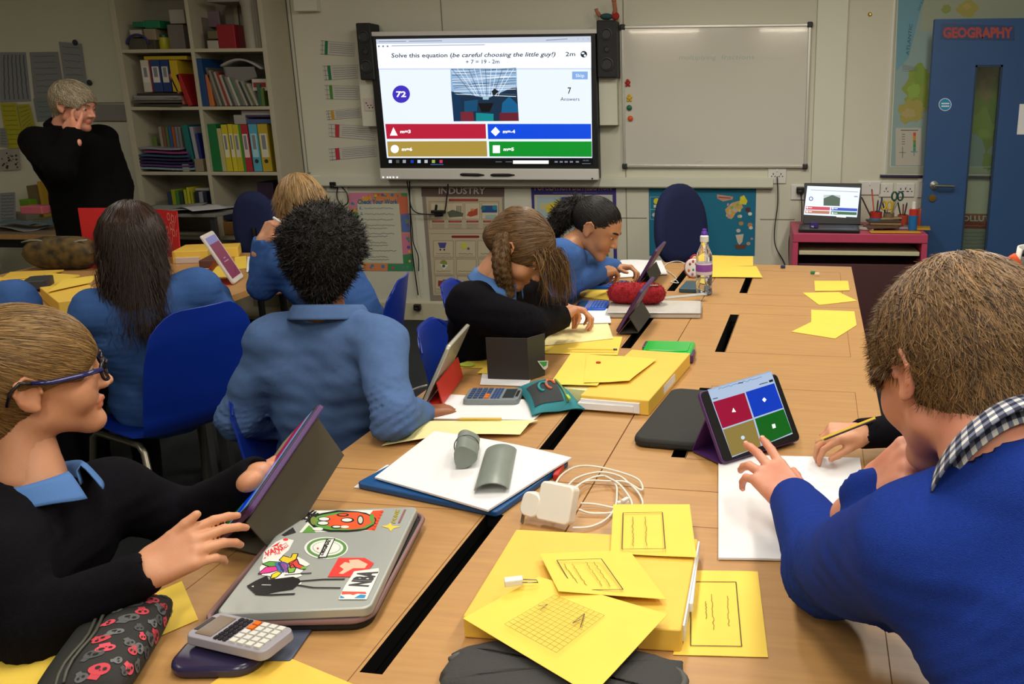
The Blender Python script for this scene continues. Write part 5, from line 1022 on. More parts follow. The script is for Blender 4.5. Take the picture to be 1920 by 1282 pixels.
def skull(cx, ang, s, M, rz):
    """flat skull motif laid on the round flank at x=cx and angle ang"""
    def onp_(x, y, lift=.0009):
        cr, sr = math.cos(rz), math.sin(rz); X_, Y_ = x*cr-y*sr, x*sr+y*cr; a = ang+Y_/.036; f = pouchfn(.235, .082, .062); vv = (a/(2*math.pi)) % 1; p = Vector(f(min(.97, max(.03, (cx+X_)/.235+.5)), vv)); n = Vector((0, math.cos(a), math.sin(a))); return p+n*lift
    sk.raw([onp_(s*math.cos(2*math.pi*k/14), s*.92*math.sin(2*math.pi*k/14)) for k in range(14)], [tuple(range(14))], M)
    sk.raw([onp_(x, y) for x, y in ((-s*.5, -s*.7), (s*.5, -s*.7), (s*.42, -s*1.45), (-s*.42, -s*1.45))], [(0, 1, 2, 3)], M)
    for ex in (-.38, .38): sk.raw([onp_(ex*s+s*.24*math.cos(2*math.pi*k/8), s*.05+s*.26*math.sin(2*math.pi*k/8), .0014) for k in range(8)], [tuple(range(8))], C('#1c1c1a'))
    sk.raw([onp_(x, y, .0014) for x, y in ((-s*.1, -s*.35), (s*.1, -s*.35), (0, -s*.12))], [(0, 1, 2)], C('#1c1c1a'))
for i in range(34):
    skull(-.10+.0125*(i % 17)+q.uniform(-.003, .003), R(78+(0 if i < 17 else 62)+q.uniform(-6, 14)+(i % 3)*20), q.uniform(.006, .0105), C(('#5c5d5c', '#c8404c', '#6c6e6c', '#4c4e4e', '#d84c5c')[i % 5], .8), q.uniform(-1.5, 1.5))
sk.build('skull_print', pc_)
# ---- yellow sheets and folders near the camera
def boxprint(o, z, pts, lines, K, sd=0, parent=None, col='#4a4218', names='print', vertical=True, w=.0016):
    S = Art(flatX(Vector((o.location.x, o.location.y, z))), K, .0002)
    S.path(pts, w, C(col), 1, closed=True)
    for k, (a, b_) in enumerate(lines): S.scrawl(a, b_, .0012, .0011, C('#8f8022' if k % 3 else '#7c701c'), 1, 16, k+sd)
    x = S.build(names); setparent(x, o); return x
paper('sheet', [(-110, 1290), (-20, 1330), (372, 1162), (341, 1090)], T0, M_yel, label='yellow worksheet under the skull pencil case, running to the left edge', noisy=.001)
o = bpy.data.objects['sheet']; boxprint(o, TZ+.0034, [(215, 1142), (282, 1124), (300, 1165), (230, 1185)], [], kID)
paper('sheet', [(385, 1290), (470, 1430), (800, 1340), (492, 1213)], T0+.001, M_yel2, label='plain yellow sheet at the bottom edge between the slot and the calculator', noisy=.001)
# big binder
fo, c_, a_, w_, d_ = slab('ring_binder', [(858, 1155), (1274, 1180), (1312, 1005), (972, 997)], T0, .036, M_yel2, 'large yellow ring binder under the loose sheets, nearest the camera', 'folder', r=.004, bev=.002)
c2_, a2_, w2_, d2_ = c_, a_, w_, d_
b = MB(); b.box((w_/2-.006, .01, .018), (.018, d_*.93, .026), M_paper); b.box((w_/2-.001, .03, .020), (.014, d_*.6, .014), M_paper, rz=R(2)); b.build('filed_pages', fo)
paper('sheet', [(1145, 1038), (1306, 1046), (1293, 950), (1150, 950)], [TZ+.041]*4, M_yel, label='yellow worksheet with a boxed text on the far right corner of the near binder', lift=lambda u, v: .004*v)
boxprint(bpy.data.objects['sheet.002'], TZ+.0478, [(985, 303), (1206, 300), (1221, 505), (978, 508)], [((1040, 325), (1040, 490)), ((1112, 325), (1115, 490))], k6b, sd=3)
paper('sheet', [(1048, 1124), (1249, 1128), (1180, 1035), (1012, 1042)], [TZ+.048, TZ+.043, TZ+.040, TZ+.046], M_yel, label='yellow worksheet with slanted lines of text, middle of the near binder', lift=lambda u, v: .010*(1-v)*(1-u)+.003)
S = None
boxprint(bpy.data.objects['sheet.003'], TZ+.0560, [(612, 570), (862, 562), (985, 735), (712, 738)], [((650, 590), (740, 715)), ((700, 590), (780, 712)), ((775, 580), (870, 715)), ((820, 580), (915, 718))], k6b, sd=6)
# grey bag with the squared sheet on it
bg = fitrect([(872, 1240), (1190, 1340), (1262, 1190), (925, 1150)], TZ+.02)
bc = (onz(1070, 1232, TZ+.02)); b = MB(); M_bag = mat('grey_bag', '#3a3937', .85, bump=.6, bscale=300)
def bagfn(u, v):
    a = 2*math.pi*u; pw = .62; x = .165*math.copysign(abs(math.cos(a))**pw, math.cos(a)); y = .062*math.copysign(abs(math.sin(a))**pw, math.sin(a)); s = math.sin(math.pi*min(1, v*1.0)); k = (1-(2*v-1)**4)**.5 if 0 < v < 1 else .001
    fold_ = .0025*math.sin(7*a+6*v)+.003*math.sin(23*v*math.sin(a))
    return (x*max(k, .01)+fold_, y*max(k, .01)*(1.0)+fold_, .002+.036*v)
b.grid(bagfn, 48, 14, M_bag); bag = b.build('pencil_bag', smooth=True); bag.location = (bc.x, bc.y-.045, TZ+.0005); bag.rotation_euler = (0, 0, R(-2)); tag(bag, 'grey cloth pencil bag under the squared yellow sheet at the bottom edge', 'pencil case')
b = MB(); b.tube([(.163*math.cos(a), .062*math.sin(a)*1.0, .026) for a in [math.pi*k/20-1.4 for k in range(29)]], .005, mat('grey_piping', '#55534f', .8), 8); b.build('piping', bag, smooth=True)
b = MB(); b.tube([(.03+.06*k/8, -.04+.09*(k/8), .037+.004*math.sin(k)) for k in range(9)], .0045, mat('grey_piping', '#55534f', .8), 8); b.build('zip', bag, smooth=True)
paper('sheet', [(868, 1160), (1110, 1305), (1252, 1152), (1010, 1082)], [TZ+.048, TZ+.047, TZ+.055, TZ+.054], M_yel, label='yellow sheet printed with a squared grid, on the grey bag and the near binder')
sg = bpy.data.objects['sheet.004']
S = Art(flatX(Vector((sg.location.x, sg.location.y, TZ+.0565))), k6b, .0002)
g0, g1, g2, g3 = (318, 930), (610, 1090), (880, 880), (600, 765)
bil = lambda u, v: tuple(((g0[k]*(1-u)+g1[k]*u)*(1-v)+(g3[k]*(1-u)+g2[k]*u)*v) for k in (0, 1))
for i in range(13): S.line(bil(0, i/12), bil(1, i/12), .0006, C('#6c6018'), 1)
for i in range(11): S.line(bil(i/10, 0), bil(i/10, 1), .0006, C('#6c6018'), 1)
S.path([(745, 950), (768, 872), (700, 925), (745, 905)], .0012, M_ink, 2); S.path([(520, 850), (560, 820), (505, 830)], .001, M_ink, 2)
x = S.build('print'); setparent(x, sg)
p = onz(*k6b(372, 742), TZ+.05); b = MB(); b.box((0, 0, .006), (.028, .014, .011), M_white); o = b.build('bulldog_clip', bev=.002); o.location = (p.x, p.y, TZ+.060); o.rotation_euler = (0, 0, R(18)); tag(o, 'white bulldog clip on the squared yellow sheet', 'clip')
b = MB(); b.tube([(.012, .003, .006), (.034, .0, .004), (.036, -.008, .004), (.012, -.006, .006)], .0009, M_steel, 6); b.build('wire_handle', o, smooth=True)
o = paper('sheet', [(1262, 1228), (1440, 1233), (1421, 1072), (1300, 1070)], T0, M_yel, label='yellow worksheet with a boxed text lying flat right of the near binder')
boxprint(o, TZ+.0030, [(1367, 690), (1620, 692), (1652, 1054), (1365, 1050)], [((1450, 800), (1455, 900)), ((1482, 760), (1495, 960)), ((1572, 770), (1580, 940))], k6b, sd=9)
# ---- the phone charger with its coiled lead
p = onz(1045, 962, TZ); ch = MB(); ch.box((0, 0, .030), (.058, .058, .026), None); CX = flatX(Vector((p.x, p.y+.012, TZ+.003)), R(-22)) @ Matrix.Rotation(R(62), 4, 'X')
M_gl = mat('charger_white', '#eeeade', .22)
ch = MB(); ch.prism(rrect(.072, .072, .010), 0, .026, M_gl); co = ch.build('charger', bev=.003, smooth=40); co.matrix_world = flatX(onz(1040, 990, TZ)+Vector((0, 0, .012)), R(-20)) @ Matrix.Rotation(R(68), 4, 'X') @ Matrix.Translation((0, .036, -.013)); tag(co, 'white square power adapter with its coiled white lead', 'charger')
b = MB(); b.prism(rrect(.040, .046, .014), 0, .022, M_gl); o = b.build('plug_block', co, bev=.003, smooth=40); o.matrix_local = Matrix.Translation((-.05, -.012, .006)) @ Matrix.Rotation(R(-6), 4, 'Z')
b = MB(); b.box((-.066, -.040, .018), (.004, .018, .006), M_steel); b.build('plug_pin', co)
def coil(pts, K, z, r=.0022, h=None): return [onz(*K(*q_), z)+Vector((0, 0, (h[i] if h else 0))) for i, q_ in enumerate(pts)]
M_cab = mat('cable_white', '#e4e1d4', .35)
cb = [((600, 150), .055), ((640, 90), .05), ((720, 45), .03), ((820, 42), .018), ((950, 70), .014), ((1060, 110), .012), ((1092, 150), .012), ((1085, 175), .010), ((1000, 130), .012), ((900, 125), .014), ((780, 125), .018), ((700, 170), .016), ((660, 195), .03)]
def zc(pts, K, name, label, r=.0022):
    P = [onz(*K(*q_), TZ+h) for q_, h in pts]; return cable(P, r, M_cab, label, name)
o = zc(cb, k6b, 'lead_loop', 'white lead looping up behind the power adapter'); setparent(o, co); o.name = 'lead'; [o.__delitem__(k) for k in ('label', 'category')]
for pts in ([((650, 185), .04), ((720, 110), .02), ((850, 75), .012), ((960, 95), .010), ((1020, 140), .010), ((1070, 190), .008), ((1095, 250), .006), ((1070, 295), .006), ((990, 290), .006), ((900, 305), .006), ((800, 305), .006), ((735, 285), .010)],
            [((690, 200), .03), ((760, 130), .016), ((870, 95), .014), ((940, 140), .012), ((950, 200), .010), ((940, 270), .008), ((890, 340), .006), ((800, 382), .006), ((700, 388), .008)],
            [((745, 250), .010), ((830, 255), .008), ((930, 275), .006), ((1010, 280), .006), ((1035, 265), .008), ((1020, 215), .012), ((960, 140), .016), ((880, 95), .018)]):
    o = zc(pts, k6b, 'lead', 'x'); setparent(o, co); [o.__delitem__(k) for k in ('label', 'category')]
p = onz(*k6b(985, 245), TZ+.018); b = MB(); b.box((0, 0, 0), (.022, .008, .006), M_gl, rz=R(20)); b.box((.004, 0, .006), (.008, .018, .005), M_gl, rz=R(-30)); o = b.build('connector', co, bev=.001); o.matrix_basis = co.matrix_basis.inverted() @ Matrix.Translation(p)
# ---- open white book by the man, tablet with the quiz
o = paper('exercise_book', [(1347, 1050), (1640, 1056), (1612, 862), (1347, 855)], T0, M_paper, label='large open white exercise book under the hands of the man in blue', cat='book', th=.004, noisy=.002)
def tabletX(BL, BR, ang, zb=TZ+.013):
    a, b_ = onz(*BL, zb), onz(*BR, zb); x = (b_-a); w = x.length; x.normalize(); back = Vector((-x.y, x.x, 0)); y = back*math.cos(R(ang))+Vector((0, 0, 1))*math.sin(R(ang)); return frameX(a, x, y), w
def tablet(X, w, h, label, case, bezel, cover=None, th=.012, stand=None, coverM=None, name='tablet_computer'):
    """X: lower left corner of the screen face, x right, y up, z out of the screen"""
    c = X @ Matrix.Translation((w/2, h/2, -th)); t = empty(name, X=c, label=label, cat='tablet')
    b = MB(); b.prism(rrect(w, h, .012), 0, th-.002, case); b.build('case', t, bev=.002, smooth=40)
    b = MB(); b.prism(rrect(w-.006, h-.006, .010), th-.003, th, bezel); b.build('glass_front', t, smooth=40)
    if stand:
        # folded cover behind: apex on the back, foot on the table
        ap, ft, bs = stand; b = MB(); g = .003
        for (y0, z0, y1, z1) in ((ap, -g, ft[0], ft[1]), (ft[0], ft[1], bs, -g)):
            d = Vector((0, y1-y0, z1-z0)); n = Vector((0, -d.z, d.y)).normalized()*.003
            P = [Vector((sx*(w/2-.003), yy, zz))+sg*n for sg in (0, 1) for sx, yy, zz in ((-1, y0, z0), (1, y0, z0), (1, y1, z1), (-1, y1, z1))]
            b.raw(P, [(0, 1, 2, 3), (7, 6, 5, 4), (0, 4, 5, 1), (1, 5, 6, 2), (2, 6, 7, 3), (3, 7, 4, 0)], coverM or case)
        b.build('folding_cover', t)
    return t
M_purp = mat('purple_case', '#4a2560', .45); M_coverd = mat('cover_inner', '#3a3830', .8)
def foot(h, ang, ap):
    """where the stand meets the table, in the tablet's own y,z, for a tablet leaning at ang"""
    a = R(ang); F = .62*h   # distance of the foot behind the lower edge
    return (-h/2+F*math.cos(a), -F*math.sin(a))
X, w = tabletX((1357, 869), (1503, 824), 58); h = w*.705
t1 = tablet(X, w, h, 'tablet in a purple case showing four coloured quiz answers, touched by the man in blue', M_purp, M_black, stand=(h*.12, foot(h, 58, .12), -h/2+.004), coverM=M_purp)
S = Art(X @ Matrix.Translation((0, 0, .0003)), kT, .0003)
S.poly([(162, 268), (688, 112), (868, 632), (366, 828)], glow('#b9cdea', .85), 1); S.scrawl((250, 262), (610, 160), .0015, .0012, glow('#7f93b4', .7), 2, 30); S.line((415, 214), (455, 208), .0025, glow('#50607c', .6), 2); S.line((590, 225), (660, 205), .002, glow('#50607c', .6), 2); S.poly([(668, 190), (700, 180), (706, 198), (674, 208)], gt, 2); S.line((205, 345), (245, 335), .002, glow('#50607c', .6), 2); S.line((165, 270), (688, 116), .0025, glow('#a5c4ea', .8), 2)
for pts, c in (([(205, 370), (466, 293), (534, 505), (284, 588)], '#a80c3a'), ([(476, 288), (712, 214), (786, 418), (546, 498)], '#0840cc'), ([(288, 600), (540, 515), (604, 735), (362, 820)], '#9a8444'), ([(552, 510), (790, 428), (862, 622), (616, 728)], '#0a6a1c')): S.poly(pts, glow(c, .8), 3)
S.poly([(362, 455), (396, 452), (372, 418)], gW, 4); S.poly([(612, 352), (628, 332), (648, 350), (632, 372)], gW, 4); S.disc(452, 665, 16, glow('#c8dcf0', 1), 4); S.poly([(692, 556), (718, 550), (726, 582), (700, 590)], gW, 4)
setparent(S.build('screen_picture'), t1)
# black tablet sleeve beside it
o, *_ = slab('tablet_sleeve', [(1190, 818), (1358, 838), (1330, 735), (1262, 722)], T0, .022, mat('sleeve_soft', '#232320', .8, bump=.5, bscale=350), 'black zipped tablet sleeve left of the quiz tablet', 'sleeve', r=.03, bev=.007)
# ---- white pad on blue and red folder, spectacle cases
p_z = TZ+.016
slab('ring_folder', [(690, 905), (925, 962), (1062, 868), (820, 812)], T0, .013, mat('blue_folder', '#0e4a82', .4), 'blue folder under the large white pad', 'folder', r=.012, bev=.003)
a_, b_ = onz(1030, 893, TZ+.007), onz(1060, 872, TZ+.007); b = MB(); b.box(((a_.x+b_.x)/2+.004, (a_.y+b_.y)/2-.004, TZ+.0076), (.012, (b_-a_).length, .0135), mat('red_corner', '#b8281c', .4), rz=0); o = bpy.data.objects['ring_folder']; x = b.build('red_spine', bev=.002); x.rotation_euler = (0, 0, 0); setparent(x, o)
o = paper('drawing_pad', [(703, 898), (915, 960), (1072, 862), (815, 815)], [p_z]*4, M_paper, label='large white pad of paper lying on the blue folder', cat='pad', th=.004, lift=lambda u, v: .006*math.sin(3*u)*v+.004*(1-u)*v, noisy=.002)
slab('sheet', [(672, 912), (740, 925), (800, 880), (720, 870)], T0, .001, M_paper, 'white sheet corner poking out under the pad on its left', 'paper', r=.002, bev=0)
Mg = mat('grey_case', '#7d857c', .4, var=.05, vscale=30)
c, a, w, d = fitrect([(893, 910), (960, 908), (962, 836), (905, 836)], TZ+.04)
b = MB(); b.grid(lambda u, v: ((u-.5)*w, (v-.5)*d, .002+.020*math.sin(math.pi*u)**.6*(1-.25*abs(2*v-1)**6)), 18, 12, Mg, th=.002); o = b.build('spectacle_case', smooth=50); o.location = (c.x, c.y, TZ+.028); o.rotation_euler = (0, 0, a); tag(o, 'flat silver-grey spectacle case lying on the white pad', 'case')
p = onz(878, 868, TZ+.03); q2 = onz(884, 832, TZ+.03); dd = (q2-p); L = .10; b = MB()
def tri(u, v):
    a2 = 2*math.pi*v; r = .024*(1+.10*math.cos(3*a2)); return (r*math.cos(a2), u*L, .026+r*math.sin(a2))
b.grid(tri, 10, 30, Mg); b.raw([tri(0, k/30) for k in range(30)], [tuple(range(30))], Mg); b.raw([tri(1, k/30) for k in range(30)], [tuple(range(30))], Mg)
o = b.build('pencil_tin', smooth=50); o.location = (p.x, p.y-.02, TZ+.025); o.rotation_euler = (0, 0, math.atan2(dd.y, dd.x)-math.pi/2); tag(o, 'rounded grey metal tin beside the spectacle case', 'tin')
b = MB(); b.tube([(.0246*math.cos(t_)*1.06, .062, .026+.0246*math.sin(t_)*1.06) for t_ in [2*math.pi*k/24 for k in range(24)]], .0012, mat('seam', '#50564f', .6), 6, closed=True); b.build('lid_seam', o, smooth=True)
# ---- cream sheet, book and pencil
paper('exercise_book', [(778, 786), (1000, 790), (1035, 755), (800, 738)], T0, M_paper, label='open white exercise book in front of the red-covered tablet', cat='book', th=.003, noisy=.002)
paper('sheet', [(716, 836), (975, 815), (1010, 788), (785, 790)], T0+.0045, M_cp, label='curled cream sheet between the white pad and the white exercise book', lift=lambda u, v: .012*math.sin(math.pi*u)*(1-v)+.02*max(0, u-.8)*5*(1-abs(2*v-1))*.5)
def stick(name, a, b_, z, r, M, label, cat, tip=None, ends=0, z2=None):
    P, Q = onz(*a, z), onz(*b_, z2 or z); d = (Q-P).normalized(); b = MB(); b.tube([P, Q], r, M, 6); o = b.build(name, smooth=30); tag(o, label, cat)
    if tip: b = MB(); b.tube([P, P-d*.014], [r, .0006], C('#d8b888'), 8); b.tube([P-d*.011, P-d*.0145], [.0012, .0003], M_ink, 6); b.build('tip', o, smooth=40)
    if ends: b = MB(); b.tube([Q, Q+d*.012], [r*1.02, r*.95], C('#b8402c' if ends == 1 else '#50505a'), 8); b.build('eraser', o, smooth=40)
    return o
stick('pencil', (865, 785), (940, 785), TZ+.012, .0035, mat('pencil_yellow', '#d8b440', .4), 'yellow pencil lying across the white exercise book', 'pencil', tip=1)
# calculator at the open book
calc('scientific_calculator', [(868, 748), (975, 750), (978, 728), (880, 726)][::1], TZ+.0055, .014, 'grey-blue scientific calculator lying between the red-covered tablet and the teal pouch', mat('calc_grey', '#7c8486', .35), None, light='#3c4c70', screen='#30383c', dark='#2c4a80')
_c = bpy.data.objects['scientific_calculator.001']; _c.rotation_euler.z += math.pi
# teal pouch
c, a, w, d = fitrect([(995, 768), (1092, 752), (1060, 705), (968, 712)], TZ+.03)
b = MB(); b.grid(lambda u, v: ((u-.5)*w*(1-.1*math.sin(math.pi*v)), (v-.5)*d*(1-.1*math.sin(math.pi*u)), .003+.040*(math.sin(math.pi*u)*math.sin(math.pi*v))**.55+.002*math.sin(9*u+5*v)), 24, 20, mat('teal_cloth', '#1a7a84', .7, bump=.3, bscale=300), th=.004)
tp = b.build('pencil_pouch', smooth=60); tp.location = (c.x, c.y, TZ+.009); tp.rotation_euler = (0, 0, a); tag(tp, 'teal cloth pencil pouch with a dark panel and a green zip', 'pencil case')
def onpouch(u, v, l=.0022): return ((u-.5)*w*(1-.1*math.sin(math.pi*v)), (v-.5)*d*(1-.1*math.sin(math.pi*u)), .003+.040*(math.sin(math.pi*u)*math.sin(math.pi*v))**.55+.002*math.sin(9*u+5*v)+l)
b = MB(); b.grid(lambda s, t_: onpouch(.08+.58*s, .08+.60*t_*(1-.15*s)), 10, 10, mat('dark_patch', '#2a3032', .8)); b.build('dark_panel', tp, smooth=True)
b = MB(); [b.tube([onpouch(.36+.09*math.cos(k*.5)+.16*j, .42+.12*math.sin(k*.5), .004) for k in range(10)], .0035, C(('#1f8f94', '#c8643c')[j]), 6) for j in (0, 1)]; b.build('motif', tp, smooth=True)
b = MB(); b.tube([onpouch(.72+.015*math.sin(k), .05+.1*k, .004) for k in range(9)], .003, C('#6f8a50'), 6); b.build('zip', tp, smooth=True)
b = MB(); P = onpouch(.74, .12, .006); b.box((P[0], P[1]-.012, P[2]+.002), (.007, .030, .005), C('#a8c83c')); b.build('zip_pull', tp, bev=.001)
# ---- middle yellow binder with its papers
mb, c_, a_, w_, d_ = slab('ring_binder', [(1085, 742), (1205, 748), (1305, 663), (1185, 655)], T0, .040, M_yel2, 'yellow ring binder with a handwritten spine label, in the middle of the desks', 'folder', r=.003, bev=.002)
mb.location.z = T0
b = MB(); b.box((-.01, -d_/2+.003, .019), (w_*.86, .02, .026), M_paper); b.box((-.02, -d_/2-.003, .016), (w_*.80, .02, .016), M_paper, rz=R(2)); b.build('filed_pages', mb)
b = MB(); b.box((w_/2+.0006, -.02, .021), (.0008, .12, .022), M_paper); b.build('spine_label', mb)
S = Art(frameX(mb.matrix_world @ Vector((0, 0, 0)), (1, 0, 0), (0, 1, 0)))
S = None
o = paper('sheet', [(1095, 722), (1180, 718), (1232, 676), (1100, 668)], [TZ+.043]*4, M_yel, label='yellow sheets heaped on the middle binder', noisy=.004, lift=lambda u, v: .004)
o = paper('sheet', [(1030, 722), (1120, 724), (1160, 672), (1072, 662)], [TZ+.0445, TZ+.0445, TZ+.046, TZ+.046], M_yel, label='yellow sheet with a tiny red mark beside the middle binder', noisy=.004)
b = MB(); p = onz(1122, 679, TZ+.0525); b.ball((0, 0, 0), .008, C('#c03a1c'), 8, sc=(1, .8, .35)); x = b.build('red_mark', smooth=True); x.location = p; setparent(x, o)
slab('paper_stack', [(1062, 728), (1140, 734), (1190, 690), (1085, 664)], T0, .038, M_cp, 'low stack of papers left of the middle binder', 'paper', r=.003, bev=.001)
paper('sheet', [(975, 662), (1158, 666), (1167, 632), (1060, 628)], T0+.001, M_yel, label='yellow sheet with a grey pencil on it, near the plait pupil')
stick('pencil', (1065, 654), (1150, 655), TZ+.012, .0035, mat('pencil_y2', '#e8cf50', .4), 'slim yellow pencil with a grey end on the yellow sheet', 'pencil', ends=2)
paper('sheet', [(985, 652), (1150, 635), (1140, 606), (1050, 604)], T0+.003, M_cp, label='pale cream page at the elbow of the pupil with the plait')
paper('exercise_book', [(1072, 608), (1146, 606), (1140, 580), (1078, 578)], T0+.0055, M_paper, label='white exercise book under the writing hand of the pupil with the plait', cat='book', th=.003)
stick('pencil', (975, 641), (1020, 644), TZ+.012, .0035, mat('pencil_pale', '#e6d690', .4), 'pale pencil at the table edge below the navy sleeve', 'pencil')
paper('sheet', [(862, 690), (935, 690), (955, 655), (905, 650)], T0, M_yel, label='yellow sheet behind the upright dark card folder'); paper('sheet', [(895, 700), (960, 702), (985, 672), (930, 668)], T0+.003, M_yel, label='smaller yellow sheet tucked under the dark card folder')
paper('sheet', [(900, 722), (990, 725), (1000, 700), (905, 698)], T0, M_paper, label='white scrap in front of the dark card folder', noisy=.003)
# eraser and ring on the sheet
p = onz(876, 682, TZ+.01); b = MB(); b.tube([(.02*math.cos(2*math.pi*k/18), .012*math.sin(2*math.pi*k/18), .004) for k in range(18)], .004, C('#a8b83c'), 8, closed=True); o = b.build('tape_ring', smooth=True); o.location = (p.x, p.y, TZ+.004); tag(o, 'small yellow-green tape ring on the yellow sheet at the table edge', 'tape')
# dark card folder standing open with a green sticker
A1, A2, A3 = onz(915, 712, TZ), onz(992, 714, TZ), onz(1022, 704, TZ); hh = .125
b = MB(); V3 = lambda p, z: (p.x, p.y, z)
for P, Q, M in ((A1, A2, mat('fold_brown', '#241d1a', .6)), (A2, A3, mat('fold_grey', '#34352f', .6))):
    n = Vector((-(Q-P).y, (Q-P).x, 0)).normalized()*.003; dq = (Q-P)*.10 if Q is A3 else Vector()
    vs = [V3(P, T0), V3(Q, T0), V3(Q+dq, TZ+hh), V3(P, TZ+hh)]; vs = vs+[(x+n.x, y+n.y, z) for x, y, z in vs]
    b.raw(vs, [(0, 1, 2, 3), (7, 6, 5, 4), (0, 4, 5, 1), (1, 5, 6, 2), (2, 6, 7, 3), (3, 7, 4, 0)], M)
o = b.build('card_folder'); tag(o, 'dark brown and grey folder standing open like a screen, with a green sticker', 'folder')
nx = (A3-A2).normalized(); S = Art(frameX(A2+Vector((0, 0, 0))-Vector((0, .0012, 0)), nx, (0, 0, 1)), k5, .0003)
S.poly([(908, 226), (968, 224), (966, 260), (950, 276), (940, 270)], w0, 1); S.poly([(916, 230), (962, 229), (955, 262), (948, 266)], C('#3ca84c', .5), 2); S.disc(952, 262, 9, w0, 3, n=8); setparent(S.build('sticker'), o)
# ---- tablets seen from the side: B bottom point, T top point, both in the photo
def side_tablet(Bp, Np, F1, F2, label, case, coverM, apf=.40, zb=TZ+.011, width=.245, h=.175):
    """Bp lower near corner, Np upper near corner, F1-F2 foot edge of the folded cover on the table, near end first"""
    B = onz(*Bp, zb); w = (onz(*F2, zb)-onz(*F1, zb)); w.z = 0; w.normalize(); T = onp(*Np, B, w); y = (T-B).normalized()
    X = frameX(B+w*width, -w, y); F = onp(*F1, B, w); loc = X.inverted() @ F
    return tablet(X, width, h, label, case, M_black, stand=(h*(apf-.5), (loc.y-h/2, loc.z+.012), -h/2+.004), coverM=coverM)
t5 = side_tablet((788, 757), (835, 650), (828, 759), (871, 701), 'tablet with a silver back leaning on a bright red folded cover', mat('silver_back', '#b9b7a8', .3, metal=.4), mat('red_cover', '#c8281c', .5))
t3 = side_tablet((1153, 622), (1196, 549), (1196, 623), (1220, 591), 'nearer of two tablets standing in purple cases in front of the red furry pencil case', M_purp, M_coverd)
t4 = side_tablet((1192, 531), (1222, 479), (1222, 532), (1240, 511), 'farther tablet in a purple case, beyond the red furry pencil case', M_purp, M_coverd)
cable([onz(800, 722, TZ+.05), onz(775, 730, TZ+.02), onz(752, 748, TZ+.004), onz(738, 766, TZ+.004), onz(735, 772, TZ-.01)], .0022, M_cab, 'white lead running from the red-covered tablet over the table edge')
# the far-left white tablet with a pink screen
X = frameX(Vector((-2.30, 3.70, TZ+.008)), (-.80, -.30, 0), (-.42, .42, .80)); 
BLp, BRp = onz(440, 532, TZ+.006), onz(461, 516, TZ+.006); xx = (BRp-BLp); ww = min(.175, max(.13, xx.length))
xx.normalize(); pT = at(405, 465, (M_ := 0) or (BLp-EYE).dot(CF)+.02); 
yv = None
best = None
for th_ in range(20, 90, 2):
    bk = Vector((-xx.y, xx.x, 0)); y_ = bk*math.cos(R(th_))+Vector((0, 0, math.sin(R(th_))))
    for L_ in (.24,):
        P = BLp+y_*L_; d = P-EYE; s = (PX0+FPX*d.dot(CR)/d.dot(CF), PY0-FPX*d.dot(CU)/d.dot(CF)); e = (s[0]-392.7)**2+(s[1]-472.3)**2
        if best is None or e < best[0]: best = (e, th_, y_)
print('T2', best[0], best[1], ww)
X = frameX(BLp, xx, best[2])
t2 = tablet(X, ww, .24, 'white tablet with a pink quiz screen standing on the far left table', mat('white_case', '#d9d2cc', .35), mat('white_bezel', '#e6e1da', .3), stand=(.0, foot(.24, best[1], .1), -.116), coverM=mat('red_cover', '#c8281c', .5))
S = Art(X @ Matrix.Translation((0, 0, .0004))); S.rect(.014, .022, ww-.014, .222, glow('#8c2850', .55), 1, True); S.rect(.014, .190, ww-.014, .222, glow('#8a8cc4', .6), 2, True); S.line((ww*.3, .10), (ww*.7, .10), .004, glow('#b890b8', .6), 2, True); S.line((ww*.4, .115), (ww*.6, .115), .004, glow('#b890b8', .6), 2, True); S.line((ww*.5, .03), (ww*.8, .06), .003, glow('#4c1838', .5), 2, True); setparent(S.build('screen_picture'), t2)
# ---- green plastic box with purple ends
o, c_, a_, w_, d_ = slab('snack_box', [(1197, 662), (1297, 662), (1308, 640), (1212, 636)], T0, .030, mat('green_plastic', '#18b83c', .25, coat=.4), 'bright green plastic case with purple corners on the middle desks', 'case', r=.014, bev=.006, dome=.05)
for sx, sy in ((1, -1), (-1, 1)): b = MB(); b.prism([(sx*w_/2*x, sy*d_/2*y) for x, y in ((1.03, .1), (1.03, 1.0), (.80, 1.03), (.72, .9), (.86, .1))][::1 if sx*sy > 0 else -1], .002, .026, mat('purple_corner', '#4c2a5c', .4)); b.build('corner_latch', o, bev=.002)
b = MB(); b.prism(rrect(w_*.80, d_*.70, .012), .030, .0325, mat('green_plastic', '#18b83c', .25)); b.build('raised_lid', o, bev=.002, smooth=40)
# ---- red furry pencil case on a clear folder
mf, c_, a_, w_, d_ = slab('document_wallet', [(1140, 583), (1305, 588), (1322, 560), (1142, 566)], T0, .022, mat('clear_wallet', '#c5c1b8', .25, var=.05, vscale=20), 'thick clear document wallet full of papers under the red pencil case', 'wallet', r=.006, bev=.003)
b = MB(); b.box((0, -.002, .011), (w_*.98, d_*.98, .006), M_paper); b.box((.006, -.004, .018), (w_*.985, d_*.99, .003), M_grey); b.build('sheets', mf)
A, Bq = onz(1140, 566, TZ+.03), onz(1246, 568, TZ+.03); ax = (Bq-A); L = ax.length
b = MB(); q = random.Random(4); M_fur = mat('red_fur', '#98101c', .9, var=.25, vscale=90, bump=1, bscale=300)
def furf(u, v):
    a2 = 2*math.pi*v; s = 2*u-1; e = max(.03, (1-abs(s)**5))**.5; r = .040*e; return ((u-.5)*L*1.02, r*1.05*math.cos(a2)*(1+.03*math.sin(40*u+9*a2)), .040+r*math.sin(a2)*(1+.04*math.sin(31*u-13*a2)))
b.grid(furf, 40, 26, M_fur)
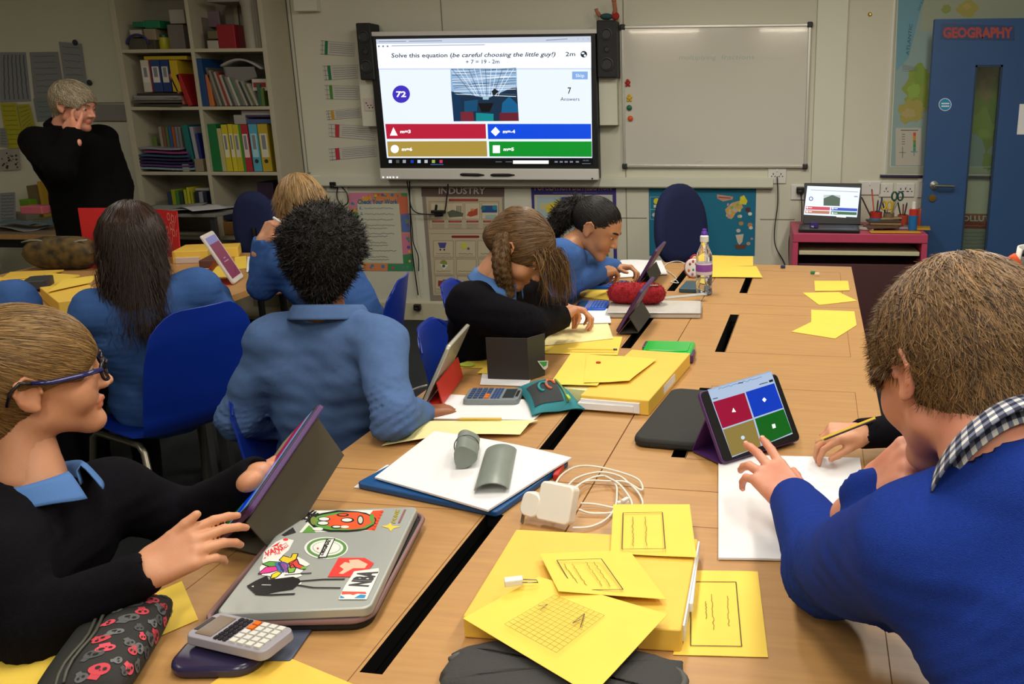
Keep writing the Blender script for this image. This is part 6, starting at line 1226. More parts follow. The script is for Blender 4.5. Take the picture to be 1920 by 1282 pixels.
for i in range(1500):
    u, v = q.random(), q.random(); p = Vector(furf(u, v)); n = (p-Vector((p.x, 0, .040))).normalized() if abs(2*u-1) < .95 else Vector((math.copysign(1, u-.5), 0, 0)); t_ = Vector((q.uniform(-1, 1), q.uniform(-1, 1), q.uniform(-1, 1))).cross(n).normalized(); e = p+n*q.uniform(.004, .008)+t_*.003
    b.raw([p+t_*.0016, p-t_*.0016, e], [(0, 1, 2)], M_fur)
rf = b.build('pencil_case', smooth=True); rf.location = ((A.x+Bq.x)/2, (A.y+Bq.y)/2+.01, TZ+.0236); rf.rotation_euler = (0, 0, math.atan2(ax.y, ax.x)); tag(rf, 'fluffy red pencil case lying on the clear document wallet', 'pencil case')
b = MB(); b.box((L*.28, -.022, .076), (.05, .010, .004), M_steel, rz=R(18)); b.build('zip_pull', rf, bev=.001)
o = MB(); A, Bq = onz(1240, 556, TZ+.034), onz(1318, 548, TZ+.034); b = MB(); b.box(((A.x+Bq.x)/2, (A.y+Bq.y)/2, TZ+.0265), ((Bq-A).length*1.1, .035, .004), mat('ruler_clear', '#b5b5b0', .2), rz=math.atan2((Bq-A).y, (Bq-A).x)); tag(b.build('ruler', bev=.0005), 'clear plastic ruler on the document wallet beside the bottle', 'ruler')
# blue calculators
for pts, lab in (([(1080, 578), (1138, 580), (1140, 564), (1082, 562)], 'bright blue calculator at the hand of the pupil with the plait'), ([(1104, 536), (1176, 538), (1177, 527), (1112, 524)], 'bright blue calculator behind the yellow sheet, near the ponytailed pupil')):
    calc('calculator', pts, TZ+.002 if 'plait' not in lab else TZ+.0025, .014, lab, mat('calc_blue', '#1458c0', .3), None, light='#5a7ac8', dark='#8890c0', screen='#2c4660', orange=False)
paper('sheet', [(1048, 552), (1142, 563), (1140, 534), (1075, 535)], T0, M_yel, label='yellow sheet between the two blue calculators'); paper('sheet', [(1045, 548), (1090, 556), (1100, 548), (1060, 543)], T0+.003, M_yel2, label='yellow card edge beneath the writing hand of the plait pupil')
paper('exercise_book', [(1128, 524), (1252, 516), (1240, 490), (1165, 489)], T0, M_paper, label='open white exercise book in front of the ponytailed pupil', cat='book', th=.003, noisy=.006)
# ---- water bottle
p = onz(1320, 552, TZ); M_pet = mat('pet', '#eef2f4', .03, trans=1); r = .034
b = MB(); b.lathe([(.001, .003), (r*.8, 0), (r, .006), (r*.98, .03), (r, .035), (r*.97, .075), (r, .08), (r, .155), (r*.9, .17), (r*.45, .205), (.014, .215), (.014, .222)], M_pet, 32); o = b.build('water_bottle', smooth=60); o.location = (p.x, p.y, TZ+.001); tag(o, 'clear plastic water bottle with a white and purple sports cap', 'bottle')
b = MB(); b.lathe([(.001, .004), (r*.93, .004), (r*.93, .072), (.001, .0725)], mat('water', '#f4fbff', .0, trans=1), 28); b.build('water', o, smooth=60)
b = MB(); b.lathe([(r*1.005, .085), (r*1.012, .086), (r*1.012, .132), (r*1.005, .133)], mat('label_white', '#d9d0dc', .4), 32); b.build('label_band', o, smooth=60)
b = MB(); b.lathe([(r*1.014, .098), (r*1.02, .099), (r*1.02, .126), (r*1.014, .127)], mat('label_purple', '#8a4ca8', .4), 32); b.build('label_print', o, smooth=60)
b = MB(); b.lathe([(.0175, .218), (.0175, .24), (.012, .245)], M_white, 24); b.build('cap', o, smooth=40); b = MB(); b.lathe([(.013, .245), (.012, .256), (.008, .262), (.009, .268), (.004, .27)], mat('cap_purple', '#5c30a8', .35), 20); b.build('spout', o, smooth=40)
# round patterned pouch, wallet beneath it, earphones
p = onz(1303, 523, TZ+.01); b = MB(); b.lathe([(.001, .03), (.036, .028), (.042, .020), (.042, .010), (.036, .002), (.001, 0)], mat('pouch_white', '#e0d8d0', .6), 28)
CXp = Matrix.Translation((p.x, p.y, TZ+.058)) @ Matrix.Rotation(R(-14), 4, 'Z') @ Matrix.Rotation(R(76), 4, 'X'); o = b.build('coin_purse', smooth=50); o.matrix_world = CXp; tag(o, 'round white purse with small coloured motifs, leaning behind the bottle', 'purse')
b = MB(); b.tube([(.042*math.cos(2*math.pi*k/28), .042*math.sin(2*math.pi*k/28), .016) for k in range(28)], .004, mat('purse_red', '#a8243c', .6), 8, closed=True); b.tube([(-.02+.04*k/6, .042+.015*math.sin(math.pi*k/6), .016) for k in range(7)], .004, mat('purse_mag', '#a82c70', .6), 8); b.build('zip_rim', o, smooth=True)
b = MB(); q = random.Random(3)
for x_, y_, c in ((-.015, .015, '#8c2c4c'), (.012, .018, '#7c9a2c'), (.002, -.008, '#2c8a94'), (-.018, -.012, '#c07030'), (.02, -.012, '#6c2c30'), (-.002, .028, '#c03c50'), (.0, -.028, '#9c5c9c')): b.ball((x_, y_, .0288), .006, C(c), 8, sc=(1, 1.2, .25))
b.build('motif', o, smooth=True)
slab('pencil_box', [(1276, 540), (1312, 542), (1314, 528), (1284, 526)], T0, .018, mat('box_teal', '#31505c', .5), 'dark teal box under the round purse', 'box', r=.004, bev=.003)
paper('sheet', [(1290, 520), (1430, 521), (1418, 500), (1300, 498)], T0+.002, M_yel, label='yellow worksheet with faint print at the far end of the desks, front one', noisy=.004)
paper('sheet', [(1285, 500), (1412, 499), (1412, 481), (1300, 479)], T0, M_yel, label='yellow sheet lying at the very far edge of the desks', noisy=.004)
zcb = [onz(1295, 500, TZ+.02), onz(1275, 490, TZ+.012), onz(1255, 492, TZ+.005), onz(1245, 502, TZ+.004), onz(1258, 512, TZ+.005), onz(1268, 522, TZ+.006), onz(1258, 528, TZ+.005), onz(1272, 530, TZ+.005), onz(1262, 521, TZ+.006)]
cable(zcb, .0018, M_cab, 'tangled white earphones beside the dark teal box', 'earphones')
# yellow notes on the right
paper('sheet', [(1528, 546), (1593, 545), (1590, 527), (1527, 527)], T0, M_yel, label='small yellow note farthest from the camera at the right edge of the desks', noisy=.002)
S_ = [(1505, 549), (1537, 571), (1607, 563), (1570, 547)]
def cutsheet(pts, label, z=T0, am=.003):
    P = [onz(*q_, z) for q_ in pts]; o_ = P[0].copy(); o_.z = z; n = len(P); b = MB(); b.prism([(p.x-o_.x, p.y-o_.y) for p in P] if sum((P[i].x*P[(i+1) % n].y-P[(i+1) % n].x*P[i].y) for i in range(n)) > 0 else [(p.x-o_.x, p.y-o_.y) for p in P[::-1]], 0, .0012, M_yel); o = b.build('sheet'); o.location = o_; return tag(o, label, 'paper')
cutsheet([(1505, 549), (1536, 572), (1607, 564), (1573, 548)], 'crooked yellow sheet astride the seam near the right edge of the desks')
cutsheet([(1521, 581), (1602, 584), (1606, 610), (1566, 635), (1484, 622), (1521, 604)], 'two overlapping yellow sheets nearest the camera at the right edge of the desks')
for (x, y, c, lab) in ((1468, 503, '#1c2c5c', 'tiny blue crayon stub on the far right desk'), (1524, 514, '#2c7a4c', 'tiny green eraser on the far right desk'), (1532, 517, '#e0d0a8', 'tiny cream eraser beside the green one')):
    p = onz(x, y, TZ); b = MB(); b.box((0, 0, .007), (.022, .012, .014), C(c)); o = b.build('eraser' if 'eraser' in lab else 'crayon_stub', bev=.003); o.location = (p.x, p.y, T0); tag(o, lab, 'eraser' if 'eraser' in lab else 'crayon')
# ---- the left group: red folders, yellow folders, pencil cases
p = onz(108, 508, TZ); b = MB(); b.grid(pouchfn(.34, .12, .16), 24, 24, mat('gold_cloth', '#191711', .7, c2='#6c5628', vscale=22, stretch=(1, 1, 1))); o = b.build('pencil_case', smooth=True); o.location = (p.x, p.y+.05, T0); o.rotation_euler = (0, 0, R(4)); tag(o, 'black pencil case with a gold pattern on the far left table', 'pencil case')
b = MB(); b.tube([(-.16+.32*k/8, -.04, .135+.012*math.sin(k)) for k in range(9)], .004, mat('zip_grey', '#8a8a80', .4), 6); b.build('zip', o, smooth=True)
def stand_folder(a, b_, h, lean, label, M):
    A, Bq = onz(*a, TZ), onz(*b_, TZ); n = Vector((-(Bq-A).y, (Bq-A).x, 0)).normalized(); b = MB(); t_ = n*math.tan(R(lean))*h
    vs = [V3(A, T0), V3(Bq, T0), V3(Bq+t_, TZ+h), V3(A+t_, TZ+h)]; vs += [(x+n.x*.006, y+n.y*.006, z) for x, y, z in vs]
    b.raw(vs, [(0, 1, 2, 3), (7, 6, 5, 4), (0, 4, 5, 1), (1, 5, 6, 2), (2, 6, 7, 3), (3, 7, 4, 0)], M); o = b.build('red_folder'); o.data.name = 'red_folder'; tag(o, label, 'folder')
    S = Art(frameX(A-n*.001, (Bq-A), t_+Vector((0, 0, h)))); q = random.Random(2); Lw = (Bq-A).length
    for i in range(9): x, y = q.uniform(.03, Lw-.03), q.uniform(.03, h-.03); S.disc(x, y, .014, C('#d8786c'), 1, True, sy=1.5); S.disc(x, y, .009, M, 2, True, sy=1.5); S.line((x+.02, y-.02), (x+.03, y+.02), .003, C('#e09a90'), 1, True)
    setparent(S.build('print'), o); return o
M_red = mat('red_card', '#c01c20', .6)
stand_folder((163, 503), (245, 503), .29, 2, 'red patterned folder standing left of the long-haired pupil', M_red); stand_folder((293, 478), (338, 484), .24, 4, 'red patterned folder standing open right of the long-haired pupil', M_red)
def lay(name, pts, z, th, M, label, cat='folder', K=kID, r=.004): o, *_ = slab(name, pts, z, th, M, label, cat, r=r, K=K, bev=.002); return o
o = lay('ring_binder', [(338, 470), (397, 470), (397, 458), (338, 458)], T0, .06, M_yel2, 'yellow ring binder lying behind the red folder on the far left table')
o = lay('document_wallet', [(338, 482), (380, 482), (378, 474), (338, 474)], T0, .03, C('#c8b4ac', .4), 'pale plastic wallet in front of the yellow binder, right of the red folder', 'wallet')
o = lay('folder', [(398, 466), (448, 463), (448, 456), (398, 457)], T0, .05, M_yel2, 'yellow folder half open behind the white tablet')
o = lay('pencil_pouch', [(385, 488), (408, 488), (420, 474), (390, 474)], T0, .035, mat('brown_pouch', '#5c3630', .6), 'small red-brown pouch left of the white tablet', 'pouch', r=.01)
paper('sheet', [(400, 520), (440, 520), (425, 488), (395, 492)], T0, M_yel, label='yellow sheet under the white tablet, left part'); paper('sheet', [(440, 505), (464, 503), (462, 480), (440, 482)], T0, M_yel, label='yellow sheet right of the white tablet'); paper('sheet', [(462, 510), (480, 512), (480, 482), (464, 481)], T0+.003, M_paper, label='white paper at the elbow of the blonde pupil')
lay('ring_binder', [(95, 567), (160, 560), (190, 522), (92, 540)], T0, .05, M_yel2, 'yellow ring binder under the hair of the long-haired pupil', K=kID); paper('sheet', [(88, 548), (170, 530), (185, 516), (120, 524)], T0+.056, M_yel, label='yellow sheet on the binder beside the long-haired pupil')
paper('folder', [(-40, 535), (50, 532), (110, 518), (-20, 522)], T0, M_yel, label='yellow folder at the left edge of the picture', cat='folder', th=.004); paper('folder', [(45, 545), (95, 538), (150, 518), (92, 514)], T0+.005, M_yel, label='yellow folder beneath the grey glasses case', cat='folder', th=.006)
paper('folder', [(0, 526), (75, 520), (120, 508), (20, 512)], T0+.006, M_yel2, label='long yellow folder behind the grey glasses case', cat='folder', th=.006)
lay('glasses_case', [(48, 528), (90, 526), (93, 516), (50, 517)], T0+.012, .035, mat('darkgrey_case', '#34383a', .5), 'dark grey glasses case lying on the yellow folders', 'case', r=.02)
paper('sheet', [(118, 588), (150, 580), (160, 570), (100, 573)], T0, M_yel, label='yellow sheet at the table edge under the sleeve of the long-haired pupil')
# ================================================================= people: smooth bodies from blended rounded cones
def nv(v): return np.array(v, dtype=np.float32)
_NW = [(np.random.RandomState(i).normal(size=3), np.random.RandomState(i+50).rand()*6.28) for i in range(14)]
def wav(X, Y, Z, wl, n=7, sd=0):
    r = 0
    for i in range(n):
        d, ph = _NW[(i+sd) % 14]; d = d/np.linalg.norm(d)*(6.283/wl)*(.7+.1*i); r = r+np.sin(X*d[0]+Y*d[1]+Z*d[2]+ph+sd)
    return r/n
class Field:
    def __init__(s, lo, hi, h):
        s.h = h; s.lo = nv(lo)-2*h; s.n = np.ceil((nv(hi)+2*h-s.lo)/h).astype(int)+1
        s.ax = [s.lo[i]+h*np.arange(s.n[i], dtype=np.float32) for i in range(3)]; s.D = np.full(tuple(s.n), 1., np.float32)
    def reg(s, lo, hi, m):
        sl = []
        for i in range(3):
            a = int(max(0, (lo[i]-m-s.lo[i])//s.h)); b = int(min(s.n[i], (hi[i]+m-s.lo[i])//s.h+2))
            if b <= a: return None
            sl.append(slice(a, b))
        return tuple(sl)
    def grid(s, sl): return np.meshgrid(s.ax[0][sl[0]], s.ax[1][sl[1]], s.ax[2][sl[2]], indexing='ij', sparse=True)
    def comb(s, sl, d, k, op):
        c = s.D[sl]
        if op == 's': d = -d; e = np.maximum(k-np.abs(c-d), 0)/k if k else 0; s.D[sl] = np.maximum(c, d)+(e*e*k*.25 if k else 0)
        else: e = np.maximum(k-np.abs(c-d), 0)/k if k else 0; s.D[sl] = np.minimum(c, d)-(e*e*k*.25 if k else 0)
    def cone(s, a, b, ra, rb, k=.01, op='u', sq=None):
        """rounded cone a-b; sq=(axis, factor) flattens it along axis"""
        a, b = nv(a), nv(b); rm = max(ra, rb); sl = s.reg(np.minimum(a, b)-rm, np.maximum(a, b)+rm, .03+k)
        if sl is None: return s
        X, Y, Z = s.grid(sl); ab = b-a; L2 = float(ab @ ab)+1e-12
        px, py, pz = X-a[0], Y-a[1], Z-a[2]; t = np.clip((px*ab[0]+py*ab[1]+pz*ab[2])/L2, 0, 1)
        qx, qy, qz = px-t*ab[0], py-t*ab[1], pz-t*ab[2]; r = ra+(rb-ra)*t
        if sq is not None:
            ax, f = nv(sq[0]), sq[1]; m = qx*ax[0]+qy*ax[1]+qz*ax[2]; g = (1/f-1)*m; qx, qy, qz = qx+g*ax[0], qy+g*ax[1], qz+g*ax[2]
            l = np.sqrt(qx*qx+qy*qy+qz*qz); d = (l-r)*(np.where(l > 1e-6, 1, 1))*(.5+.5*f)
        else: d = np.sqrt(qx*qx+qy*qy+qz*qz)-r
        s.comb(sl, d, k, op); return s
    def ell(s, c, r, k=.01, op='u', M=None):
        c, r = nv(c), nv(r); rm = float(r.max()); sl = s.reg(c-rm, c+rm, .03+k)
        if sl is None: return s
        X, Y, Z = s.grid(sl); x, y, z = X-c[0], Y-c[1], Z-c[2]
        if M is not None: x, y, z = x*M[0][0]+y*M[0][1]+z*M[0][2], x*M[1][0]+y*M[1][1]+z*M[1][2], x*M[2][0]+y*M[2][1]+z*M[2][2]
        k0 = np.sqrt((x/r[0])**2+(y/r[1])**2+(z/r[2])**2); k1 = np.sqrt((x/r[0]**2)**2+(y/r[1]**2)**2+(z/r[2]**2)**2)+1e-9
        s.comb(sl, k0*(k0-1)/k1, k, op); return s
    def noise(s, amp, wl, sd=0, n=7):
        X, Y, Z = np.meshgrid(*s.ax, indexing='ij', sparse=True); s.D = s.D+amp*wav(X, Y, Z, wl, n, sd).astype(np.float32); return s
    def mesh(s):
        D = s.D; nx, ny, nz = D.shape; I = D < 0
        cells = np.zeros((nx-1, ny-1, nz-1), np.int8)
        for i in (0, 1):
            for j in (0, 1):
                for k in (0, 1): cells += I[i:nx-1+i, j:ny-1+j, k:nz-1+k]
        act = (cells > 0) & (cells < 8); idx = np.argwhere(act)
        if len(idx) == 0: return np.zeros((0, 3)), []
        vid = np.full(act.shape, -1, np.int64); vid[act] = np.arange(len(idx))
        acc = np.zeros((len(idx), 3)); cnt = np.zeros(len(idx)); ii, jj, kk = idx.T
        cor = [(i, j, k) for i in (0, 1) for j in (0, 1) for k in (0, 1)]
        for a in cor:
            for ax in range(3):
                if a[ax]: continue
                b = list(a); b[ax] = 1
                da = D[ii+a[0], jj+a[1], kk+a[2]]; db = D[ii+b[0], jj+b[1], kk+b[2]]; m = (da < 0) != (db < 0)
                t = np.where(m, da/(da-db+1e-12), 0); p = np.array(a, float)[None].repeat(len(idx), 0); p[:, ax] += t
                acc[m] += p[m]; cnt[m] += 1
        V = s.lo+(idx+acc/cnt[:, None])*s.h; Q = []
        for ax in range(3):
            o1, o2 = [x for x in range(3) if x != ax]
            sa = [slice(None)]*3; sb = [slice(None)]*3; sa[ax] = slice(0, -1); sb[ax] = slice(1, None)
            m = I[tuple(sa)] != I[tuple(sb)]; e = np.argwhere(m); e = e[(e[:, o1] > 0) & (e[:, o2] > 0) & (e[:, o1] < D.shape[o1]-1) & (e[:, o2] < D.shape[o2]-1)]
            q = []
            for d1, d2 in ((-1, -1), (0, -1), (0, 0), (-1, 0)):
                c = e.copy(); c[:, o1] += d1; c[:, o2] += d2; q.append(vid[c[:, 0], c[:, 1], c[:, 2]])
            q = np.stack(q, 1); inside = I[e[:, 0], e[:, 1], e[:, 2]]
            fl = inside if ax != 1 else ~inside
            q[~fl] = q[~fl][:, ::-1]; Q.append(q)
        return V, np.concatenate(Q)
    def samp(s, P, A=None):
        A = s.D if A is None else A
        f = (P-s.lo)/s.h; i = np.clip(np.floor(f).astype(int), 0, s.n-2); t = np.clip(f-i, 0, 1); r = 0
        for a in (0, 1):
            for b in (0, 1):
                for c in (0, 1):
                    w = (t[:, 0] if a else 1-t[:, 0])*(t[:, 1] if b else 1-t[:, 1])*(t[:, 2] if c else 1-t[:, 2]); r = r+w*A[i[:, 0]+a, i[:, 1]+b, i[:, 2]+c]
        return r
def npmesh(name, V, Q, mats, mi=None, origin=(0, 0, 0), parent=None, attr=None, smooth=True):
    me = bpy.data.meshes.new(name); V = np.asarray(V, np.float32)-nv(origin); Q = np.asarray(Q, np.int32); n = len(Q)
    me.vertices.add(len(V)); me.vertices.foreach_set('co', V.ravel()); k = Q.shape[1]
    me.loops.add(n*k); me.loops.foreach_set('vertex_index', Q.ravel()); me.polygons.add(n)
    me.polygons.foreach_set('loop_start', np.arange(0, n*k, k, dtype=np.int32)); 
    for m in mats: me.materials.append(m)
    me.update(calc_edges=True)
    if mi is not None: me.polygons.foreach_set('material_index', np.asarray(mi, np.int32))
    me.polygons.foreach_set('use_smooth', np.full(n, bool(smooth)))
    if attr is not None: a = me.attributes.new('strand', 'FLOAT', 'POINT'); a.data.foreach_set('value', np.asarray(attr, np.float32))
    me.update(); o = bpy.data.objects.new(name, me); COL.objects.link(o); o.location = Vector([float(x) for x in origin])
    if parent: setparent(o, parent)
    return o
class Parts:
    def __init__(s): s.V = []; s.Q = []; s.mi = []; s.n = 0
    def add(s, V, Q, mi=0):
        if len(V) == 0: return s
        s.V.append(np.asarray(V, np.float32)); s.Q.append(np.asarray(Q)+s.n); s.mi.append(np.full(len(Q), mi) if np.isscalar(mi) else mi); s.n += len(V); return s
    def out(s): return np.concatenate(s.V), np.concatenate(s.Q), np.concatenate(s.mi)
def frame3(f, u):
    f = nv(f); f /= np.linalg.norm(f); u = nv(u); r = np.cross(f, u); r /= np.linalg.norm(r); u = np.cross(r, f); return np.stack([r, f, u], 1)  # columns: right, forward, up
def sphere_q(c, r, n=10):
    V = []; rows = n//2
    for j in range(rows+1):
        t = math.pi*j/rows; V += [(c[0]+r*math.sin(t)*math.cos(2*math.pi*k/n), c[1]+r*math.sin(t)*math.sin(2*math.pi*k/n), c[2]+r*math.cos(t)) for k in range(n)]
    return np.array(V), np.array([(j*n+k, (j+1)*n+k, (j+1)*n+(k+1) % n, j*n+(k+1) % n) for j in range(rows) for k in range(n)])
def head_field(h, kid, neckdir, hs):
    """head in its own frame: x right, y forward, z up, origin level with the ears"""
    F = Field((-.105, -.135, -.19), (.105, .135, .135), h); j = .86 if kid else 1
    F.ell((0, -.018, .035), (.076, .098, .088), .01).ell((0, .028, .022), (.066, .064, .070), .03).ell((0, .034, -.03), (.058*(.97 if kid else 1), .056, .060), .03)
    for sx in (-1, 1):
        F.cone((sx*.046*j, .0, -.058), (sx*.006, .064, -.094*(.97 if kid else 1)), .024, .018, .025); F.ell((sx*.037, .060, -.034), (.024, .022, .026), .02)
        F.cone((sx*.014, .0865, .026), (sx*.046, .070, .023), .008 if kid else .010, .007, .016)
    F.ell((0, .072, -.097*(.97 if kid else 1)), (.019, .016, .014), .02)
    F.cone((0, .087, .012), (0, .107 if kid else .112, -.026), .0065, .0095, .014)
    for sx in (-1, 1):
        F.ell((sx*.0115, .098, -.030), (.0075, .010, .007), .006); F.ell((sx*.032, .101, .006), (.018, .017, .012), .014, 's')
        F.ell((sx*.030, .0735, .005), (.0165, .0145, .0135), .004)   # closed lids, opened by the eye meshes
        F.ell((sx*.006, .103, -.0365), (.0032, .005, .003), .002, 's')
        # ears
        M = [[math.cos(R(12*sx)), math.sin(R(12*sx)), 0], [-math.sin(R(12*sx)), math.cos(R(12*sx)), 0], [0, 0, 1]]
        e = 1.0
        F.ell((sx*.079, -.012, -.004), (.0075, .019*e, .031*e), .006, 'u', M); F.ell((sx*.087, -.006, .000), (.0070, .0115, .019), .003, 's', M)
        P = [(.082, .008, .006), (.086, .004, .021), (.089, -.010, .028), (.091, -.024, .019), (.089, -.029, .002), (.085, -.023, -.015), (.081, -.012, -.026)]
        for a, b in zip(P[:-1], P[1:]): F.cone((sx*a[0], a[1], a[2]), (sx*b[0], b[1], b[2]), .0036, .0036, .003)
        F.ell((sx*.080, -.005, -.029), (.005, .008, .008), .005); F.ell((sx*.081, .008, -.003), (.004, .0035, .006), .003)
    F.cone((-.018, .0835, -.0575), (0, .0905, -.0560), .0040, .0056, .005).cone((.018, .0835, -.0575), (0, .0905, -.0560), .0040, .0056, .005)
    F.cone((-.014, .0835, -.0665), (.014, .0835, -.0665), .0048, .0048, .005).ell((0, .0862, -.0670), (.012, .006, .0050), .005)
    F.cone((-.020, .0870, -.0618), (0, .0965, -.0612), .0010, .0016, .0015, 's').cone((.020, .0870, -.0618), (0, .0965, -.0612), .0010, .0016, .0015, 's')
    nd = nv(neckdir); nd = nd/np.linalg.norm(nd); r0 = .043 if kid else .056
    F.cone((0, -.028, -.045), nv((0, -.028, -.045))+nd*.12, r0, r0*1.05, .025)
    return F
def face_add(Pt, hs, X, T, kid, close, brow):
    """eyes, brows as small meshes; X rotation 3x3, T origin; returns nothing"""
    for sx in (-1, 1):
        for c, r, m in (((sx*.0305, .0775, .005), .0115, 2), ((sx*.031, .0845, .004), .0062, 3), ((sx*.0313, .0873, .004), .0040, 4)):
            V, Q = sphere_q((0, 0, 0), 1, 12); V = V*np.array([r*(1.28 if m == 2 else 1), r*.95, r*(.66 if m == 2 else .95)])+np.array(c); Pt.add((V*hs) @ X.T+T, Q, m)
        # lids and brows
        for (a, b, c, r, m) in (((.017, .0835, .0085), (.031, .0925, .0125), (.045, .079, .0075), .0026, 0), ((.018, .0835, .000), (.031, .0895, -.0035), (.044, .079, .001), .002, 0), ((.014, .0975, .026), (.032, .0955, .032), (.050, .078, .027), .0032, 5)):
            pts = [nv(a)*(1-t)**2+nv(b)*2*t*(1-t)+nv(c)*t*t for t in np.linspace(0, 1, 7)]; n = 6; V = []
            for i, p in enumerate(pts):
                w = r*(.5+1.0*math.sin(math.pi*(i+.6)/7.2)) if m == 5 else r
                V += [(sx*p[0], p[1]+w*.8*math.cos(2*math.pi*k/n), p[2]+w*math.sin(2*math.pi*k/n)) for k in range(n)]
            Q = [(i*n+k, i*n+(k+1) % n, (i+1)*n+(k+1) % n, (i+1)*n+k) for i in range(6) for k in range(n)]; Pt.add((np.array(V)*hs) @ X.T+T, np.array(Q), m)
def hand_into(F, wr, fd, nd, side, s, curl=(20, 25, 15), curls=None, thumb=(.55, .75, -.25), tb=18, spread=1.0):
    """wr wrist, fd finger direction, nd normal of the back of the hand, side=+1 thumb towards fd x nd"""
    fd = nv(fd); fd /= np.linalg.norm(fd); nd = nv(nd); nd -= fd*(nd @ fd); nd /= np.linalg.norm(nd); x = np.cross(fd, nd)*side; wr = nv(wr); L = lambda a, b, c: wr+s*(a*fd+b*x+c*nd)
    kn = [(.088, .030), (.092, .010), (.088, -.010), (.079, -.028)]
    for kx, ky in kn: F.cone(L(.0, ky*.62, 0), L(kx, ky, 0), .0160*s, .0115*s, .012*s)
    F.cone(L(.02, .022, -.006), L(.06, .024, -.006), .015*s, .012*s, .012*s); F.cone(L(.03, -.018, -.006), L(.07, -.022, -.004), .014*s, .011*s, .012*s)
    F.cone(L(-.06, 0, 0), L(.01, 0, 0), .026*s, .026*s, .014*s, sq=(nd, .78))
    ln = [(.043, .026, .020), (.048, .030, .021), (.044, .028, .021), (.034, .021, .018)]; rr = [(.0098, .0086, .0078, .0066)]*3+[(.0088, .0076, .0070, .0060)]; tips = []
    for i, ((kx, ky), l3) in enumerate(zip(kn, ln)):
        c = (curls[i] if curls else curl); p = L(kx, ky, 0); d = fd+x*(.09*spread*(1.5-i)); d /= np.linalg.norm(d); a = 0; n_ = nd
        for q_ in range(3):
            a += R(c[q_]); dd = d*math.cos(a)-nd*math.sin(a); e = p+dd*l3[q_]*s; F.cone(p, e, rr[i][q_]*s, rr[i][q_+1]*s, (.006 if q_ == 0 else .0025)*s); p = e
        tips.append((p, dd, i))
    t0 = L(.022, .026, -.006); td = thumb[0]*fd+thumb[1]*x+thumb[2]*nd; td /= np.linalg.norm(td); F.cone(L(.01, .012, -.004), t0, .015*s, .0145*s, .01*s); p = t0+td*.042*s; F.cone(t0, p, .0145*s, .0112*s, .008*s)
    b = R(tb); d2 = td*math.cos(b)+(fd*.8-nd*.2)*math.sin(b); d2 /= np.linalg.norm(d2); e = p+d2*.031*s; F.cone(p, e, .0110*s, .0096*s, .003*s); d3 = d2*math.cos(b)+fd*math.sin(b); d3 /= np.linalg.norm(d3); F.cone(e, e+d3*.023*s, .0096*s, .0076*s, .003*s)
    tips.append((e+d3*.023*s, d3, 4)); return tips
def strands(F, N, flow, off, length, width, seed, origin_ok, X, T, hs, steps=7, jit=.25, lift=.003, curl=0, free=99):
    """hair strands following the surface of field F (head frame); returns verts, quads and a per-strand value"""
    rs = np.random.RandomState(seed); V, Q = F.mesh(); c = V[Q].mean(1); ok = origin_ok(c); c = c[ok]
    if len(c) == 0: return np.zeros((0, 3)), np.zeros((0, 4), int), []
    P = c[rs.randint(0, len(c), N)]+rs.normal(size=(N, 3))*F.h*.5; G = np.gradient(F.D, F.h)
    off_ = off*rs.uniform(.2, 1.3, N); Ls = length*rs.uniform(.6, 1.3, N)/steps; dirn = rs.normal(size=(N, 3))*jit; pts = []; nn = []; cz = rs.normal(size=(N, 3))
    for st in range(steps+1):
        for _ in range(2 if st < free else 0):
            g = np.stack([F.samp(P, a) for a in G], 1); g /= np.linalg.norm(g, axis=1)[:, None]+1e-9; P = P-g*(F.samp(P)-(off_+lift*st/steps))[:, None]
        pts.append(P.copy()); nn.append(g.copy()); f = flow(P)+dirn
        if curl: cz = .6*cz+rs.normal(size=(N, 3)); f = f+cz*curl
        f = f-g*(f*g).sum(1)[:, None] if st < free else f+g*.25; f /= np.linalg.norm(f, axis=1)[:, None]+1e-9; P = P+f*Ls[:, None]
    pts = np.array(pts); nn = np.array(nn); S = steps+1; tg = np.gradient(pts, axis=0); sd = np.cross(tg, nn); sd /= np.linalg.norm(sd, axis=2)[:, :, None]+1e-9
    w = width*rs.uniform(.6, 1.3, (1, N, 1))*np.array([.7, 1, 1, 1, .9, .75, .5, .15][:S]+[.1]*(S-8))[:, None, None]
    A = pts-sd*w/2-nn*w*.25; B = pts+nn*w*.1; Cc = pts+sd*w/2-nn*w*.25
    Vt = np.stack([A, B, Cc], 2).transpose(1, 0, 2, 3).reshape(-1, 3)  # N,S,3verts
    base = np.arange(N)[:, None]*(S*3)+np.arange(S-1)[None]*3; base = base.ravel()
    Qs = np.concatenate([np.stack([base, base+1, base+4, base+3], 1), np.stack([base+1, base+2, base+5, base+4], 1)])
    at_ = np.repeat(rs.rand(N), S*3); return (Vt*hs) @ X.T+T, Qs, at_
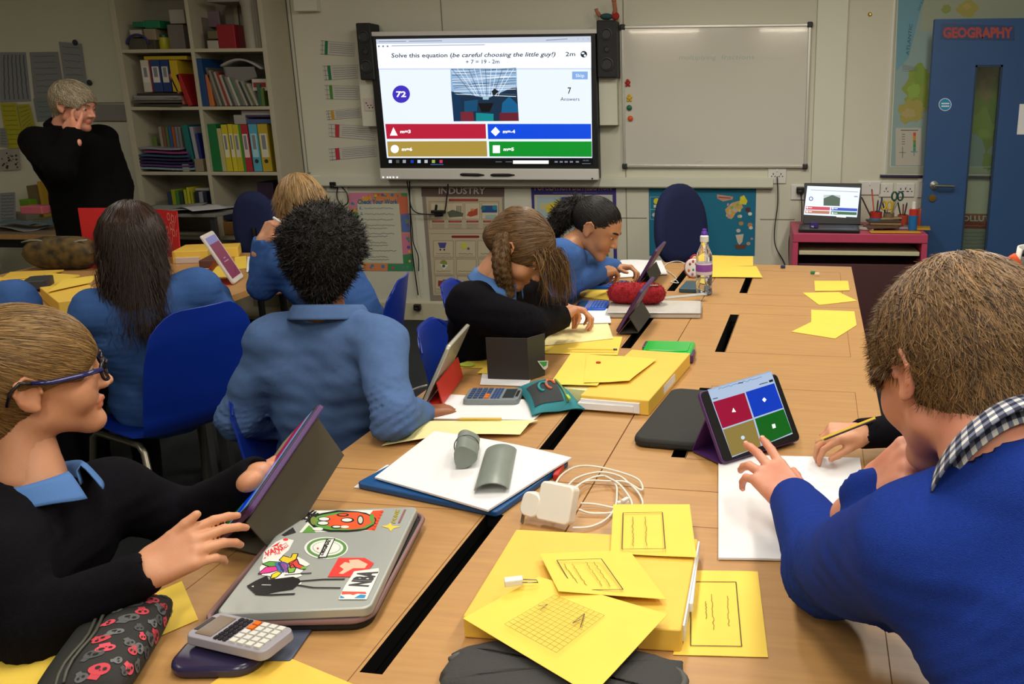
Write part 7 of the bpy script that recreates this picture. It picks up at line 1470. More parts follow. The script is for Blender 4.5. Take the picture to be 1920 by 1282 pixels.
def fall(starts, dirs, g, length, width, seed, X, T, hs, steps=8, wavy=.004, spread=.006):
    """locks that leave starts along dirs and then hang along g (all in the head frame)"""
    rs = np.random.RandomState(seed); N = len(starts); P = np.array(starts, float)+rs.normal(size=(N, 3))*spread; d = np.array(dirs, float)+rs.normal(size=(N, 3))*.12; g = nv(g); Ls = length*rs.uniform(.6, 1.15, N)/steps; ph = rs.rand(N)*6.28; am = rs.normal(size=(N, 3))*wavy; pts = []
    for st in range(steps+1):
        t = st/steps; pts.append(P+am*np.sin(ph+t*7)[:, None]*t); dd = d*(1-t)**1.5+g*(.25+1.1*t)+rs.normal(size=(N, 3))*.05; dd /= np.linalg.norm(dd, axis=1)[:, None]; P = P+dd*Ls[:, None]
    pts = np.array(pts); S = steps+1; tg = np.gradient(pts, axis=0); nrm = rs.normal(size=(1, N, 3)); sd = np.cross(tg, np.repeat(nrm, S, 0)); sd /= np.linalg.norm(sd, axis=2)[:, :, None]+1e-9; n2 = np.cross(tg, sd); n2 /= np.linalg.norm(n2, axis=2)[:, :, None]+1e-9
    w = width*rs.uniform(.6, 1.3, (1, N, 1))*np.linspace(1, .2, S)[:, None, None]; Vt = np.stack([pts-sd*w/2, pts+n2*w*.35, pts+sd*w/2], 2).transpose(1, 0, 2, 3).reshape(-1, 3)
    base = (np.arange(N)[:, None]*(S*3)+np.arange(S-1)[None]*3).ravel(); Q = np.concatenate([np.stack([base, base+1, base+4, base+3], 1), np.stack([base+1, base+2, base+5, base+4], 1)])
    return (Vt*hs) @ X.T+T, Q, np.repeat(rs.rand(N), S*3)
def hairmat(name, c1, c2_, rough=.45): return mat(name, c1, rough, attr='strand', c2=c2_, spec=.35)
def person(label, P):
    """P holds joints in room coordinates; see the calls below"""
    s = P['s']; kid = P.get('kid', 1); hs = P['hs']; base = Vector((P['hip'][0], P['hip'][1], 0)); hx = frame3(P['hf'], P['hu']); T = nv(P['head'])
    skin, top, bot = P['skin'], P['top'], P['bot']; P['hip'] = Vector(P['hip']); P['hip'].z = P['hip'].z if P.get('stand') else .54; j = {k: nv(v) for k, v in P.items() if k in ('nb', 'shL', 'shR', 'elL', 'elR', 'wrL', 'wrR', 'hip', 'head')}
    lat = j['shR']-j['shL']; lat /= np.linalg.norm(lat); up = (j['shL']+j['shR'])/2-j['hip']; up /= np.linalg.norm(up); dep = np.cross(lat, up); dep /= np.linalg.norm(dep)
    fw = nv(P['fwd']); fw /= np.linalg.norm(fw); cen = (j['shL']+j['shR'])/2; W2 = np.linalg.norm(j['shR']-j['shL'])/2; hl = np.cross(fw, (0, 0, 1))
    if P.get('stand'):
        kn = [j['hip']+nv((0, 0, -.45*s))+hl*sx*.10*s for sx in (-1, 1)]; an = [k-nv((0, 0, .44*s)) for k in kn]; ft = [a+fw*.16*s for a in an]
    else:
        kd = P.get('knee', .42)*s; kn = [j['hip']+fw*kd+hl*sx*.10*s+nv((0, 0, .02)) for sx in (-1, 1)]; an = [nv((k[0]+fw[0]*.03, k[1]+fw[1]*.03, .09*s)) for k in kn]; ft = [a+fw*.15*s for a in an]
    hipj = [j['hip']+hl*sx*.085*s for sx in (-1, 1)]
    allp = np.array([j['hip'], j['shL'], j['shR'], j['elL'], j['elR'], j['wrL'], j['wrR'], j['nb']]+kn+an+ft)
    def torso(F, g, k=.05):
        F.cone(j['hip'], j['hip']*.55+cen*.45, .150*s+g, .132*s+g, k, sq=(dep, .72)); m = j['hip']*.55+cen*.45; c2 = cen-up*.10*s
        F.cone(m+lat*W2*.15, c2+lat*(W2*.50), .125*s+g, .115*s+g, k, sq=(dep, .80)).cone(m-lat*W2*.15, c2-lat*(W2*.50), .125*s+g, .115*s+g, k, sq=(dep, .80))
        F.cone(j['nb']-up*P.get('trap', .055)*s, j['shL'], .052*s+g, .054*s+g, k*.7).cone(j['nb']-up*P.get('trap', .055)*s, j['shR'], .052*s+g, .054*s+g, k*.7)
        F.ell(cen-up*.10*s+dep*.0, (.14*s+g, .14*s+g, .14*s+g), k) if not kid else None
    def arms(F, g, cut=0.0, k=.03, f=1):
        for a in 'LR':
            sh, el, wr = j['sh'+a], j['el'+a], j['wr'+a]; wv_ = wr-(wr-el)*cut
            F.cone(sh, el, .052*s*f+g, .041*s*f+g, k).cone(el, wv_, .041*s*f+g, (.029+.010*cut)*s+g, .02)
    # trunk and limbs of the body (low detail, almost all of it is under the clothes)
    Pt = Parts(); F = Field(allp.min(0)-.20*s, allp.max(0)+.20*s, .014); torso(F, -.012); arms(F, -.006)
    for a in (0, 1): F.cone(hipj[a], kn[a], .080*s, .052*s, .04).cone(kn[a], an[a], .050*s, .034*s, .02).cone(an[a], ft[a], .032*s, .028*s, .02)
    F.cone(j['nb'], T+hx @ nv((0, -.028, -.06))*hs, .048*s if kid else .056*s, .042*s if kid else .055*s, .02)
    V, Q = F.mesh(); Pt.add(V, Q, 0)
    # head
    nd = hx.T @ (j['nb']-T); hh = P.get('hh', .0045); F = head_field(hh, kid, nd, hs); V, Q = F.mesh(); c = V[Q].mean(1)
    mi = np.where((np.abs(c[:, 0]) < .022) & (c[:, 1] > .082) & (c[:, 2] < -.0525) & (c[:, 2] > -.0725), 1, 0); Pt.add((V*hs) @ hx.T+T, Q, mi); face_add(Pt, hs, hx, T, kid, True, 5)
    HF = F
    # hands
    tips = {}
    for hd in P.get('hands', ()):
        wr = j['wr'+hd['a']] if 'w' not in hd else nv(hd['w']); fdn = nv(hd['f']); fdn /= np.linalg.norm(fdn); c = wr+fdn*.06*s; F = Field(c-.14*s, c+.14*s, hd.get('h', .004)); kw = {k: v for k, v in hd.items() if k in ('curl', 'curls', 'thumb', 'tb', 'spread')}
        hsz = P.get('hand_s', s)
        tips[hd['a']] = hand_into(F, wr, hd['f'], hd['n'], hd.get('side', 1), hsz, **kw); F.cone(wr-(wr-j['el'+hd['a']])*.22, wr, .026*s, .023*s, .015); V, Q = F.mesh(); Pt.add(V, Q, 0)
        if hd.get('nails'):
            for (tp, td, i) in tips[hd['a']]:
                n_ = nv(hd['n']); n_ = n_-td*(n_ @ td); n_ /= np.linalg.norm(n_)+1e-9; sdv_ = np.cross(td, n_); V, Q = sphere_q((0, 0, 0), 1, 10)
                Pt.add(V[:, :1]*td*.0052*hsz+V[:, 1:2]*sdv_*.0045*hsz+V[:, 2:]*n_*.0012*hsz+tp+n_*.0058*hsz-td*.001, Q, 6)
    V, Q, mi = Pt.out()
    nail = mat('nail_'+skin.name, tuple(min(1, x*1.15) for x in skin['rgb']), .35); lip = mat('lip_'+skin.name, tuple(x*f for x, f in zip(skin['rgb'], (.92, .62, .62))), .45)
    body = npmesh('person', V, Q, [skin, lip, mat('eye_white', '#d8d2ca', .2), mat('iris', P.get('iris', '#3c2a1c'), .15), mat('pupil', '#0a0808', .1), P['hair'], nail], mi, base)
    tag(body, label, 'person', P.get('group'))
    # garments
    cl = P.get('cloth', .0075); g = P.get('g', .014); nbr = P.get('nbr', .050)*s
    F = Field(allp[:8].min(0)-.24*s, allp[:8].max(0)+.24*s, cl); torso(F, g, .055); arms(F, g*.85, .02, f=P.get('armf', 1.08)); fl = P.get('flare', 0)
    if fl: F.cone(j['hip'], j['hip']-nv((0, 0, fl)), .155*s+g, .165*s+g, .05, sq=(dep, .75))
    F.cone(j['hip']+up*.02, j['hip'], .150*s+g, .155*s+g, .03, sq=(dep, .76))
    X_, Y_, Z_ = np.meshgrid(*F.ax, indexing='ij', sparse=True)
    F.D = F.D+(P.get('fold', .0065)*wav(X_, Y_, Z_*1.4, .15, 7, P.get('sd', 1))+P.get('fold', .0065)*.45*wav(X_*.7, Y_*.7, Z_*2.2, .07, 7, P.get('sd', 1)+3)).astype(np.float32)
    for a in 'LR':   # creases in the bend of each elbow and below the armpit
        el, sh, wr = j['el'+a], j['sh'+a], j['wr'+a]
        for m_, ax_, am in ((el, (wr-sh), P.get('crease', .0065)), (sh*.8+j['hip']*.2, (sh-j['hip']), .006)):
            ax_ = ax_/np.linalg.norm(ax_); r2 = (X_-m_[0])**2+(Y_-m_[1])**2+(Z_-m_[2])**2; F.D = F.D+(am*np.exp(-r2/(.075*s)**2)*np.sin(((X_-m_[0])*ax_[0]+(Y_-m_[1])*ax_[1]+(Z_-m_[2])*ax_[2])*330/s+2*np.sin(Z_*40))).astype(np.float32)
    nk = T+hx @ nv((0, -.028, -.05))*hs; F.cone(j['nb']+(nk-j['nb'])*.10, nk+(nk-j['nb']), nbr, nbr*1.1, .008, 's')
    for a in 'LR':   # open cuffs
        el, wr = j['el'+a], j['wr'+a]; d_ = (wr-el)/np.linalg.norm(wr-el); F.cone(wr-d_*.002, wr+d_*.05, .0265*s, .030*s, .010, 's')
    V, Q = F.mesh(); npmesh(P.get('topname', 'sweatshirt'), V, Q, [top], None, base, body)
    F = Field(np.array(hipj+kn+an).min(0)-.15*s, np.array(hipj+kn+an).max(0)+.15*s, .011); F.cone(j['hip']+up*.05*s, j['hip'], .135*s, .148*s, .04, sq=(dep, .78))
    for a in (0, 1): F.cone(hipj[a], kn[a], .092*s, .066*s, .04).cone(kn[a], an[a], .062*s, .050*s, .02)
    F.noise(.003, .09, 2); V, Q = F.mesh(); npmesh('trousers', V, Q, [bot], None, base, body)
    for a in (0, 1):
        F = Field(np.minimum(an[a], ft[a])-.09*s, np.maximum(an[a], ft[a])+.09*s, .009); F.cone(an[a]-nv((0, 0, .04*s)), ft[a]-nv((0, 0, .045*s)), .042*s, .034*s, .02).cone(an[a], an[a]-nv((0, 0, .03*s)), .042*s, .044*s, .02); V, Q = F.mesh(); V[:, 2] = np.maximum(V[:, 2], .002); npmesh('shoe', V, Q, [M_black], None, base, body)
    # collar: a folded band round the neck
    if P.get('collar'):
        cm, hgt, mode = P['collar']; ndir = (nk-j['nb']); ndir /= np.linalg.norm(ndir); b = MB(); rx = P.get('colr', .057)*s; ctr = j['nb']+ndir*P.get('colz', .012)*s; c2 = np.cross(ndir, lat); c2 /= np.linalg.norm(c2)
        nu, nvv = 56, 10; vs = []
        for q_ in range(nvv+1):
            t = q_/nvv
            for u in range(nu+1):
                a = math.pi/2+R(14)+(2*math.pi-R(28))*u/nu; fr = max(0, math.sin(a))**4  # opening at the front
                if t < .4: z = hgt*(t/.4); r = rx+.002
                else: z = hgt*(1-(t-.4)/.6*(1.05+.55*fr)); r = rx+.009+(.018 if not P.get('colflat') else .012)*s*((t-.4)/.6)**.8+.012*fr*(t-.4)
                vs.append(tuple(ctr+lat*math.cos(a)*r+c2*math.sin(a)*r*1.02+ndir*(z+(-.35*r*math.sin(a) if 1 else 0)*.25)))
        W1 = nu+1; b.v = vs
        for q_ in range(nvv):
            for u in range(nu): b.f.append([q_*W1+u, q_*W1+u+1, (q_+1)*W1+u+1, (q_+1)*W1+u]); b.mi.append(b.m(cm if not callable(cm) else cm(u, q_)))
        o = b.build('collar', smooth=True)
        sm = o.modifiers.new('thick', 'SOLIDIFY'); sm.thickness = .002; sm.offset = 1; setparent(o, body)
    # hair
    hp = P['hairf'](HF, hx, T, hs, P); V, Q, at_ = hp; npmesh('hair', V, Q, [P['hair']], None, base, body, attr=at_)
    return body, HF, hx, T, tips
def shell(h, fn, box=((-.13, -.16, -.16), (.13, .14, .17))):
    F = Field(box[0], box[1], h); fn(F); return F
def crown_flow(c, swirl=.35, down=.0, fwdv=0):
    c = np.array(c)
    def f(P):
        d = P-c; r = d/(np.linalg.norm(d, axis=1)[:, None]+1e-6); sw = np.cross(np.array([0, 0, 1.]), r); return r+sw*swirl+np.array([0, fwdv, -down])
    return f
def joinhair(*parts):
    V, Q, A, n = [], [], [], 0
    for v, q, a in parts: V.append(v); Q.append(np.asarray(q)+n); A.append(a); n += len(v)
    return np.concatenate(V), np.concatenate(Q), np.concatenate(A)
def shellmesh(F, X, T, hs, val=.25):
    V, Q = F.mesh(); return (V*hs) @ X.T+T, Q, np.full(len(V), val)
def short_hair(thick=.010, front=(.080, .035), N=5000, wid=.0022, length=.05, h=.005, nape=-.055, flow=None, side=.022, sd=1, jit=.22, curl=0, lump=0, free=99):
    def hf(HF, X, T, hs, P):
        def fn(F):
            F.ell((0, -.018, .035), (.076+thick, .098+thick, .088+thick), .01).ell((0, .022, .030), (.066+thick*.8, .066+thick*.7, .074+thick*.7), .02).cone((0, -.05, .0), (0, -.060, nape), .062+thick*.6, .045+thick*.4, .02)
            F.ell((0, front[0], -.045), (.078, .058, .045+front[1]), .012, 's')   # face
            for sx in (-1, 1): F.ell((sx*.088, -.004, -.020), (.022, .027, .040-side*.3), .006, 's').ell((sx*.075, .040, -.045), (.05, .05, .050), .01, 's')
            F.ell((0, .01, nape-.075), (.12, .12, .06), .01, 's')
            if lump: F.noise(lump, .024, 3)
        F = shell(h, fn); fl = flow or crown_flow((.0, -.06, .14)); return joinhair(shellmesh(F, X, T, hs), strands(F, N, fl, .0015, length, wid, sd, lambda c: c[:, 2] > -1, X, T, hs, jit=jit, curl=curl, free=free))
    return hf
def skinmat(name, c, c2): m = mat(name, c, .5, c2=c2, vscale=18, sss=.08, bump=.12, bscale=260, detail=4); m['rgb'] = lin(c)[:3]; return m
SK1 = skinmat('skin_fair', '#d59a74', '#c98a66'); SK2 = skinmat('skin_rosy', '#dd9c80', '#cf8468'); SK3 = skinmat('skin_brown', '#9a6240', '#8a5434'); SK4 = skinmat('skin_olive', '#c08a62', '#b27c56')
H_blond = hairmat('hair_dark_blond', '#a07c48', '#4f3718'); H_light = hairmat('hair_blond', '#b89664', '#6e5028'); H_brown = hairmat('hair_brown', '#3c2516', '#150c07'); H_black = hairmat('hair_black', '#1c1410', '#050403', .55); H_mid = hairmat('hair_mid_brown', '#80603a', '#3a2614'); H_man = hairmat('hair_auburn_brown', '#9a764a', '#2c1a0c'); H_grey = hairmat('hair_grey_blond', '#b8aa8c', '#6c604a')
K_polo = mat('sweat_blue', '#526c98', .9, var=.05, vscale=60, bump=.35, bscale=500, spec=.12); K_polo2 = mat('sweat_blue_b', '#3d5f98', .9, var=.05, vscale=60, bump=.35, bscale=500, spec=.12); K_navy = mat('jumper_navy', '#0e0c12', .95, var=.15, vscale=120, bump=.6, bscale=600, spec=.12); K_black = mat('coat_black', '#050506', .9, var=.1, vscale=90, bump=.5, bscale=500, spec=.12); K_royal = mat('jumper_royal', '#1d388e', .95, var=.10, vscale=300, bump=.9, bscale=900, spec=.12); K_trou = mat('trousers_black', '#0d0d10', .9, bump=.3, spec=.12)
K_col = mat('collar_blue', '#4a74ae', .85, bump=.2, bscale=400)
def J(x, y, d): return at(x, y, d)
# ---- the boy with glasses
b_head = J(62, 712, 1.42); b_f = (.73, .67, .05)
P = dict(s=.80, hs=.92, hh=.0030, head=b_head, hf=b_f, hu=(-.05, -.05, 1), nb=J(78, 905, 1.42), shL=J(205, 925, 1.55), shR=J(-25, 1065, 1.27), elL=J(345, 975, 1.66), elR=J(60, 1175, 1.28), wrL=J(478, 892, 1.55), wrR=J(268, 1075, 1.30),
         hip=Vector((-1.34, 1.06, .53)), fwd=(.95, .3, 0), knee=.38, skin=SK1, top=K_navy, bot=K_trou, hair=H_blond, collar=(K_col, .030, 0), colr=.064, colz=-.022, nbr=.066, iris='#4c5a50', cloth=.006, sd=2, armf=1.15, fold=.005, crease=.005, topname='jumper', hand_s=.86,
         hands=[dict(a='R', f=(J(432, 985, 1.335)-J(285, 1062, 1.30)), n=(.35, -.55, .70), side=-1, curls=[(14, 26, 16), (20, 32, 18), (28, 36, 20), (36, 40, 22)], thumb=(.95, .22, .22), tb=4, spread=.35, h=.003),
                dict(a='L', f=(J(508, 862, 1.72)-J(478, 892, 1.55)), n=(-.5, .2, .75), side=1, curls=[(60, 70, 40)]*4, thumb=(.75, .45, -.3), h=.0035)],
         hairf=short_hair(thick=.012, front=(.088, .030), N=9000, wid=.0017, length=.075, h=.004, nape=-.050, flow=crown_flow((.0, -.085, .10), .25, .10, .35), sd=4, jit=.12))
boy, HF, hx, T, tips = person('boy in a navy jumper with blue-armed glasses, holding a tablet at the left', P)
def hl(x, y, z, hs=.92): return Vector([float(q_) for q_ in (hx @ (np.array([x, y, z])*hs)+T)])
gm, gb = mat('glasses_dark', '#171218', .25), mat('glasses_blue', '#141c5c', .2, coat=.5)
gl = MB()
for sx in (-1, 1):
    ctr = (sx*.034, .108, .004); gl.tube([hl(ctr[0]+.026*math.copysign(abs(math.cos(t))**.75, math.cos(t)), ctr[1]-.010*abs(math.cos(t))*(1 if math.cos(t)*sx > 0 else .2), ctr[2]+.018*math.copysign(abs(math.sin(t))**.75, math.sin(t))) for t in [2*math.pi*k/24 for k in range(24)]], .0026, gm, 8, closed=True)
gl.tube([hl(-.010, .110, .008), hl(0, .113, .010), hl(.010, .110, .008)], .0022, gm)
gls = gl.build('glasses', smooth=True); setparent(gls, boy)
for sx in (-1, 1):
    b = MB(); pts = [hl(sx*.061, .100, .010), hl(sx*.080, .064, .011), hl(sx*.090, .025, .012), hl(sx*.093, -.002, .018)]
    b.tube(pts, [.0042, .0040, .0036, .003], gb, 8); b.build('temple_arm', gls, smooth=True); gls_inv = None
    b = MB(); b.tube([hl(sx*.093, -.002, .018), hl(sx*.095, -.018, .022), hl(sx*.094, -.034, .008), hl(sx*.090, -.042, -.014)], .0028, gm, 8); b.build('ear_hook', gls, smooth=True)
    b = MB(); vs = [hl(sx*.034+.024*math.cos(2*math.pi*k/20), .107, .004+.016*math.sin(2*math.pi*k/20)) for k in range(20)]; b.raw(vs+[v+(hl(0, 1, 0)-hl(0, 0, 0))*.001 for v in vs], [tuple(range(20)), tuple(range(39, 19, -1))], mat('lens', '#e8ecec', .02, trans=1)); b.build('lens', gls)
for o in bpy.data.objects:
    if o.parent == gls and o.name.split('.')[0] in ('temple_arm', 'ear_hook', 'lens'): o.matrix_parent_inverse = Matrix.Identity(4); o.matrix_basis = wm(gls).inverted()
# ---- his tablet
nl, nu_, fu, fl_ = Vector((-.930, 1.319, .765)), Vector((-.813, 1.250, .868)), Vector((-.783, 1.453, .976)), Vector((-.90, 1.53, .871))
xx = ((fl_-nl)+(fu-nu_)).normalized(); yy = ((nu_-nl)+(fu-fl_)).normalized(); cc = (nl+nu_+fu+fl_)/4; Xt = frameX(cc-xx*.1225-yy*.0875, xx, yy)
if Xt.to_3x3().col[2].dot(Vector((-1, 0, .5))) < 0: Xt = frameX(cc+xx*.1225-yy*.0875, -xx, yy)
t6 = tablet(Xt, .245, .175, 'tablet in a purple case held up by the boy with glasses', M_purp, M_black, stand=(.04, (-.02, -.088), -.078), coverM=mat('cover_taupe', '#4e483a', .8))
S = Art(Xt @ Matrix.Translation((0, 0, .0004))); S.rect(.014, .014, .231, .161, glow('#7c98c8', .7), 1, True)
for x0_, x1_, y0_, y1_, c in ((.016, .121, .072, .135, '#a80c3a'), (.124, .229, .072, .135, '#0840cc'), (.016, .121, .016, .069, '#9a8444'), (.124, .229, .016, .069, '#0a6a1c')): S.rect(x0_, y0_, x1_, y1_, glow(c, .7), 2, True)
setparent(S.build('screen_picture'), t6)
# ---- curly-haired pupil with his back to us
P = dict(s=.86, hs=.93, hh=.005, head=J(612, 483, 2.25), hf=(-.12, .98, .06), hu=(0, 0, 1), nb=J(618, 590, 2.25), shL=J(512, 640, 2.27), shR=J(712, 640, 2.19), elL=J(448, 785, 2.32), elR=J(738, 780, 2.06), wrL=J(545, 800, 2.52), wrR=J(790, 775, 2.22),
         hip=Vector((-1.13, 2.16, .54)), fwd=(.9, .4, 0), knee=.36, skin=SK3, top=K_polo, bot=K_trou, hair=H_black, collar=(K_polo, .034, 0), colr=.086, colz=-.012, nbr=.070, trap=.030, cloth=.0075, g=.014, fold=.009, sd=5, armf=1.12, flare=.03,
         hands=[dict(a='L', f=(.5, .6, -.1), n=(0, 0, 1), h=.005), dict(a='R', f=(.6, .7, -.1), n=(0, 0, 1), side=-1, h=.005)],
         hairf=short_hair(thick=.022, front=(.098, .030), N=12000, wid=.0028, length=.045, h=.005, nape=-.055, sd=7, jit=1.2, curl=1.6, lump=.0075, free=3))
person('pupil with short curly black hair in a light blue sweatshirt, back to the camera', P)
# ---- long-haired pupil
def long_hair(HF, X, T, hs, P):
    g = X.T @ np.array([0, 0, -1.])
    def fn(F):
        F.ell((0, -.018, .035), (.082, .104, .096), .01).ell((0, .020, .028), (.074, .072, .082), .02)
        o = np.array([0, -.060, .01])
        F.cone(o+(0, -.02, 0), o+g*.20+(0, -.045, 0), .062, .052, .03).cone(o+(-.02, 0, 0), o+g*.16+(-.045, -.02, 0), .068, .050, .03).cone(o+(.02, 0, 0), o+g*.17+(.035, -.02, 0), .068, .052, .03).cone(o+g*.10, o+g*.22, .055, .040, .03)
        F.cone((-.072, .0, -.01), nv((-.072, -.01, -.01))+g*.12, .024, .020, .02)
        F.ell((0, .108, -.045), (.080, .058, .085), .012, 's'); F.noise(.005, .045, 2); F.cone((-.05, -.125, .065), (.05, -.128, .065), .007, .007, .014, 's')
    F = shell(.007, fn, ((-.17, -.24, -.36), (.17, .15, .17)))
    fl = lambda Pp: np.where(Pp[:, 2:3] > .06, (Pp-np.array([0, .01, .14]))*8, 0)+g+np.array([0, -.1, 0])
    rs = np.random.RandomState(2); st = np.stack([rs.uniform(-.080, .070, 5000), rs.uniform(-.135, -.06, 5000), rs.uniform(-.03, .03, 5000)], 1)+g*rs.uniform(.03, .20, (5000, 1))
    return joinhair(shellmesh(F, X, T, hs), strands(F, 9000, fl, .002, .20, .0032, 3, lambda c: c[:, 2] > -9, X, T, hs, steps=9, jit=.14, lift=.006, free=6), fall(st, np.repeat(g[None]+np.array([[0, -.15, 0]]), 5000, 0), g, .13, .0040, 4, X, T, hs, wavy=.010, spread=.006))
P = dict(s=.93, hs=1.03, hh=.006, head=J(252, 452, 2.92), hf=(-.45, .87, -.18), hu=(0, .15, 1), nb=J(268, 548, 2.87), shL=J(178, 585, 2.84), shR=J(372, 540, 3.01), elL=J(160, 640, 3.05), elR=J(425, 610, 3.17), wrL=J(130, 600, 3.45), wrR=J(408, 545, 3.52),
         hip=Vector((-2.07, 2.80, .54)), fwd=(-.90, .40, 0), knee=.36, skin=SK1, top=K_polo2, bot=K_trou, hair=H_brown, cloth=.008, g=.014, fold=.009, sd=8, armf=1.15, flare=.03,
         hands=[dict(a='L', f=(-.4, .9, 0), n=(0, 0, 1), h=.006), dict(a='R', f=(-.5, .8, -.1), n=(0, 0, 1), side=-1, h=.006)], hairf=long_hair)
person('pupil with long loose dark brown hair in a blue sweatshirt at the left table', P)
# ---- blonde pupil at the far left table
def bob_hair(HF, X, T, hs, P):
    def fn(F):
        F.ell((0, -.018, .035), (.084, .106, .097), .01).ell((0, .020, .028), (.076, .072, .082), .02).cone((0, -.05, .0), (0, -.075, -.12), .075, .060, .03).cone((-.05, -.03, -.02), (-.055, -.04, -.13), .035, .03, .03)
        F.ell((0, .105, -.035), (.080, .058, .085), .012, 's'); F.noise(.003, .05, 6)
    F = shell(.007, fn, ((-.14, -.20, -.28), (.14, .14, .17))); fl = lambda Pp: (Pp-np.array([0, -.02, .16]))*5+np.array([0, -.2, -1.])
    return joinhair(shellmesh(F, X, T, hs), strands(F, 4500, fl, .002, .14, .004, 5, lambda c: c[:, 2] > -9, X, T, hs, steps=7, jit=.15, free=5))
P = dict(s=.84, hs=.94, hh=.006, head=J(562, 385, 3.45), hf=(-.75, .62, -.12), hu=(0, 0, 1), nb=J(566, 455, 3.45), shL=J(532, 492, 3.36), shR=J(630, 482, 3.52), elL=J(492, 535, 3.42), elR=J(640, 560, 3.7), wrL=J(492, 452, 3.34), wrR=J(560, 540, 3.85),
         hip=Vector((-1.60, 3.42, .54)), fwd=(-.9, .3, 0), knee=.34, skin=SK1, top=K_polo2, bot=K_trou, hair=H_light, cloth=.009, g=.016, sd=11, armf=1.15,
         hands=[dict(a='L', f=(J(520, 395, 3.34)-J(492, 452, 3.34)), n=(-.5, -.7, 0), curls=[(50, 60, 30)]*4, h=.0055), dict(a='R', f=(-.7, .6, 0), n=(0, 0, 1), side=-1, h=.007)], hairf=bob_hair)
pb = person('blonde pupil in a blue sweatshirt holding a white pen to her face', P)
A, Bq = J(513, 408, 3.30), J(536, 423, 3.28); b = MB(); b.tube([A, Bq], .005, M_white, 8); tag(b.build('pen', smooth=40), 'white pen held to the face by the blonde pupil', 'pen')
# ---- pupil with the plait
def plait_hair(HF, X, T, hs, P):
    g = X.T @ np.array([0, 0, -1.])
    def fn(F):
        F.ell((0, -.018, .035), (.082, .104, .095), .01).ell((0, .022, .032), (.073, .070, .080), .02).ell((.02, -.07, -.01), (.060, .05, .05), .02)
        F.ell((0, .108, -.045), (.072, .056, .082), .012, 's'); F.ell((.088, -.004, -.015), (.02, .024, .032), .006, 's'); F.noise(.0025, .04, 4)
    F = shell(.005, fn, ((-.13, -.15, -.20), (.13, .16, .16))); c0 = np.array([.03, .02, .13])
    fl = lambda Pp: (Pp-c0)*6+np.array([.5, -.6, -.5])
    out = [shellmesh(F, X, T, hs), strands(F, 6000, fl, .0015, .09, .0026, 6, lambda c: c[:, 2] > -9, X, T, hs, steps=7, jit=.12)]
    # loose front locks that hang before the face
    rs = np.random.RandomState(5); t = rs.rand(520); st = np.stack([-.055+.125*t, .066+.030*np.sin(math.pi*t), .055+.035*np.sin(math.pi*t)], 1)
    out.append(fall(st, np.repeat(np.array([[.0, .35, -.05]]), 520, 0), g, .150, .0030, 6, X, T, hs, wavy=.008, spread=.008))
    # the plait: three strands woven, hanging from behind the near ear
    G = Field((-.02, -.30, -.32), (.20, .20, .10), .0045); a0 = np.array([.074, -.048, .020]); ctrs = [a0+g*.20*t+np.array([.030, .0, 0])*math.sin(math.pi*min(1, t*1.2)) for t in np.linspace(0, 1, 34)]; e1 = np.cross(g, (1, 0, 0)); e1 /= np.linalg.norm(e1)
    for m_ in range(3):
        pts = [c+e1*.014*math.sin(i*.62+m_*2.094)+np.array([.011, 0, 0])*math.sin(2*(i*.62+m_*2.094)) for i, c in enumerate(ctrs)]
        for k_, (a, b_) in enumerate(zip(pts[:-1], pts[1:])): r_ = .0135-.0001*k_; G.cone(a, b_, r_, r_, .002)
    G.noise(.0008, .012, 5); out.append(shellmesh(G, X, T, hs, .55)); out.append(strands(G, 1800, lambda Pp: g+0*Pp, .001, .03, .002, 9, lambda c: c[:, 2] > -9, X, T, hs, steps=7, jit=.5))
    return joinhair(*out)
P = dict(s=.86, hs=.95, hh=.0045, head=J(975, 468, 2.72), hf=(.74, -.18, -.72), hu=(.45, 0, .9), nb=J(930, 530, 2.74), shL=J(985, 545, 2.98), shR=J(882, 575, 2.62), elL=J(1015, 590, 3.02), elR=J(988, 612, 2.58), wrL=J(1052, 577, 3.05), wrR=J(1050, 594, 2.83),
         hip=Vector((-.93, 2.78, .54)), fwd=(.95, .1, 0), knee=.36, skin=SK1, top=K_navy, bot=K_trou, hair=H_mid, collar=(K_col, .030, 0), colr=.070, colz=-.006, nbr=.072, cloth=.008, g=.016, sd=13, armf=1.25, topname='jumper',
         hands=[dict(a='R', f=(J(1078, 572, 2.93)-J(1050, 594, 2.83)), n=(-.25, -.5, .8), side=-1, curls=[(45, 50, 25), (52, 55, 30), (58, 60, 30), (62, 60, 30)], thumb=(.85, .35, -.3), h=.0045), dict(a='L', f=(.9, .1, -.1), n=(0, .2, 1), side=1, curls=[(40, 50, 30)]*4, h=.0055)], hairf=plait_hair)
person('pupil with a long side plait and navy jumper over a blue collar, writing', P)
A, Bq = J(1056, 583, 2.86), J(1069, 541, 2.80); b = MB(); b.tube([A, Bq], .004, M_ink, 8); tag(b.build('pen', smooth=40), 'black pen in the hand of the pupil with the plait', 'pen')
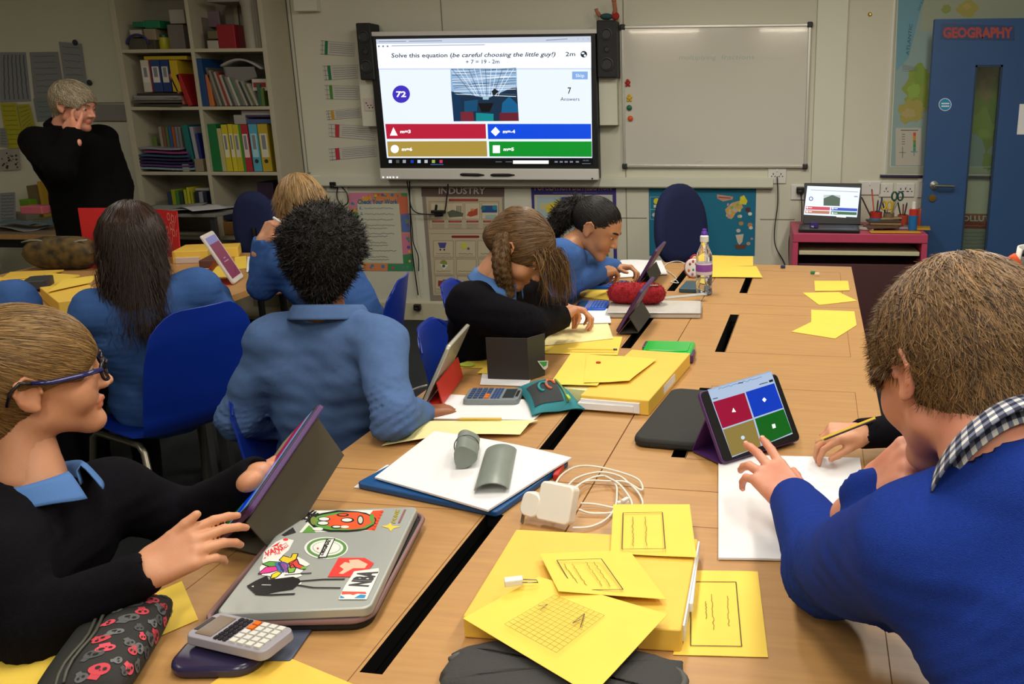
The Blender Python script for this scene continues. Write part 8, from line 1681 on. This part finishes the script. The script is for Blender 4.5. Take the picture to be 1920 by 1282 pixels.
# ---- ponytailed pupil
def pony_hair(HF, X, T, hs, P):
    loc = lambda v: (X.T @ (nv(v)-T))/hs
    q0, q1, q2 = np.array([0, -.118, .062]), loc(J(1062, 398, 3.50)), loc(J(1030, 436, 3.52))
    def fn(F):
        F.ell((0, -.018, .035), (.078, .101, .090), .01).ell((0, .016, .034), (.068, .064, .074), .02).ell((0, .100, -.030), (.075, .058, .082), .012, 's')
        for sx in (-1, 1): F.ell((sx*.088, -.004, -.010), (.024, .026, .036), .006, 's').ell((sx*.075, .048, -.035), (.05, .045, .060), .01, 's')
        F.ell(q0, (.026, .024, .026), .008)
    F = shell(.0055, fn, ((-.13, -.30, -.17), (.13, .14, .16))); fl = lambda Pp: (np.array([0, -.12, .06])-Pp)*10
    lo = np.minimum(np.minimum(q0, q1), q2)-.07; hi = np.maximum(np.maximum(q0, q1), q2)+.07; G = Field(lo, hi, .006); G.cone(q0, q1, .022, .040, .01).cone(q1, q2, .040, .030, .02).noise(.007, .035, 4)
    g = X.T @ np.array([0, 0, -1.]); dq = (q2-q0)/np.linalg.norm(q2-q0)
    return joinhair(shellmesh(F, X, T, hs), strands(F, 3500, fl, .0012, .05, .003, 8, lambda c: c[:, 2] > -9, X, T, hs, steps=7, jit=.12), shellmesh(G, X, T, hs), strands(G, 4000, lambda Pp: dq+g*.6+0*Pp, .002, .07, .0028, 9, lambda c: c[:, 2] > -9, X, T, hs, steps=7, jit=.7, curl=.9, free=4))
P = dict(s=.86, hs=.95, hh=.0045, head=J(1118, 428, 3.48), hf=(.86, -.12, -.48), hu=(.5, 0, .86), nb=J(1072, 462, 3.46), shL=J(1075, 475, 3.70), shR=J(1050, 482, 3.34), elL=J(1125, 505, 3.78), elR=J(1058, 532, 3.40), wrL=J(1150, 500, 3.85), wrR=J(1122, 512, 3.57),
         hip=J(985, 560, 3.50), fwd=(.95, .1, 0), knee=.36, skin=SK4, top=K_polo2, bot=K_trou, hair=H_black, cloth=.008, g=.018, sd=16, armf=1.2,
         hands=[dict(a='R', f=(J(1155, 503, 3.63)-J(1122, 512, 3.57)), n=(-.1, -.3, .9), side=-1, curls=[(50, 55, 25)]*4, thumb=(.8, .4, -.3), h=.005), dict(a='L', f=(.9, 0, 0), n=(0, .2, 1), curls=[(40, 50, 30)]*4, h=.006)], hairf=pony_hair)
person('pupil with a dark curly ponytail in a blue sweatshirt, bent over her writing', P)
# ---- the standing man in black
P = dict(s=1.0, hs=1.0, kid=0, hh=.006, head=J(140, 200, 4.72), hf=(.78, -.02, -.18), hu=(.1, 0, 1), nb=J(118, 248, 4.76), shL=J(190, 262, 4.95), shR=J(72, 268, 4.62), elL=J(222, 345, 4.9), elR=J(112, 318, 4.45), wrL=J(236, 450, 4.75), wrR=J(137, 252, 4.52),
         hip=J(170, 395, 4.78), fwd=(.7, -.6, 0), stand=1, skin=SK2, top=K_black, bot=K_trou, hair=H_grey, collar=(K_black, .035, 0), colr=.064, cloth=.010, g=.024, sd=20, armf=1.2, flare=.22, topname='coat',
         hands=[dict(a='R', f=(J(118, 205, 4.58)-J(137, 252, 4.52)), n=(.1, -1, .1), side=1, curls=[(8, 20, 15), (30, 50, 30), (45, 60, 30), (50, 60, 30)], thumb=(.7, .6, -.1), h=.0055), dict(a='L', f=(.2, 0, -1), n=(.5, -.5, 0), h=.007)],
         hairf=short_hair(thick=.014, front=(.094, .048), N=3500, wid=.003, length=.04, h=.006, nape=-.060, sd=12, jit=.35))
person('grey-haired man in a black coat standing by the bookcase with a hand at his ear', P)
# ---- pupil hidden behind the man in blue: dark sleeve and a hand with a pencil
P = dict(s=.82, hs=.92, hh=.007, head=J(1850, 640, 1.95), hf=(-.85, .35, -.35), hu=(0, 0, 1), nb=J(1862, 745, 1.95), shL=J(1800, 800, 1.78), shR=J(1850, 760, 2.1), elL=J(1752, 860, 1.80), elR=J(1762, 800, 2.02), wrL=J(1690, 870, 1.78), wrR=J(1618, 812, 1.93),
         hip=Vector((.58, 1.78, .54)), fwd=(-.95, .1, 0), knee=.30, skin=SK1, top=K_navy, bot=K_trou, hair=H_brown, cloth=.008, g=.012, sd=23, topname='jumper', hand_s=.84,
         hands=[dict(a='R', f=(J(1545, 812, 1.90)-J(1618, 812, 1.93)), n=(.15, -.25, .95), side=-1, curls=[(38, 45, 20), (46, 50, 25), (55, 55, 25), (60, 55, 30)], thumb=(.85, .35, -.35), tb=10, h=.0035)], hairf=short_hair(N=800, wid=.004, h=.008))
person('pupil mostly hidden behind the man in blue, dark sleeve and hand with a pencil showing', P)
A, Bq = J(1528, 828, 1.86), J(1641, 784, 1.86); b = MB(); d = (Bq-A).normalized(); b.tube([A+d*.014, Bq], .0038, mat('hb_yellow', '#d8b01c', .4), 6); pn = b.build('pencil', smooth=30); tag(pn, 'yellow and black striped pencil in the hidden pupil\'s hand', 'pencil')
b = MB(); b.tube([A+d*.014, A], [.0038, .0006], C('#c89a64'), 8); b.build('tip', pn, smooth=40); b = MB(); b.tube([A+d*.02+Vector((0, -.0018, -.002)), Bq+Vector((0, -.0018, -.002))], .0028, M_ink, 6); b.build('stripe', pn, smooth=40)
# ---- the pupil cut by the left edge
P = dict(s=.84, hs=.94, hh=.009, head=J(-75, 470, 2.75), hf=(-.3, .9, -.1), hu=(0, 0, 1), nb=J(-50, 545, 2.75), shL=J(-130, 590, 2.75), shR=J(28, 566, 2.75), elL=J(-150, 650, 2.8), elR=J(45, 640, 2.85), wrL=J(-60, 600, 3.1), wrR=J(10, 575, 3.15),
         hip=J(-60, 690, 2.72), fwd=(-.3, .9, 0), knee=.34, skin=SK1, top=K_polo2, bot=K_trou, hair=H_brown, cloth=.010, g=.016, sd=26, armf=1.1, hands=[], hairf=short_hair(N=500, wid=.005, h=.01))
person('blue-sleeved pupil cut by the left edge of the picture, only a shoulder showing', P)
# ---- the man in the royal blue jumper
gw_, gd_, gm_ = mat('gingham_white', '#d5d3cc', .8), mat('gingham_navy', '#1c2238', .8), mat('gingham_mid', '#6f7488', .8)
ging = lambda u, v: (gd_ if (u % 2 and v % 2) else (gm_ if (u % 2 or v % 2) else gw_))
P = dict(s=1.0, hs=1.02, kid=0, hh=.0030, head=J(1790, 694, 1.09), hf=(-.44, .80, -.40), hu=(-.10, .42, .9), nb=J(1868, 885, .99), shL=J(1738, 1035, 1.00), shR=J(2080, 880, 1.10), elL=J(1558, 1066, 1.33), elR=J(1700, 1090, 1.22), wrL=J(1489, 940, 1.57), wrR=J(1628, 925, 1.28),
         hip=Vector((.62, .62, .55)), fwd=(-.6, .75, 0), knee=.46, skin=SK2, top=K_royal, bot=K_trou, hair=H_man, collar=(ging, .030, 0), colr=.066, colz=.004, nbr=.058, trap=.035, iris='#4c5a60', cloth=.0062, g=.018, sd=30, armf=1.30, fold=.005, crease=.006, topname='jumper', hand_s=1.0,
         hands=[dict(a='L', f=(J(1390, 830, 1.70)-J(1489, 940, 1.57)), n=(.10, -.55, .80), side=1, curls=[(0, 10, 6), (4, 12, 8), (18, 26, 16), (28, 34, 20)], thumb=(.80, .50, -.45), tb=14, spread=1.3, h=.0030, nails=1),
                dict(a='R', f=(J(1725, 842, 1.20)-J(1628, 925, 1.28)), n=(-.35, -.45, .75), side=-1, curls=[(60, 75, 40), (64, 78, 40), (66, 78, 40), (68, 78, 40)], thumb=(.85, .3, -.4), h=.0035)],
         hairf=short_hair(thick=.015, front=(.092, .032), N=14000, wid=.0017, length=.062, h=.004, nape=-.062, flow=crown_flow((.012, -.045, .15), .55, .05, .0), sd=31, jit=.30, free=6))
man, HF, hx, T, tips = person('man in a royal blue jumper and checked shirt leaning over to touch the quiz tablet', P)
# black watch strap at the wrist of his right hand
a_, w_ = Vector(P['elR']), Vector(P['wrR']); d = (w_-a_).normalized(); u_ = d.orthogonal().normalized(); v_ = d.cross(u_); b = MB()
b.tube([w_+d*.006+(u_*math.cos(2*math.pi*k/24)+v_*math.sin(2*math.pi*k/24))*.034 for k in range(24)], .008, mat('strap_black', '#141414', .5), 8, closed=True); o = b.build('wrist_watch', smooth=True); setparent(o, man)
